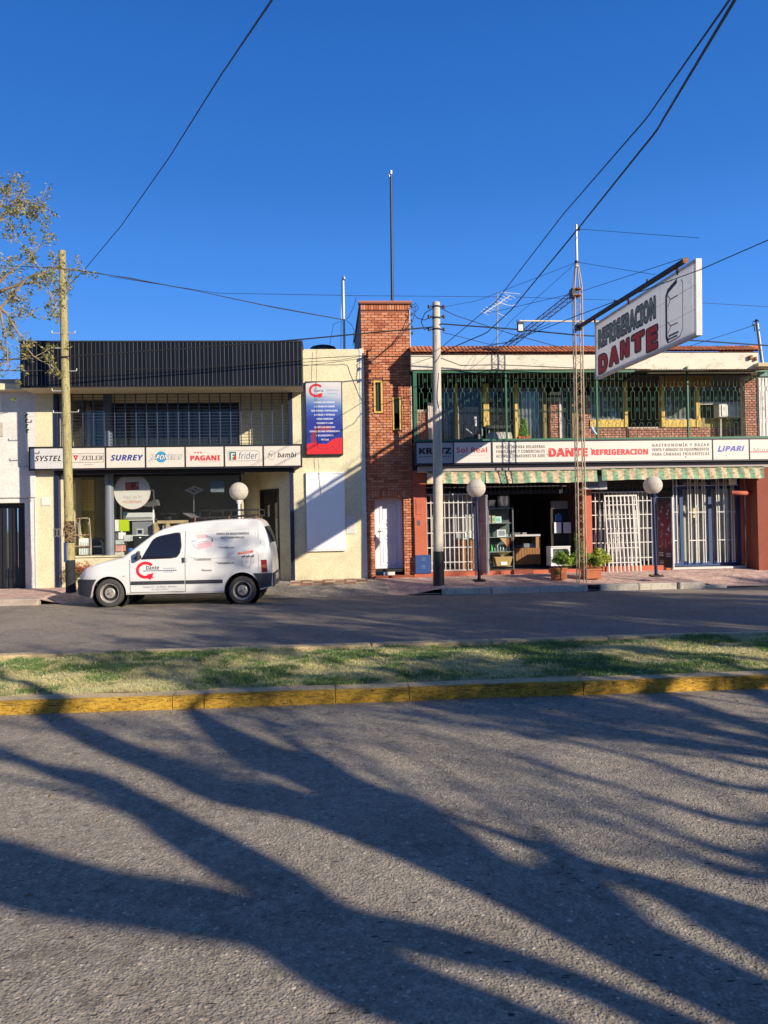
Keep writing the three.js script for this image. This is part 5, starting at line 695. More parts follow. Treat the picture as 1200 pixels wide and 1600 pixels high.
{
  const pole = thing('wooden_pole', 'tall leaning wooden telephone pole with climbing pegs beside the van', 'pole', [wp0.x, wp0.y, wp0.z]);
  const wt = dataTex(256, (u, v) => { const k = .7 + .22 * N64(u, v * .18) + .1 * N128(u, v * .4) - .25 * sstep(N32(u * 2, v), .72, .85); return [k, k * .98, k * .84]; }, true, 2, .5, 512);
  part('shaft', taper([0, .2, .4, .6, .8, 1].map(wAt), [.103, .1, .094, .088, .081, .072], 16, 2), mat([.56, .5, .32], .9, { map: wt, bumpMap: again(T.grainBump, 3, .5), bumpScale: .012 }), pole); part('top', new THREE.CircleGeometry(.072, 16).rotateX(-Math.PI / 2).translate(wp1.x, wp1.y, wp1.z), mat([.6, .52, .4], .9), pole);
  part('black_foot', bar(wAt(0), wAt(.095), .108, .106, 16), M.matt, pole); part('blue_panel', [R(wAt(.13).x - .105, wAt(.13).x - .02, wAt(.09).y, wAt(.147).y, -17.36, .02)], mat([.02, .05, .2], .5), pole);
  const wrap = []; seed = 14; for (let i = 0; i < 26; i++) { const k = rr(.147, .207), p = wAt(k), a = rr(-.5, 1.6); wrap.push(tube([0, 1, 2, 3].map((j) => V(p.x + .112 * Math.cos(a + j * .5), p.y + rr(-.05, .05), p.z + .112 * Math.sin(a + j * .5))), .008, 8, 4)); } part('torn_sleeve', bar(wAt(.145), wAt(.208), .106, .104, 16), mat([.06, .045, .03], .95, { bumpMap: again(T.grainBump, 4), bumpScale: .02 }), pole); stuff(part('wire_tangle', wrap, mat([.3, .2, .1], .8), pole));
  for (const [py, s, w] of [[545, -1, 13], [581, 1, 13], [612, -1, 14], [645, 1, 14], [646, -1, 13], [522, 1, 12], [522, -1, 12]]) { const k = (926 - py) / 534, p = wAt(k), L = w * .0145; part('climbing_peg', [bar(p.clone().add(V(s * .06, 0, .03)), p.clone().add(V(s * (.07 + L), .0, .05)), .011), bar(p.clone().add(V(s * (.07 + L), 0, .05)), p.clone().add(V(s * (.075 + L), .055, .05)), .011)], mat([.55, .53, .5], .5, { metalness: .4 }), pole); }
  part('iron_collar', [R(wAt(.16).x - .34, wAt(.16).x - .1, 1.572, 1.586, -17.4, .012), R(wAt(.16).x - .34, wAt(.16).x - .1, 1.417, 1.431, -17.4, .012), ...[0, 1, 2, 3].map((i) => R(wAt(.16).x - .33 + i * .07, wAt(.16).x - .318 + i * .07, 1.417, 1.586, -17.4, .012))], mat([.25, .22, .18], .7), pole);
}
{ // globe lamps
  const z = -17.15, mk = (m) => { const t = thing('globe_lamp', '', 'street lamp', [0, 0, 0], 'globe lamps on the pavement'); part('globe', [new THREE.SphereGeometry(.212, 40, 28).scale(1, .97, 1).translate(0, 2.1, 0)], M.opal, t); part('seam', new THREE.TorusGeometry(.2125, .003, 5, 48).rotateX(Math.PI / 2).translate(0, 2.115, 0), mat([.45, .42, .38], .6), t); part('collar', [new THREE.CylinderGeometry(.07, .05, .09, 18).translate(0, 1.87, 0)], m, t); part('post', bar(V(0, .03, 0), V(0, 1.86, 0), .038, .03, 16), m, t); part('base_plate', [rb(0, .02, 0, .26, .03, .26, .008, 1), new THREE.ConeGeometry(.09, .09, 14).translate(0, .07, 0)], M.black, t); for (const [a, b] of [[-1, -1], [1, -1], [-1, 1], [1, 1]]) part('bolt', new THREE.CylinderGeometry(.014, .014, .04, 6).translate(a * .1, .045, b * .1), M.rusty, t); return t; };
  const a = mk(M.navy), g0 = [3.38, 2.324]; a.position.set(3.381, g0[1] - 2.1, z); a.rotation.z = .015; a.userData.label = 'globe lamp on a navy post before the shop doorway, right of the concrete pole';
  const b = a.clone(); b.name = numbered('globe_lamp'); scene.add(b); b.position.set(7.476, 2.336 - 2.1, z); b.userData = { ...a.userData, label: 'globe lamp on a navy post before the red banner and blue doors' };
  const c = mk(mat([.75, .74, .7], .4)); c.position.set(-1.987, 2.353 - 2.1, -17.6); c.userData.label = 'globe lamp on a pale post rising behind the white van';
}
// lattice mast
const mx0 = 5.608, mx1 = 5.774, MS = mx1 - mx0, mxc = (mx0 + mx1) / 2, mTop = 6.861, mApex = 7.429, mEnd = 8.289;
{
  const t = thing('lattice_mast', 'slender four-legged lattice mast at the kerb carrying the hanging sign', 'mast', [mxc, .15, -17.08]);
  const mastM = mat([.46, .34, .22], .6), lean = (y) => .02 + (y - .15) * .006, legs = [[-1, 1], [1, 1], [-1, -1], [1, -1]], P = (i, y, s = 1) => V(mxc + lean(y) + legs[i][0] * MS / 2 * s, y, -17.08 + legs[i][1] * MS / 2 * s);
  legs.forEach((_, i) => { part('leg', [bar(P(i, .1), P(i, mTop), .0145, .0145, 7), bar(P(i, mTop), P(i, mApex, .22), .0145, .0145, 7)], mastM, t); });
  const br = []; for (const [a, b] of [[0, 1], [1, 3], [3, 2], [2, 0]]) { let k = 0; for (let y = .25; y < mTop - .1; y += .15, k++) br.push(bar(P(k % 2 ? a : b, y), P(k % 2 ? b : a, y + .15), .005, .005, 4, false)); } stuff(part('brace', br, mat([.36, .24, .15], .8), t));
  part('top_pole', bar(V(mxc + lean(mApex), mApex - .1, -17.08), V(mxc + lean(mEnd), mEnd, -17.08), .032, .026, 12), mat([.6, .5, .44], .4, { metalness: .3 }), t); part('clamp', [bar(V(mxc + lean(mApex), mApex - .03, -17.08), V(mxc + lean(mApex), mApex + .03, -17.08), .05, .05, 12)], M.black, t);
  part('pulley', [bar(V(mxc + lean(mEnd), mEnd - .12, -17.08), V(mxc + .12, mEnd - .1, -17.08), .012), new THREE.SphereGeometry(.035, 8, 6).translate(mxc + .13, mEnd - .1, -17.08)], M.black, t);
  part('junction_box', [RR(5.591, 5.68, 6.614, 6.817, -16.98, .2, .01)], M.black, t); part('junction_frame', [R(mx0, mx1 + .04, 6.643, 6.672, -16.96, .2), R(mx0, mx1 + .04, 6.789, 6.818, -16.96, .2)], M.rusty, t);
}
{ // sloping lattice stay from the mast down to the roof
  const a = V(5.7, 6.746, -17.15), b = V(4.734, 6.152, -20.3), t = thing('lattice_stay', 'sloping lattice beam running from the mast down to the tiled roof', 'beam', [b.x, b.y, b.z]);
  const d = b.clone().sub(a), L = d.length(), dir = d.clone().normalize(), s = V().crossVectors(dir, V(0, 1, 0)).normalize(), u = V().crossVectors(s, dir), C = [[-.08, -.07], [.08, -.07], [0, .085]], P = (i, k) => a.clone().addScaledVector(dir, k * L).addScaledVector(s, C[i][0]).addScaledVector(u, C[i][1]);
  const m = mat([.09, .09, .11], .6); for (let i = 0; i < 3; i++) part('rail', bar(P(i, 0), P(i, 1), .011, .011, 6), m, t);
  const br = [], n = 26; for (let i = 0; i < 3; i++) for (let k = 0; k < n; k++) br.push(bar(P(k % 2 ? i : (i + 1) % 3, k / n), P(k % 2 ? (i + 1) % 3 : i, (k + 1) / n), .006, .006, 4, false)); stuff(part('brace', br, m, t));
}
const SX = 5.9;
const sA = V(5.9, 5.811, -16.362), sB = V(5.9, 5.657, -11.764), sC = V(5.9, 4.646, -16.416), sD = V(5.9, 4.45, -11.824);
{ // hanging bar, floodlight arm
  const p0 = V(mxc + .03, 5.917, -16.95), p1 = V(5.93, 5.785, -12.17), t = thing('sign_bar', 'dark steel pipe reaching from the mast over the hanging sign', 'pipe', [p0.x, p0.y, p0.z]);
  const p2 = V(SX, p1.y, p1.z); part('pipe', bar(p0, p2, .047, .047, 14), mat([.014, .012, .012], .6), t); part('end_cap', bar(p2, p2.clone().add(p2.clone().sub(p0).normalize().multiplyScalar(.05)), .05, .05, 14), M.rusty, t); part('clamp', [rb(p0.x, p0.y, p0.z, .14, .14, .2, .02)], M.black, t);
  for (const k of [.2, .55, .95]) { const p = p0.clone().lerp(p2, k); part('sign_hook', [new THREE.TorusGeometry(.04, .01, 6, 14).rotateY(Math.PI / 2).translate(p.x, p.y - .08, p.z), bar(p.clone().add(V(0, -.04, 0)), p.clone().add(V(0, -.16, 0)), .012)], M.rusty, t); }
  for (const k of [.42, .72]) { const p = p0.clone().lerp(p2, k); part('stay_lug', rb(p.x, p.y + .06, p.z, .03, .06, .05, .008, 1), M.black, t); }
  const f = thing('floodlight', 'small boxy floodlight at the end of a thin horizontal arm on the mast', 'floodlight', [4.412, 5.842, -17.05]);
  part('arm', bar(V(4.4, 6.081, -17.05), V(6.336, 6.068, -17.05), .019, .019, 10), mat([.72, .62, .45], .5), f); part('housing', [RR(4.343, 4.49, 5.842, 6.059, -17.0, .1, .01)], M.black, f); part('glass', RR(4.352, 4.457, 5.847, 5.988, -16.99, .02, .004), mat([.75, .74, .7], .3), f); part('yoke', [bar(V(4.341, 6.059, -17.05), V(4.342, 6.117, -17.05), .012), bar(V(4.487, 6.059, -17.05), V(4.488, 6.117, -17.05), .012)], M.black, f);
}
{ // the hanging sign, square to the street
  const t = thing('hanging_sign', 'big white double-sided sign with red letters hanging over the pavement from a pipe', 'sign', [SX, sC.y, sC.z]);
  const L = Math.hypot(sB.z - sA.z, sB.y - sA.y), H = (sA.y - sC.y + sB.y - sD.y) / 2, ang = Math.atan2(sB.y - sA.y, sB.z - sA.z); t.rotation.x = -ang; t.updateMatrixWorld(true);
  const loc = (n, g, m) => { const o = new THREE.Mesh(mg(g), m); o.name = n; o.castShadow = o.receiveShadow = true; t.add(o); return o; };
  loc('end_strip', rb(.04, H / 2, L + .008, .1, H + .03, .02, .004, 1), M.whitePaint);
  for (const [y, h] of [[0, .03], [H, .03]]) loc('edge_rail', rb(.04, y, L / 2, .1, h, L, .005, 1), mat([.55, .53, .5], .5)); loc('edge_rail', rb(.04, H / 2, 0, .1, H, .03, .005, 1), mat([.4, .39, .38], .5));
  const W = 2048, Hh = 512, tex = (flip) => print(W, Hh, (g, w, h) => {
    g.strokeStyle = 'rgba(90,88,90,.55)'; g.lineWidth = 3; for (const y of [h * .33, h * .66, h * .965]) { g.beginPath(); g.moveTo(0, y); g.lineTo(w, y); g.stroke(); } g.beginPath(); g.moveTo(w * .715, 0); g.lineTo(w * .715, h); g.stroke(); g.strokeStyle = '#77747a'; g.lineWidth = 8; g.strokeRect(6, 6, w - 12, h - 12);
    words(g, 'REFRIGERACION', 72, 250, 218, { w: 1330, align: 'left', fill: '#9a9684', stroke: '#9a9684', lw: 10 }); words(g, 'REFRIGERACION', 60, 236, 218, { w: 1330, align: 'left', fill: null, stroke: '#162022', lw: 30 }); words(g, 'REFRIGERACION', 60, 236, 218, { w: 1330, align: 'left', fill: '#5f6b69', stroke: '#5f6b69', lw: 2 });
    const D = (dx, dy, c, lw) => { [['D', 60, 260, 480, 218], ['A', 370, 205, 452, 196], ['N', 620, 230, 436, 190], ['T', 905, 235, 436, 190], ['E', 1180, 240, 478, 230]].forEach(([s, x, ww, y, sz]) => words(g, s, x + dx, y + dy, sz, { w: ww, align: 'left', fill: c, stroke: c, lw })); };
    D(14, 14, '#c9b79e', 26); D(0, 0, '#240c09', 38); D(0, 0, '#8e1d12', 12); 
    g.strokeStyle = '#1c2126'; g.lineWidth = 34; g.lineJoin = 'round'; g.beginPath(); g.moveTo(1760, 60); g.lineTo(1610, 96); g.lineTo(1574, 130); g.lineTo(1574, 440); g.lineTo(1606, 482); g.stroke();
    g.strokeStyle = '#59636e'; g.lineWidth = 10; g.beginPath(); g.moveTo(1830, 70); g.lineTo(1850, 96); g.lineTo(1850, 432); g.lineTo(1800, 478); g.lineTo(1606, 488); g.stroke(); g.strokeStyle = '#2b333b'; g.lineWidth = 9; for (const [y, k] of [[170, 1], [370, 1]]) { g.beginPath(); g.moveTo(1600, y - 40); g.lineTo(1650, y); g.lineTo(1770, y); g.moveTo(1650, y); g.lineTo(1600, y + 46); g.stroke(); } g.fillStyle = '#3a444e'; g.fillRect(1610, 432, 170, 16); g.fillRect(1610, 456, 150, 14);
    grime(g, w, h, 160, .08);
  }, .4, '#f2f0ec', .95);
  const pl = new THREE.PlaneGeometry(L - .04, H - .03).toNonIndexed(); const acrylic = new THREE.MeshPhysicalMaterial({ color: new THREE.Color().setRGB(.95, .95, .95), roughness: .9, transmission: .5, thickness: 0, map: tex().map }); loc('printed_face', pl.clone().rotateY(-Math.PI / 2).translate(-.003, H / 2, L / 2), acrylic); loc('back_face', pl.clone().rotateY(Math.PI / 2).translate(.083, H / 2, L / 2), new THREE.MeshPhysicalMaterial({ color: new THREE.Color().setRGB(.9, .9, .88), roughness: .9, transmission: .6, thickness: 0 }));
}
{ // roof furniture
  const z = -21, an = thing('television_aerial', 'thin television aerial with many elements on the tiled roof', 'aerial', [4.772, 6.327, -21]); part('mast', bar(V(4.771, 6.291, -21), V(4.813, 7.911, -21), .018), mat([.3, .26, .26], .5), an);
  const eM = mat([.75, .74, .72], .4, { metalness: .3 }), boom = [V(4.434, 7.34, -21), V(5.163, 7.823, -21)]; part('boom', bar(boom[0], boom[1], .013), eM, an);
  for (let k = 0; k < 9; k++) { const p = boom[0].clone().lerp(boom[1], k / 8), l = .13 + .02 * (k % 3); part('element', bar(p.clone().add(V(-l, .02, .1)), p.clone().add(V(l, -.03, -.1)), .007, .007, 5), eM, an); } part('element', bar(V(4.913, 7.92, -21), V(5.453, 7.869, -21), .009), eM, an); part('element', bar(V(4.793, 7.341, -21), V(5.025, 7.234, -21), .009), eM, an); part('reflector', [bar(V(4.763, 7.626, -21), V(5.211, 7.538, -21), .008), bar(V(5.211, 7.538, -21), V(5.302, 7.574, -21), .008)], eM, an);
  const vp = thing('vent_pipe', 'white hooked vent pipe on the roof of the cream wall', 'pipe', [0.514, 6.075, -20]); part('riser', [bar(V(0.513, 6.042, -20), V(0.513, 7.946, -20), .033, .033, 14)], M.galv, vp); part('hook', tube([V(0.512, 7.93, -20), V(0.518, 7.988, -20), V(0.537, 7.988, -19.97), V(0.545, 7.913, -19.95)], .03, 14, 10), M.galv, vp); part('strut', bar(V(0.422, 6.075, -20.02), V(0.471, 7.93, -20.02), .008), M.galv, vp);
  const rm = thing('roof_mast', 'tall thin black mast with a white tip on the brick tower', 'mast', [1.816, 7.434, -20.3]); part('pole', bar(V(1.815, 7.383, -20.3), V(1.842, 10.886, -20.3), .04, .03, 12), mat([.02, .02, .03], .5), rm); part('tip', [bar(V(1.841, 10.843, -20.3), V(1.843, 10.945, -20.3), .036, .036, 12)], M.whitePaint, rm); part('spike', bar(V(1.804, 10.782, -20.3), V(1.806, 10.919, -20.3), .01), M.steel, rm);
  const wt = thing('water_tank', 'black plastic water tank top behind the cream parapet', 'tank', [-0.035, 6.23, -21]); part('shell', [new THREE.LatheGeometry([[.36, -.3], [.36, .02], [.33, .06], [.2, .1], [.0, .115]].map((p) => new THREE.Vector2(...p)), 28).translate(-0.035, 6.326, -21)], M.black, wt); part('lid', [new THREE.CylinderGeometry(.14, .15, .03, 20).translate(-0.035, 6.422 - .01, -21)], M.matt, wt);
  const rp = thing('service_mast', 'dark slanting service pipe with a cap at the right edge of the roof', 'pole', [11.202, 5.535, -19]); part('pipe', bar(V(11.214, 5.436, -19), V(11.09, 6.591, -19), .032, .03, 10), mat([.1, .1, .11], .5), rp); part('pale_side', bar(V(11.26, 5.44, -19.03), V(11.135, 6.547, -19.03), .025), M.galv, rp); part('cap', [new THREE.ConeGeometry(.065, .07, 12).translate(11.087, 6.624, -19)], M.black, rp); part('insulator', [bar(V(11.096, 6.509, -19), V(10.985, 6.492, -19), .02), bar(V(11.028, 6.492, -19), V(11.04, 6.327, -19), .014), bar(V(11.118, 6.36, -19), V(11.153, 6.36, -19), .03)], M.black, rp); part('loop', tube([V(11.073, 6.608, -19), V(10.97, 6.575, -18.95), V(10.951, 6.509, -18.95), V(11.001, 6.476, -18.97)], .007, 16, 5), M.black, rp);
  const gw = thing('insulator_bracket', 'small black insulator bracket on the brick tower corner', 'bracket', [1.062, 5.745, -19.05]); part('stem', [bar(V(1.044, 5.713, -19.1), V(1.054, 5.857, -18.98), .025)], M.black, gw); part('arm', [bar(V(1.043, 5.814, -18.98), V(1.156, 5.869, -18.96), .016), bar(V(0.93, 5.687, -19.02), V(1.042, 5.75, -18.98), .013)], M.black, gw);
}
// ---------------------------------------------------------------- cables
{
  const cm = mat([.012, .012, .014], .6), wire = (name, label, pts, r, sag = 0) => { const P = []; for (let i = 0; i < pts.length - 1; i++) { const a = pts[i], b = pts[i + 1], n = 6; for (let k = 0; k < n; k++) { const t = k / n, q = a.clone().lerp(b, t); q.y -= sag * 4 * t * (1 - t); P.push(q); } } P.push(pts[pts.length - 1]); const o = part(name, tube(P, r, P.length * 2, 5), cm); return tag(o, label, 'cable'); };
  const pT = V(2.55, 6.044, -17.42), wood = V(-5.7, 5.36, -17.35);
  wire('power_cable', 'thick black cable from the left edge past the wooden pole to the concrete pole', [V(-7.923, 5.267, -17.4), wood, V(-2.954, 5.554, -17.4), V(-0.501, 5.753, -17.4), V(0.803, 5.876, -17.4), pT], .016);
  wire('power_cable', 'thick black cable from the concrete pole past the mast to the right edge', [pT, V(2.684, 6.103, -17.4), V(4.319, 5.986, -17.4), V(5.848, 5.816, -17.3), V(8.659, 5.715, -17.4), V(11.4, 5.53, -17.4)], .016);
  wire('telephone_cable', 'telephone cable sagging from the wooden pole to the white vent pipe', [V(-7.629, 7.407, -17.4), wAt(.945).add(V(0, 0, .08)), V(-4.445, 7.285, -17.9), V(-2.962, 7.163, -18.5), V(-1.202, 6.967, -19.2), V(0.527, 6.877, -20)], .009);
  wire('telephone_cable', 'thinner upper telephone cable leaving the wooden pole top to the right', [wAt(.95), V(-5.099, 7.334, -17.7), V(-3.111, 7.193, -18.5), V(-1.359, 7.014, -19.2), V(0.511, 6.893, -20.02)], .007);
  wire('far_cable', 'faint horizontal wire crossing the sky behind the roofs', [V(-6.533, 9.259, -24), V(-3.259, 8.76, -24), V(1.086, 8.696, -24), V(5.961, 8.671, -24), V(12.088, 8.505, -24), V(16.15, 8.285, -24)], .0075);
  wire('overhead_cable', 'lone cable slanting down from the top left of the sky to the wooden pole', [V(-0.19, 4.427, -4), V(-0.277, 4.733, -4.6), V(-0.969, 6.012, -7.6), V(-2.133, 6.811, -11), V(-3.729, 7.218, -14.6), V(-5.246, 7.32, -17.4), V(-5.681, 6.879, -17.42)], .0075);
  wire('overhead_cable', 'left one of two long cables falling from the top right to the concrete pole', [V(2.418, 4.656, -4.2), V(2.506, 4.753, -4.5), V(3.232, 5.568, -7.4), V(3.518, 6.057, -11), V(3.37, 5.884, -14.8), V(2.674, 5.574, -17.4)], .008);
  wire('overhead_cable', 'right one of two long cables falling from the top right to the concrete pole', [V(2.437, 4.657, -4.2), V(2.539, 4.754, -4.5), V(3.328, 5.442, -7.4), V(3.754, 5.871, -11), V(3.671, 5.722, -14.8), V(3.453, 5.603, -16.2), V(2.672, 5.456, -17.4)], .011);
  wire('service_cable', 'cable crossing the hanging sign from the right edge down to the concrete pole', [V(6.171, 5.323, -9), V(6.028, 5.334, -10), V(5.684, 5.327, -11.2), V(5.408, 5.467, -12.8), V(5.014, 5.639, -15), V(4.054, 5.472, -16.4), V(2.67, 5.383, -17.4)], .0075);
  wire('service_cable', 'thin wire from the right service pipe sloping behind the sign', [V(10.984, 6.476, -19), V(9.439, 6.012, -19.2), V(8.158, 5.794, -19.4)], .0075);
  wire('guy_wire', 'guy wire from the mast top down to the far right of the sign bar', [V(mxc + .13, mEnd - .1, -17.08), V(7.34, 7.043, -14.5)], .005);
  wire('guy_wire', 'guy wire from the mast clamp to the middle of the sign bar', [V(mxc + .09, mApex, -17.08), V(6.477, 6.35, -14.6)], .005);
  wire('guy_wire', 'guy wire from the mast clamp towards the aerial roof on the left', [V(mxc + .06, mApex, -17.08), V(4.024, 7.388, -20), V(3.207, 7.741, -22)], .005);
  wire('guy_wire', 'second guy wire from the mast clamp down to the tiled roof', [V(mxc + .06, mApex, -17.08), V(4.707, 6.617, -19), V(4.339, 6.192, -20.4)], .005);
  wire('stay_wire', 'long thin wire rising from the roof past the mast to the sign bar end', [V(4.38, 7.186, -20.5), V(5.844, 6.789, -17.2), V(5.966, 5.906, -12.4)], .006);
  wire('drop_wire', 'wire from the concrete pole top sloping right over the roof tiles', [V(2.662, 6.471, -17.42), V(3.057, 6.377, -17.7), V(4.552, 6.115, -18.4), V(6.004, 5.906, -19)], .009);
  wire('drop_wire', 'lower wire from the concrete pole to the roof bracket left of the aerial', [V(2.71, 5.912, -17.42), V(4.125, 6.006, -19), V(4.676, 6.177, -19.6), V(5.389, 6.278, -18)], .007);
  wire('drop_wire', 'thin wire from the cream parapet crossing under the fascia to the pole', [V(-0.551, 5.627, -18.9), V(0.824, 5.68, -18.8), V(2.588, 5.35, -17.38)], .008);
  wire('drop_wire', 'wire drooping from the pole along the white fascia of the balcony building', [V(2.588, 5.335, -17.38), V(3.244, 5.314, -18.2), V(4.244, 5.388, -18.5), V(6.156, 5.303, -18.5)], .01);
  wire('drop_wire', 'black wire slanting from the tower corner bracket across the bricks', [V(2.213, 6.609, -19.1), V(1.765, 6.068, -19.05), V(1.276, 5.675, -19.05), V(1.053, 5.644, -19.02)], .008);
  wire('looped_wire', 'black looped wire hanging between tower insulators and concrete pole', [V(2.222, 6.774, -19), V(2.291, 6.609, -18.8), V(2.412, 6.457, -18.4), V(2.472, 6.305, -17.6), V(2.549, 6.34, -17.4)], .01);
  wire('looped_wire', 'black wire loop bulging left of the concrete pole top', [V(2.492, 6.471, -17.4), V(2.312, 6.381, -17.5), V(2.232, 6.201, -17.6), V(2.29, 5.998, -17.5), V(2.44, 6.032, -17.4)], .01);
  wire('looped_wire', 'small double coil of wire at the brick tower top right corner', [V(2.178, 6.998, -19.05), V(2.29, 7.03, -19.0), V(2.352, 6.903, -19), V(2.254, 6.806, -19), V(2.192, 6.902, -18.98), V(2.289, 6.966, -18.98), V(2.219, 6.631, -19.0)], .007);
  wire('drop_wire', 'thin vertical wire running down the printed sign and cream wall', [V(-0.205, 5.884, -19.0), V(-0.208, 4.699, -18.93), V(-0.204, 3.138, -19.0), V(-0.156, 2.319, -19.02)], .005);
  wire('drop_wire', 'faint wire across the cream wall at the top of the printed sign', [V(-0.538, 5.559, -18.95), V(0.358, 5.625, -19.05), V(1.023, 5.739, -19)], .006);
  wire('drop_wire', 'wires crossing low from the left canopy corner to the white garage', [V(-7.676, 5.08, -17.5), V(-6.623, 5.11, -17.6), V(-5.642, 5.185, -18.0), V(-3.079, 5.265, -18.15), V(-0.531, 5.463, -18.2)], .009);
  wire('drop_wire', 'thin wire loop beside the white vent pipe', [V(0.577, 6.877, -19.96), V(0.662, 6.977, -19.95), V(0.783, 7.211, -19.9), V(0.836, 7.379, -19.7)], .007); wire('drop_wire', 'thin sagging wire from the vent pipe down to the parapet', [V(0.577, 6.86, -19.97), V(0.708, 6.726, -19.9), V(0.771, 6.543, -19.8), V(0.73, 6.125, -19.7)], .006);
  wire('drop_wire', 'thin wire left of the vent pipe down to the water tank', [V(0.494, 6.877, -20), V(0.246, 6.837, -20.3), V(0.138, 6.348, -20.6)], .005);
}

// ---------------------------------------------------------------- the parked van
{
  const van = thing('delivery_van', 'white panel van with red ring logo and roof rack parked before the cream shop', 'van', [-5.06, 0, -16.56]);
  const white = new THREE.MeshPhysicalMaterial({ color: new THREE.Color().setRGB(.69, .68, .645), roughness: .38, clearcoat: .5, clearcoatRoughness: .15 });
  const plastic = mat([.035, .038, .045], .6), seam = mat([.03, .03, .03], .9), tint = new THREE.MeshPhysicalMaterial({ color: new THREE.Color().setRGB(.012, .012, .02), roughness: .05, ior: 1.5 });
  const prof = [[0, .5], [.02, .54], [.064, .6], [.172, .765], [.389, .85], [.662, .925], [.93, .985], [1.0, 1.02], [1.59, 1.455], [1.7, 1.515], [1.834, 1.565], [2.01, 1.615], [2.217, 1.65], [2.85, 1.705], [3.4, 1.722], [3.66, 1.718], [3.74, 1.69], [3.79, 1.64], [3.85, 1.53], [3.916, 1.36], [3.965, 1.17], [3.995, .97], [4.006, .8], [4.01, .6]];
  const top = (x) => { let i = 1; while (i < prof.length - 1 && x > prof[i][0]) i++; const [a, b] = [prof[i - 1], prof[i]], p = prof[Math.max(0, i - 2)], q = prof[Math.min(prof.length - 1, i + 1)], t = clamp((x - a[0]) / (b[0] - a[0]), 0, 1), h = b[0] - a[0]; let m0 = (b[1] - p[1]) / Math.max(.001, b[0] - p[0]), m1 = (q[1] - a[1]) / Math.max(.001, q[0] - a[0]); const s = (b[1] - a[1]) / h; m0 = clamp(m0, Math.min(0, s * 2.5), Math.max(0, s * 2.5)); m1 = clamp(m1, Math.min(0, s * 2.5), Math.max(0, s * 2.5)); const t2 = t * t, t3 = t2 * t; return (2 * t3 - 3 * t2 + 1) * a[1] + (t3 - 2 * t2 + t) * h * m0 + (-2 * t3 + 3 * t2) * b[1] + (t3 - t2) * h * m1; };
  const FW = [.7, .285], RW = [3.39, .283];
  const arch = (x, c, R) => { const d = Math.abs(x - c[0]); return d < R ? c[1] + Math.sqrt(R * R - d * d) : 0; };
  const bot = (x) => Math.max(x < .35 ? lerp(.27, .22, x / .35) : x > 3.7 ? lerp(.27, .35, (x - 3.7) / .31) : .245, arch(x, FW, .335), arch(x, RW, .365));
  const w = (x, y) => { let k = .83; if (x < .55) k *= 1 - .3 * ((.55 - x) / .55) ** 2.4; if (x > 3.72) k *= 1 - .11 * ((x - 3.72) / .29) ** 2; if (y > .95) k -= .16 * ((y - .95) / .75) ** 1.35; if (y < .5) k -= .02 * ((.5 - y) / .25) ** 2; k += .012 * Math.exp(-(((y - .62) / .12) ** 2)); return k; };
  const rad = (x) => Math.min(.075, (top(x) - bot(x)) * .3);
  const NS = 22, NA = 8, NC = 7;
  const point = (x, v) => { // v 0..NS side, ..NS+NA shoulder, ..+NC half of the top
    const r = rad(x), yT = top(x) - r, b = bot(x);
    if (v <= NS) { const y = lerp(b, yT, v / NS); return V(x, y, w(x, y)); }
    const wT = w(x, yT); if (v <= NS + NA) { const a = (v - NS) / NA * Math.PI / 2; return V(x, yT + r * Math.sin(a), wT - r + r * Math.cos(a)); }
    const s = 1 - (v - NS - NA) / NC, z = (wT - r) * s; return V(x, top(x) + .018 * (1 - s * s), z);
  };
  const xs = []; for (let i = 0; i <= 150; i++) xs.push(i / 150 * 4.01); for (const [c, R] of [[FW, .335], [RW, .365]]) for (const s of [-1, 1]) for (const e of [-.004, .001, .006, .02]) xs.push(c[0] + s * (R - e)); for (const x of [3.76, 3.82, 3.88, 3.94, 3.98, 4.0, 4.004, 4.008, .01, .03, .05]) xs.push(x); xs.sort((a, b) => a - b);
  const NV = NS + NA + NC, verts = [], idx = []; xs.forEach((x) => { for (let v = 0; v <= 2 * NV; v++) { const p = v <= NV ? point(x, v) : point(x, 2 * NV - v); if (v > NV) p.z = -p.z; verts.push(p.x, p.y, p.z); } });
  const row = 2 * NV + 1; for (let i = 0; i < xs.length - 1; i++) for (let v = 0; v < 2 * NV; v++) { const a = i * row + v, b = a + row; idx.push(a, b, a + 1, b, b + 1, a + 1); }
  for (const i of [0, xs.length - 1]) for (let v = 0; v < NV; v++) { const a = i * row + v, b = i * row + 2 * NV - v; i ? idx.push(a, b, a + 1, b, b - 1, a + 1) : idx.push(a, a + 1, b, b, a + 1, b - 1); }
  let g = new THREE.BufferGeometry(); g.setAttribute('position', new THREE.Float32BufferAttribute(verts, 3)); g.setIndex(idx); g.computeVertexNormals();
  const loc = (name, geo, m, parent = van, label) => { const o = new THREE.Mesh(mg(geo), m); o.name = name; o.castShadow = o.receiveShadow = true; parent.add(o); if (label) o.userData.label = label; return o; };
  white.side = THREE.DoubleSide; loc('body', uvm(g), white);
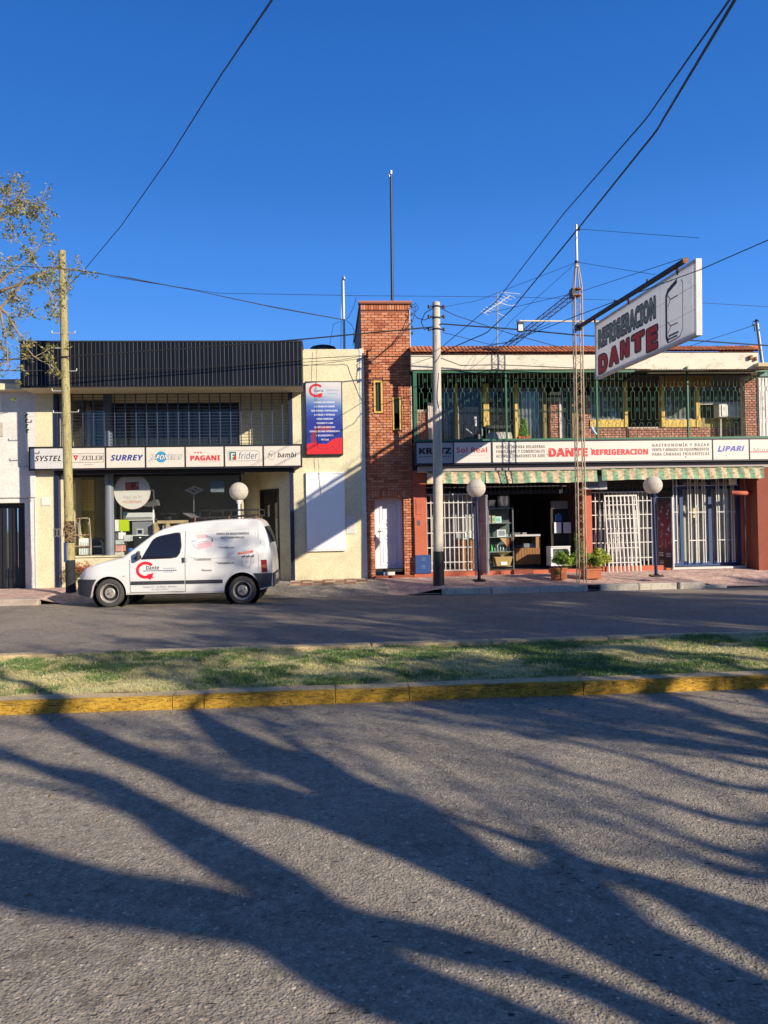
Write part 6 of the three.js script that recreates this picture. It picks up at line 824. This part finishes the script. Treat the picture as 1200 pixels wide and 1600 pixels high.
  // a piece of the side skin: convex outline in (x, y), lifted off the body
  const patch = (poly, off, nx = 26, ny = 12, side = 1) => { const x0 = Math.min(...poly.map((p) => p[0])), x1 = Math.max(...poly.map((p) => p[0])), Y0 = Math.min(...poly.map((p) => p[1])), Y1 = Math.max(...poly.map((p) => p[1])); const span = (x) => { let lo = 9, hi = -9; poly.forEach((a, i) => { const b = poly[(i + 1) % poly.length]; if ((a[0] - x) * (b[0] - x) <= 0 && a[0] !== b[0]) { const y = lerp(a[1], b[1], (x - a[0]) / (b[0] - a[0])); lo = Math.min(lo, y); hi = Math.max(hi, y); } }); return [lo, hi]; }; const gg = grid(nx, ny, (u, v) => { const x = lerp(x0 + 1e-4, x1 - 1e-4, u), [lo, hi] = span(x), y = lerp(lo, hi, v); return V(x, y, side * (w(x, y) + off)); }, side < 0); const p = gg.attributes.position, uv = gg.attributes.uv; for (let i = 0; i < p.count; i++) uv.setXY(i, (p.getX(i) - x0) / (x1 - x0), (p.getY(i) - Y0) / (Y1 - Y0)); return gg; };
  const rect = (x0, x1, y0, y1) => [[x0, y0], [x1, y0], [x1, y1], [x0, y1]];
  for (const s of [1, -1]) {
    const door = loc('door', patch(rect(1.128, 2.232, .295, .935), .004, 30, 12, s), white);
    const win = [[1.36, .955], [1.58, 1.325], [1.66, 1.378], [1.758, 1.405], [2.013, 1.452], [2.1, 1.455], [2.13, 1.42], [2.15, 1.2], [2.12, 1.05], [2.06, .985], [1.95, .968]];
    loc('window_seal', patch(win.map(([x, y]) => [1.75 + (x - 1.75) * 1.045, 1.2 + (y - 1.2) * 1.06]), .004, 30, 10, s), plastic, door); loc('side_window', patch(win, .008, 30, 10, s), tint, door);
    loc('door_gap', [patch(rect(1.118, 1.127, .285, .94), .003, 1, 14, s), patch(rect(2.234, 2.243, .285, 1.5), .003, 1, 20, s), patch(rect(1.127, 2.234, .285, .294), .003, 20, 1, s)], seam, door);
    loc('corner_shield', patch([[1.19, .945], [1.33, .955], [1.36, .99], [1.33, 1.08], [1.26, 1.03]], .006, 8, 6, s), plastic, door);
    loc('door_handle', [patch(rect(2.18, 2.232, .865, .965), .02, 4, 4, s)], plastic, door); loc('handle_guard', patch([[2.245, .86], [2.285, .87], [2.285, .95], [2.245, .965]], .012, 4, 4, s), mat([.55, .55, .53], .4), van);
    const mir = loc('mirror', [rb(1.325, 1.03, s * .93, .07, .17, .12, .03, 3), rb(1.31, 1.0, s * .86, .04, .05, .1, .01)], plastic, door); loc('mirror_glass', rb(1.364, 1.03, s * .93, .006, .14, .1, .01, 1), M.chrome, mir);
    loc('side_moulding', [patch(rect(1.14, 2.225, .44, .512), .014, 20, 3, s), patch(rect(2.25, 3.0, .44, .512), .014, 16, 3, s)], plastic);
    loc('front_bumper', patch([[.0, .25], [.3, .215], [.355, .36], [.42, .5], [.45, .565], [.0, .565]], .016, 20, 8, s), plastic); loc('rear_bumper', patch([[3.745, .31], [3.99, .35], [4.009, .62], [3.63, .625], [3.7, .5]], .016, 16, 8, s), plastic);
    loc('headlight', patch([[.03, .585], [.15, .585], [.215, .66], [.22, .73], [.165, .74], [.09, .65]], .006, 10, 6, s), mat([.42, .43, .44], .15)); loc('tail_light', patch([[3.79, .635], [3.915, .64], [3.9, .89], [3.785, .89]], .008, 8, 8, s), mat([.22, .02, .03], .2)); loc('tail_lens', patch([[3.795, .73], [3.91, .73], [3.908, .79], [3.792, .79]], .011, 6, 4, s), mat([.4, .1, .06], .2));
    loc('side_indicator', patch([[.97, .605], [1.03, .605], [1.03, .63], [.97, .63]], .006, 4, 3, s), mat([.5, .45, .35], .3));
    // pressed frame of the cargo side
    const fr = [[2.33, .98], [2.33, 1.42], [2.37, 1.46], [3.58, 1.515], [3.66, 1.46], [3.7, 1.3], [3.69, 1.08], [3.63, .99]]; loc('pressed_rib', tube(fr.map(([x, y]) => V(x, y, s * (w(x, y) - .0015))), .0075, 90, 6, true), white);
    loc('belt_line', tube([2.26, 2.6, 3, 3.4, 3.76].map((x) => V(x, .905 + .012 * (x - 2.26), s * (w(x, .905) - .004))), .007, 30, 5), white);
    loc('rear_pillar_gap', patch([[3.738, .66], [3.745, .66], [3.722, 1.56], [3.715, 1.56]], .003, 3, 20, s), seam); loc('vent', patch(rect(3.765, 3.79, 1.2, 1.28), .005, 3, 3, s), mat([.5, .5, .48], .5));
    loc('sill_dirt_guard', patch(rect(1.06, 3.02, .248, .285), .004, 20, 2, s), mat([.5, .48, .44], .7));
  }
  loc('rear_bumper', rb(4.0, .47, 0, .08, .28, 1.36, .03), plastic); loc('front_bumper', rb(.0, .4, 0, .06, .32, 1.1, .03), plastic);
  loc('windscreen', grid(14, 14, (u, v) => { const x = lerp(1.0, 1.57, u), r = rad(x), zz = (w(x, top(x) - r) - r - .015) * lerp(1, -1, v), s = zz / (w(x, top(x) - r) - r); return V(x - .004, top(x) + .018 * (1 - s * s) + .006, zz); }, true), tint);
  loc('rear_window', grid(10, 12, (u, v) => { const x = lerp(3.84, 3.955, u), zz = lerp(.6, -.6, v); return V(x + .012, top(x) + .018 * (1 - (zz / .7) ** 2), zz); }, true), tint); loc('licence_plate', rb(4.045, .52, 0, .01, .12, .42, .004, 1), mat([.7, .68, .6], .5));
  loc('underbody', bx(2.05, .29, 0, 3.5, .14, 1.3), M.matt); loc('exhaust', bar(V(1.2, .2, .25), V(3.85, .24, .45), .025), M.rusty);
  // wheels
  const tyreM = mat([.075, .07, .066], .9, { map: again(T.grain, 6), bumpMap: again(T.grainBump, 6), bumpScale: .003 }), rimM = mat([.6, .58, .55], .4, { metalness: .35, map: again(T.stain, 2) });
  const lp = (l) => new THREE.LatheGeometry(l.map((p) => new THREE.Vector2(...p)), 48).rotateX(Math.PI / 2);
  const tyreG = lp([[.178, -.085], [.235, -.092], [.268, -.085], [.283, -.06], [.284, 0], [.283, .06], [.268, .085], [.235, .092], [.2, .088], [.18, .075]]), rimG = [lp([[.178, .072], [.19, .08], [.186, .086], [.176, .078], [.165, .05], [.155, .02]])];
  const sh = new THREE.Shape(); sh.absarc(0, 0, .165, 0, 6.2832); for (let k = 0; k < 14; k++) { const a = k / 14 * 6.2832, h = new THREE.Path(); h.absellipse(.138 * Math.cos(a), .138 * Math.sin(a), .014, .01, 0, 6.2832, false, a + 1.57); sh.holes.push(h); }
  const dish = new THREE.ExtrudeGeometry(sh, { depth: .006, bevelEnabled: false, curveSegments: 40 }).translate(0, 0, .035), disc = lp([[.105, .0425], [.098, .056], [.08, .06], [.05, .05], [.045, .058], [.0, .058]]), hubG = lp([[.033, .05], [.033, .072], [.026, .08], [0, .08]]);
  const well = new THREE.CylinderGeometry(.365, .365, .5, 36, 1, true).rotateX(Math.PI / 2), back = new THREE.CircleGeometry(.365, 36);
  for (const [c, sc] of [[FW, 1], [RW, 1]]) for (const s of [1, -1]) {
    const wh = new THREE.Group(); wh.name = 'wheel'; wh.position.set(c[0], c[1], s * .735); if (s < 0) wh.rotation.y = Math.PI; van.add(wh);
    loc('tyre', tyreG, tyreM, wh); const rim = loc('rim', [rimG, dish, disc], rimM, wh); loc('hub', hubG, mat([.3, .27, .24], .6, { metalness: .4 }), wh); loc('brake_drum', new THREE.CylinderGeometry(.15, .15, .05, 24).rotateX(Math.PI / 2).translate(0, 0, -.0), M.matt, wh); loc('wheel_bolt', Array.from({ length: 4 }, (_, k) => new THREE.CylinderGeometry(.011, .011, .02, 6).rotateX(Math.PI / 2).translate(.058 * Math.cos(k * 1.571 + .5), .058 * Math.sin(k * 1.571 + .5), .064)), M.rusty, wh);
    loc('wheel_well', [well.clone().translate(c[0], c[1], s * .53), back.clone().rotateY(s > 0 ? 0 : Math.PI).translate(c[0], c[1], s * .3)], mat([.012, .012, .012], .95, { side: THREE.DoubleSide }));
  }
  loc('arch_liner', patch([[.31, .2], [.345, .2], [.41, .44], [.46, .53], [.43, .54], [.37, .43]], .02, 10, 4), mat([.6, .54, .48], .7));
  // writing on the side
  const sticker = (poly, cw, ch, d, name = 'lettering') => loc(name, patch(poly, .0075, 30, 12), new THREE.MeshStandardMaterial({ map: canvasTex(cw, ch, d), transparent: true, roughness: .5 }));
  sticker(rect(1.23, 2.14, .525, .93), 1092, 486, (g) => { const k = 12, q = (x, y) => [(x - 213.6) * 15.3, (y - 874.5) * 15.3]; const [cx, cy] = q(230, 890); cArrow(g, cx, cy, 196, '#d11a2e'); words(g, 'Dante', cx + 170, cy - 6, 132, { w: 330, fill: '#3b4152' }); g.fillStyle = '#27365e'; g.fillRect(cx - 60, cy + 14, 560, 16); for (let i = 0; i < 5; i++) { g.fillRect(cx + 505 + i * 52, cy + 8, 38, 24); } words(g, 'Equipamientos', cx + 570, cy - 18, 40, { w: 300, fill: '#7884a0', style: 'normal' }); words(g, 'Comerciales', cx + 560, cy + 70, 40, { w: 230, fill: '#7ba0bd', style: 'normal' }); });
  sticker(rect(1.36, 2.12, .31, .42), 900, 130, (g) => { words(g, 'Primera 375 - San Martín - Mendoza', 430, 52, 56, { w: 800, fill: '#6c7078', style: 'normal' }); words(g, 'Tel. 02623 424572', 430, 112, 54, { w: 420, fill: '#6c7078', style: 'normal' }); });
  sticker(rect(2.33, 3.72, .6, 1.5), 1668, 1080, (g) => {
    const k = 15.3, q = (x, y) => [(x - 300) * k, (y - 829) * k + (x - 350) * .3 * 0], P = (l, f, s, lw) => poly(g, l.map(([x, y]) => q(x, y)), f, s, lw), Wd = (s, x, y, sz, ww) => { const [a, b] = q(x, y); words(g, s, a, b, sz, { w: ww * k, align: 'left', slant: .18, fill: '#6d6a66', style: 'bold' }); };
    P([[308, 837], [324, 834], [327, 840], [338, 846], [337, 854], [316, 859], [311, 856], [304, 850], [304, 842]], '#e9e5e0'); P([[309, 836], [324, 834.5], [327, 841], [310, 843]], '#e2b9b4'); P([[312, 850], [331, 846], [336, 848], [336, 854], [316, 858.5], [312, 857]], '#e0b4b4'); P([[313, 848], [330, 845.5]], null, '#5e5e60', 10); P([[325, 836], [336, 841], [335, 847]], null, '#8b8b8f', 8); P([[304, 843], [312, 840], [312, 858], [306, 853]], '#c9cdd2'); P([[335, 843], [337, 844], [336, 848]], '#4d4e52', '#4d4e52', 6); P([[303, 846], [309, 845]], null, '#5e5e60', 8); P([[318, 851], [330, 849], [328, 854], [319, 856]], null, '#c98f92', 6);
    Wd('VENTA DE MAQUINARIAS', 342, 836.5, 74, 53); Wd('GASTRONÓMICAS', 349, 842.5, 68, 38); Wd('* freidoras', 346, 858, 68, 25); Wd('* sobadoras', 307, 876, 68, 27); Wd('* amasadoras', 341, 882, 66, 30); Wd('*hornos', 318, 893, 68, 17);
    P([[377, 864.5], [402, 861.5], [402, 865], [378, 868]], '#df6a58'); P([[380, 864], [396, 863], [396, 865], [381, 866]], '#e8a08e'); for (const [x, c] of [[383, '#cfcdd0'], [390, '#c9b9bd'], [397, '#bfc3c8']]) { P([[x, 871], [x + 4, 870], [x + 4, 881], [x, 882]], c, '#8c8c92', 4); P([[x, 871], [x + 6, 869], [x + 6, 872], [x + 1, 873]], '#4d4b50'); } P([[401, 868], [403, 868], [403, 880], [395, 890]], null, '#8f8f95', 6); P([[380, 883], [395, 889]], null, '#d9c4c4', 8);
  });
  // roof rack
  { const rk = mat([.022, .021, .02], .5), y0 = 1.775, y1 = 1.9; const rack = loc('roof_rack', [1, -1].map((s) => bar(V(2.28, y0 - .03, s * .56), V(3.7, y0 + .025, s * .56), .014)), rk);
    for (const s of [1, -1]) loc('side_rail', [tube([V(2.5, y0 - .02, s * .58), V(2.51, y1 - .05, s * .58), V(2.56, y1, s * .58), V(3.0, y1 + .01, s * .58), V(3.72, y1 + .015, s * .58)], .011, 30, 6), bar(V(2.98, y0, s * .58), V(2.98, y1 + .01, s * .58), .01), bar(V(3.4, y0, s * .58), V(3.4, y1 + .012, s * .58), .01), bar(V(3.72, y0, s * .58), V(3.72, y1 + .015, s * .58), .01)], rk, rack);
    for (let i = 0; i < 9; i++) { const x = 2.32 + i * .17; loc('cross_bar', bar(V(x, y0 - .03 + (x - 2.28) * .04, -.57), V(x, y0 - .03 + (x - 2.28) * .04, .57), .01), rk, rack); }
    loc('end_rail', [bar(V(3.72, y1 + .015, -.58), V(3.72, y1 + .015, .58), .011), bar(V(3.72, y0 + .02, -.58), V(3.72, y0 + .02, .58), .011)], rk, rack);
    loc('wind_deflector', [grid(4, 8, (u, v) => V(lerp(2.16, 2.34, u), y0 - .04 + .1 * (1 - u) + .02, lerp(-.56, .56, v))), bar(V(2.16, y0 + .08, -.56), V(2.16, y0 + .08, .56), .012), bar(V(2.17, y0 + .07, .56), V(2.34, y0 - .02, .56), .01)], mat([.1, .1, .1], .4, { side: THREE.DoubleSide }), rack);
    for (const x of [2.4, 3.1, 3.66]) for (const s of [1, -1]) loc('rack_foot', bar(V(x, top(x) - .05, s * .62), V(x + .01, y0 + .01, s * .57), .016), M.rusty, rack); }
  van.rotation.y = -.02; van.position.x = -5.02; van.scale.x = .975;
}

// ---------------------------------------------------------------- trees
const barkM = mat([.34, .27, .2], .95, { map: T.bark, bumpMap: again(T.grainBump, 4, 1), bumpScale: .02 });
const kx = .95 / .53, kz = 1 / .53;                          // horizontal run towards the sun per metre of height
// branches: returns limb geometry and twig tips, growing from a point
function sprout(out, tips, p, d, len, r, depth, o) {
  const n = 4, pts = [p.clone()], q = p.clone(), dir = d.clone(); for (let i = 0; i < n; i++) { dir.add(V(rr(-1, 1), rr(-.7, .9) + o.up, rr(-1, 1)).multiplyScalar(o.bend)).normalize(); q.addScaledVector(dir, len / n); pts.push(q.clone()); }
  out.push(taper(pts, pts.map((_, i) => Math.max(.003, r * (1 - .6 * i / n))), depth > 1 ? 6 : 4, depth > 1 ? 2 : 1));
  if (depth <= 0) { for (let i = 1; i < pts.length; i++) tips.push(pts[i]); return; }
  const k = Math.round(rr(o.kids[0], o.kids[1])); for (let j = 0; j < k; j++) { const t = Math.min(n, 1 + Math.floor(rr(.3, 1) * n)), a = pts[t], nd = dir.clone().add(V(rr(-1, 1), rr(-.5, .8) + o.up, rr(-1, 1)).multiplyScalar(o.spread)).normalize(); sprout(out, tips, a, nd, len * rr(.55, .8), r * rr(.4, .55), depth - 1, o); }
}
function streetTree(label, limbs, seedNo, o) { // limbs: [[x, y, z, r], ...], each crowned with twigs from its tip
  seed = seedNo; const base = limbs[0][0], t = thing('street_tree', label, 'tree', [base[0], 0, base[2]], null), wood = [], twigs = [], tips = [];
  limbs.forEach((l, li) => { const pts = l.map((p) => V(p[0], p[1], p[2])); wood.push(taper(pts, l.map((p) => p[3]), 9, 4)); const e = pts[pts.length - 1], d = e.clone().sub(pts[pts.length - 2]).normalize(); if (o.crown && !(o.bare ?? []).includes(li)) for (let k = 0; k < o.crown; k++) sprout(twigs, tips, e, d.clone().add(V(rr(-1, 1), rr(-.2, .8), rr(-1, 1)).multiplyScalar(.7)).normalize(), rr(1, 1.7) * o.size, l[l.length - 1][3] * .6, o.depth, o); if (o.side) for (let i = 1; i < pts.length - 1; i++) for (let k = 0; k < o.side; k++) sprout(twigs, tips, pts[i].clone().lerp(pts[i + 1], rnd()), V(rr(-1, 1), rr(0, 1), rr(-1, 1)).normalize(), rr(.7, 1.2) * o.size, l[i][3] * .3, o.depth - 1, o); });
  part('trunk', wood, barkM, t); stuff(part('branches', twigs, barkM, t)); const L = []; for (const p of tips) for (let k = 0; k < o.leaf; k++) L.push(p.clone().add(V(rr(-.16, .16), rr(-.16, .12), rr(-.16, .16)))); if (L.length) stuff(part('crown', leaves(L, o.leafSize), leafMat([.1, .11, .03]), t)); return t;
}
// the tree behind the viewer, to the right: its limbs lie where their shadows point back to the sun
{
  const B = [5.5, 2.35], lift = (gx, gz, wd, dep = 0) => { const s = ((B[0] - gx) * .95 + (B[1] - gz)) / 1.379, H = Math.max(.05, s * .53 / 1.379 + dep); return [gx + kx * H, H, gz + kz * H, wd / 2]; };
  const L = (l) => l.map((p) => lift(...p));
  const root = lift(2.25, -1.04, .62);
  const limbs = [
    [[5.5, 0, 2.35, .34], [5.45, .9, 2.35, .3], root],
    [root, ...L([[1.35, -1.62, .36], [0.63, -2.327, 0.31], [0.368, -2.541, 0.318], [0.072, -2.791, 0.383], [-0.315, -3.163, 0.295], [-0.885, -3.417, 0.314], [-1.454, -3.715, 0.432], [-2.6, -4.5, .34], [-3.8, -5.6, .24]])],
    [root, ...L([[1.52, -1.82, .26], [0.927, -2.531, 0.142], [0.7, -2.737, 0.144], [0.426, -2.907, 0.196], [0.045, -3.134, 0.188], [-0.355, -3.6, 0.314], [-0.726, -4.069, 0.306], [-1.209, -4.701, 0.191], [-1.784, -5.195, 0.156], [-2.6, -6, .08]])],
    [root, ...L([[1.68, -1.98, .28], [1.093, -2.72, 0.177], [0.757, -3.26, 0.21], [0.259, -3.932, 0.283], [-0.254, -4.493, 0.368], [-0.645, -4.696, 0.298], [-1.038, -5.162, 0.257], [-1.534, -5.719, 0.286], [-2.277, -6.65, 0.255], [-2.9, -7.6, .16], [-3.6, -8.4, .1]])],
    [root, ...L([[1.8, -1.95, .28], [1.304, -2.667, 0.213], [0.998, -3.146, 0.23], [0.562, -3.77, 0.248], [0.287, -4.318, 0.355], [-0.075, -4.889, 0.358], [-0.479, -5.434, 0.378], [-1.113, -6.62, 0.152], [-1.4, -7.3, .04]])],
    [root, ...L([[2.05, -1.8, .3], [1.661, -2.892, 0.346], [1.42, -3.236, 0.213], [1.218, -3.453, 0.131], [1.02, -3.697, 0.115], [.62, -4.2, .03]])],
    [lift(...[-1.209, -4.701, 0.191]), ...[[-1.672, -5.227], [-2.187, -5.5], [-3, -6, 0]].map((p, i) => lift(p[0], p[1], [.1, .06, .03][i], .5))],
    [lift(...[-0.726, -4.069, 0.306]), ...[[-1.198, -4.517], [-1.682, -4.897], [-2.245, -5.237]].map((p, i) => lift(p[0], p[1], [.1, .07, .03][i], .6))],
    [lift(...[-0.645, -4.696, 0.298]), ...[[-1.241, -5.52], [-1.849, -6.093], [-2.465, -6.462]].map((p, i) => lift(p[0], p[1], [.1, .06, .03][i], .7))],
    [lift(...[-0.075, -4.889, 0.358]), ...[[-0.218, -5.566], [-0.487, -6.121], [-0.752, -6.741]].map((p, i) => lift(p[0], p[1], [.09, .06, .03][i], .5))],
    [lift(...[0.564, -3.786, 0.274]), ...[[0.455, -4.539], [0.26, -5.107], [0.012, -5.833]].map((p, i) => lift(p[0], p[1], [.05, .035, .02][i], .8))],
    [lift(...[1.004, -3.165, 0.266]), ...[[1.045, -3.902], [0.827, -4.492], [0.534, -5.281]].map((p, i) => lift(p[0], p[1], [.05, .035, .02][i], .8))],
  ];
  streetTree('large street tree with spreading limbs behind the viewer, nearest of the row', limbs, 501, { crown: 5, side: 0, size: .62, depth: 2, up: .05, bend: .22, spread: .75, kids: [2, 4], leaf: 3, leafSize: .1, bare: [0, 1] });
  // next tree of the row: bands at the right edge of the road and the feathery twigs above it
  const C = [9.4, 1.2], lift2 = (gx, gz, wd, dep = 0) => { const s = ((C[0] - gx) * .95 + (C[1] - gz)) / 1.379, H = s * .53 / 1.379 + dep; return [gx + kx * H, H, gz + kz * H, wd / 2]; };
  const K = (l) => l.map((p) => lift2(...p)), c0 = lift2(3.9, -4.3, .26), spray = (a, b, e, f) => [c0, ...K([[a[0], a[1], .09, .35], [b[0], b[1], .06, .6], [e[0], e[1], .04, .8], [f[0], f[1], .02, 1]])];
  streetTree('slender street tree behind the viewer, second of the row', [[[9.4, 0, 1.2, .2], [9.35, .7, 1.2, .17], c0], [c0, ...K([[2.9, -4.98, .2], [2.41, -5.36, .18], [1.9, -5.95, .15], [1.25, -6.8, .1]])], [lift2(3.4, -4.65, .2), ...K([[3.0, -5.3, .2], [2.6, -5.9, .19], [2.2, -6.5, .2], [1.6, -7.4, .14]])], [c0, ...K([[3.4, -5.2, .18], [3.1, -6, .18], [2.9, -6.9, .2], [2.6, -7.8, .14]])], [c0, ...K([[3.9, -5.4, .16], [3.8, -6.2, .16], [3.9, -7.2, .12]])]], 77, { crown: 4, side: 4, size: .8, depth: 2, up: .15, bend: .24, spread: .85, kids: [2, 4], leaf: 4, leafSize: .14 });
  streetTree('thin twiggy street tree behind the viewer, close beside the second of the row', [[[9.0, 0, .7, .12], [8.9, 1, .75, .1], c0], spray([2.456, -4.34], [2.044, -5.008], [1.45, -5.719], [0.656, -6.422]), spray([2.206, -3.847], [1.78, -4.372], [1.224, -5.189], [0.421, -6.146]), spray([2.012, -3.488], [1.718, -3.822], [1.392, -4.587], [0.842, -5.549]), spray([1.903, -3.304], [1.691, -3.56], [1.444, -3.981], [1.037, -4.75]), spray([2.735, -4.716], [2.473, -5.168], [1.854, -5.752], [1.298, -6.392])], 91, { crown: 2, side: 5, size: .62, depth: 2, up: .02, bend: .2, spread: .7, kids: [2, 3], leaf: 0, leafSize: .1 });
}
const bushy = (label, x, z, h, s, leaf, sd) => { seed = sd; const a = [x, 0, z, .2], b = [x + rr(-.2, .2), h * .3, z + rr(-.2, .2), .17]; const limbs = [[a, b]]; for (let k = 0; k < 4; k++) { const q = k / 4 * 6.28 + rnd(), r = s * rr(.5, .8); limbs.push([b, [x + r * .5 * Math.cos(q), h * rr(.48, .58), z + r * .5 * Math.sin(q), .1], [x + r * Math.cos(q), h * rr(.68, .82), z + r * Math.sin(q), .05]]); } streetTree(label, limbs, sd, { crown: 4, side: 3, size: h * .15, depth: 2, up: .12, bend: .25, spread: .9, kids: [3, 4], leaf, leafSize: .19 }); };
bushy('leafy street tree across the road, third of the row behind the viewer', 14.2, .6, 7.8, 2.8, 4, 31);
bushy('dense street tree across the road, set back between the third and fourth', 16.4, 2.6, 8.6, 2.8, 6, 41);
bushy('dense street tree across the road, set back between the fourth and fifth', 20.6, 2.8, 8.6, 2.8, 10, 42);
bushy('leafy street tree across the road, fourth of the row behind the viewer', 18.4, 1.2, 7.9, 3, 11, 32);
bushy('leafy street tree across the road, fifth of the row behind the viewer', 22.6, .8, 8.2, 3.1, 12, 33);
bushy('leafy street tree across the road, last of the row behind the viewer', 27, 1, 8.2, 3.1, 12, 34);
// sparse tree reaching in at the left
{
  seed = 260; const z = -16.4, P = (x, y, d, r) => [x, y, z + d, r];
  const pt = (v, r) => [v.x, v.y, v.z, r];
  const t = thing('sparse_tree', 'thin-leaved tree with yellowing leaves reaching in at the left edge', 'tree', [-9.6, 0, z]);
  const limbs = [[P(-9.6, 0, 0, .19), P(-9.55, 2.2, .1, .16), P(-9.3, 3.6, .1, .13)], [P(-9.3, 3.6, .1, .12), pt(V(-7.52, 5.629, -16.3), .08), pt(V(-6.902, 6.259, -16.2), .05), pt(V(-6.291, 6.519, -16.1), .03), pt(V(-5.724, 6.594, -16), .012)], [P(-9.3, 3.6, .1, .11), pt(V(-7.428, 6.712, -16.4), .07), pt(V(-6.803, 7.608, -16.3), .035), pt(V(-6.375, 8.206, -16.2), .018), pt(V(-5.951, 8.607, -16.2), .007)], [P(-9.3, 3.6, .1, .1), pt(V(-7.176, 5.839, -16.1), .06), pt(V(-6.507, 6.047, -16), .035), pt(V(-6.124, 5.53, -15.9), .02), pt(V(-5.831, 5.066, -15.9), .012), pt(V(-5.409, 4.833, -15.9), .005)], [pt(V(-6.902, 6.259, -16.2), .05), pt(V(-6.414, 6.753, -16.1), .02), pt(V(-5.969, 7.082, -16.1), .012), pt(V(-5.648, 7.517, -16.1), .006)], [pt(V(-6.803, 7.608, -16.3), .04), pt(V(-6.591, 8.098, -16.2), .02), pt(V(-6.408, 8.627, -16.2), .007)], [pt(V(-6.291, 6.519, -16.1), .022), pt(V(-5.747, 6.75, -16), .012), pt(V(-5.209, 6.825, -15.9), .007), pt(V(-4.606, 6.698, -15.9), .004)], [pt(V(-6.507, 6.047, -16), .03), pt(V(-5.747, 6.789, -16), .012), pt(V(-5.466, 6.28, -15.9), .006), pt(V(-5.368, 6.112, -15.9), .004)], [pt(V(-6.507, 6.047, -16), .03), pt(V(-6.351, 5.273, -15.9), .014), pt(V(-6.307, 4.759, -15.9), .006)], [pt(V(-6.375, 8.206, -16.2), .014), pt(V(-6.056, 8.262, -16.2), .006), pt(V(-5.776, 8.266, -16.2), .003)]];
  const wood = [], twigs = [], q = []; limbs.forEach((l, i) => { wood.push(taper(l.map((p) => V(p[0], p[1], p[2])), l.map((p) => p[3]), 7, 3)); if (i) { const cv = new THREE.CatmullRomCurve3(l.map((p) => V(p[0], p[1], p[2]))); for (let k = 0; k < (i === 6 ? 5 : 16); k++) { const p = cv.getPoint(rr(.22, 1)), d = V(rr(-.6, 1), rr(-.9, .6), rr(-.6, .6)).normalize(); sprout(twigs, q, p, d, rr(.18, .5), .006, 1, { up: -.1, bend: .25, spread: .8, kids: [1, 3] }); } } });
  part('trunk', wood, mat([.42, .36, .28], .9, { map: T.bark }), t); stuff(part('branches', twigs, mat([.36, .29, .2], .9), t));
  const dry = [], grn = []; for (const p of q) for (let k = 0; k < 4; k++) { (rnd() < .62 ? dry : grn).push(p.clone().add(V(rr(-.05, .05), rr(-.07, .04), rr(-.05, .05)))); }
  for (const v of [V(-4.606, 6.711, -15.9), V(-4.581, 6.672, -15.9), V(-4.695, 6.672, -15.9), V(-5.618, 7.872, -16.1), V(-5.645, 7.78, -16.1), V(-5.671, 7.648, -16.1), V(-5.177, 5.336, -15.9), V(-5.141, 5.246, -15.9)]) for (let k = 0; k < 5; k++) grn.push(v.clone().add(V(rr(-.04, .04), rr(-.05, .04), rr(-.04, .04))));
  for (let k = 0; k < 14; k++) grn.push(V(-6.289, 4.181, -15.9).add(V(rr(-.14, .14), rr(-.03, .05), rr(-.08, .08))));
  stuff(part('crown', leaves(dry, .075), leafMat([.44, .36, .11]), t)); stuff(part('crown', leaves(grn, .085), leafMat([.2, .24, .045]), t));
}

// ---------------------------------------------------------------- the houses across the road, seen only in the windows
for (const [x0, x1, h, c, label] of [[-16, -5, 5.6, [.5, .44, .34], 'ochre single-storey house across the road, left of the pair behind the viewer'], [-4.9, 9, 6.2, [.55, .52, .48], 'grey two-storey house across the road, middle one behind the viewer'], [9.1, 26, 5.4, [.42, .24, .17], 'brick-red house across the road, right-hand one behind the viewer']]) {
  const t = thing('opposite_house', label, 'house', [(x0 + x1) / 2, 0, 15]), m = G(c, .9, .5); part('wall', R(x0, x1, -.02, h, 19, 8), m, t); part('roof', RR(x0 - .2, x1 + .2, h, h + .2, 19.2, 8.4, .03), M.redTile, t);
  for (let x = x0 + 1.2; x < x1 - 1.5; x += 2.6) { const f = part('window', R(x, x + 1.2, 1.1, 2.5, 11.02, .1), M.white, t); part('pane', R(x + .08, x + 1.12, 1.18, 2.42, 10.93, .02), M.mirror, f); }
}

{ // fallen leaves on the road, the median and along the kerbs
  seed = 640; const l = []; for (let i = 0; i < 260; i++) { const k = rnd(), x = rr(-5, 7), p = k < .35 ? V(x, .006, -6.84 + rnd() ** 2 * .5) : k < .75 ? V(x, .15, rr(-9.1, -7.1)) : k < .85 ? V(x, .006, rr(-16.5, -16.1)) : V(rr(-3, 3.5), .006, rr(-6, -2.6)); l.push(p); }
  tag(stuff(part('fallen_leaves', leaves(l, .04, .25), leafMat([.3, .2, .08]))), 'scattered dry leaves on the road, median grass and along the kerbs', 'leaves', null, 'stuff');
}
renderer.setSize(768, 1024);
renderer.render(scene, camera);
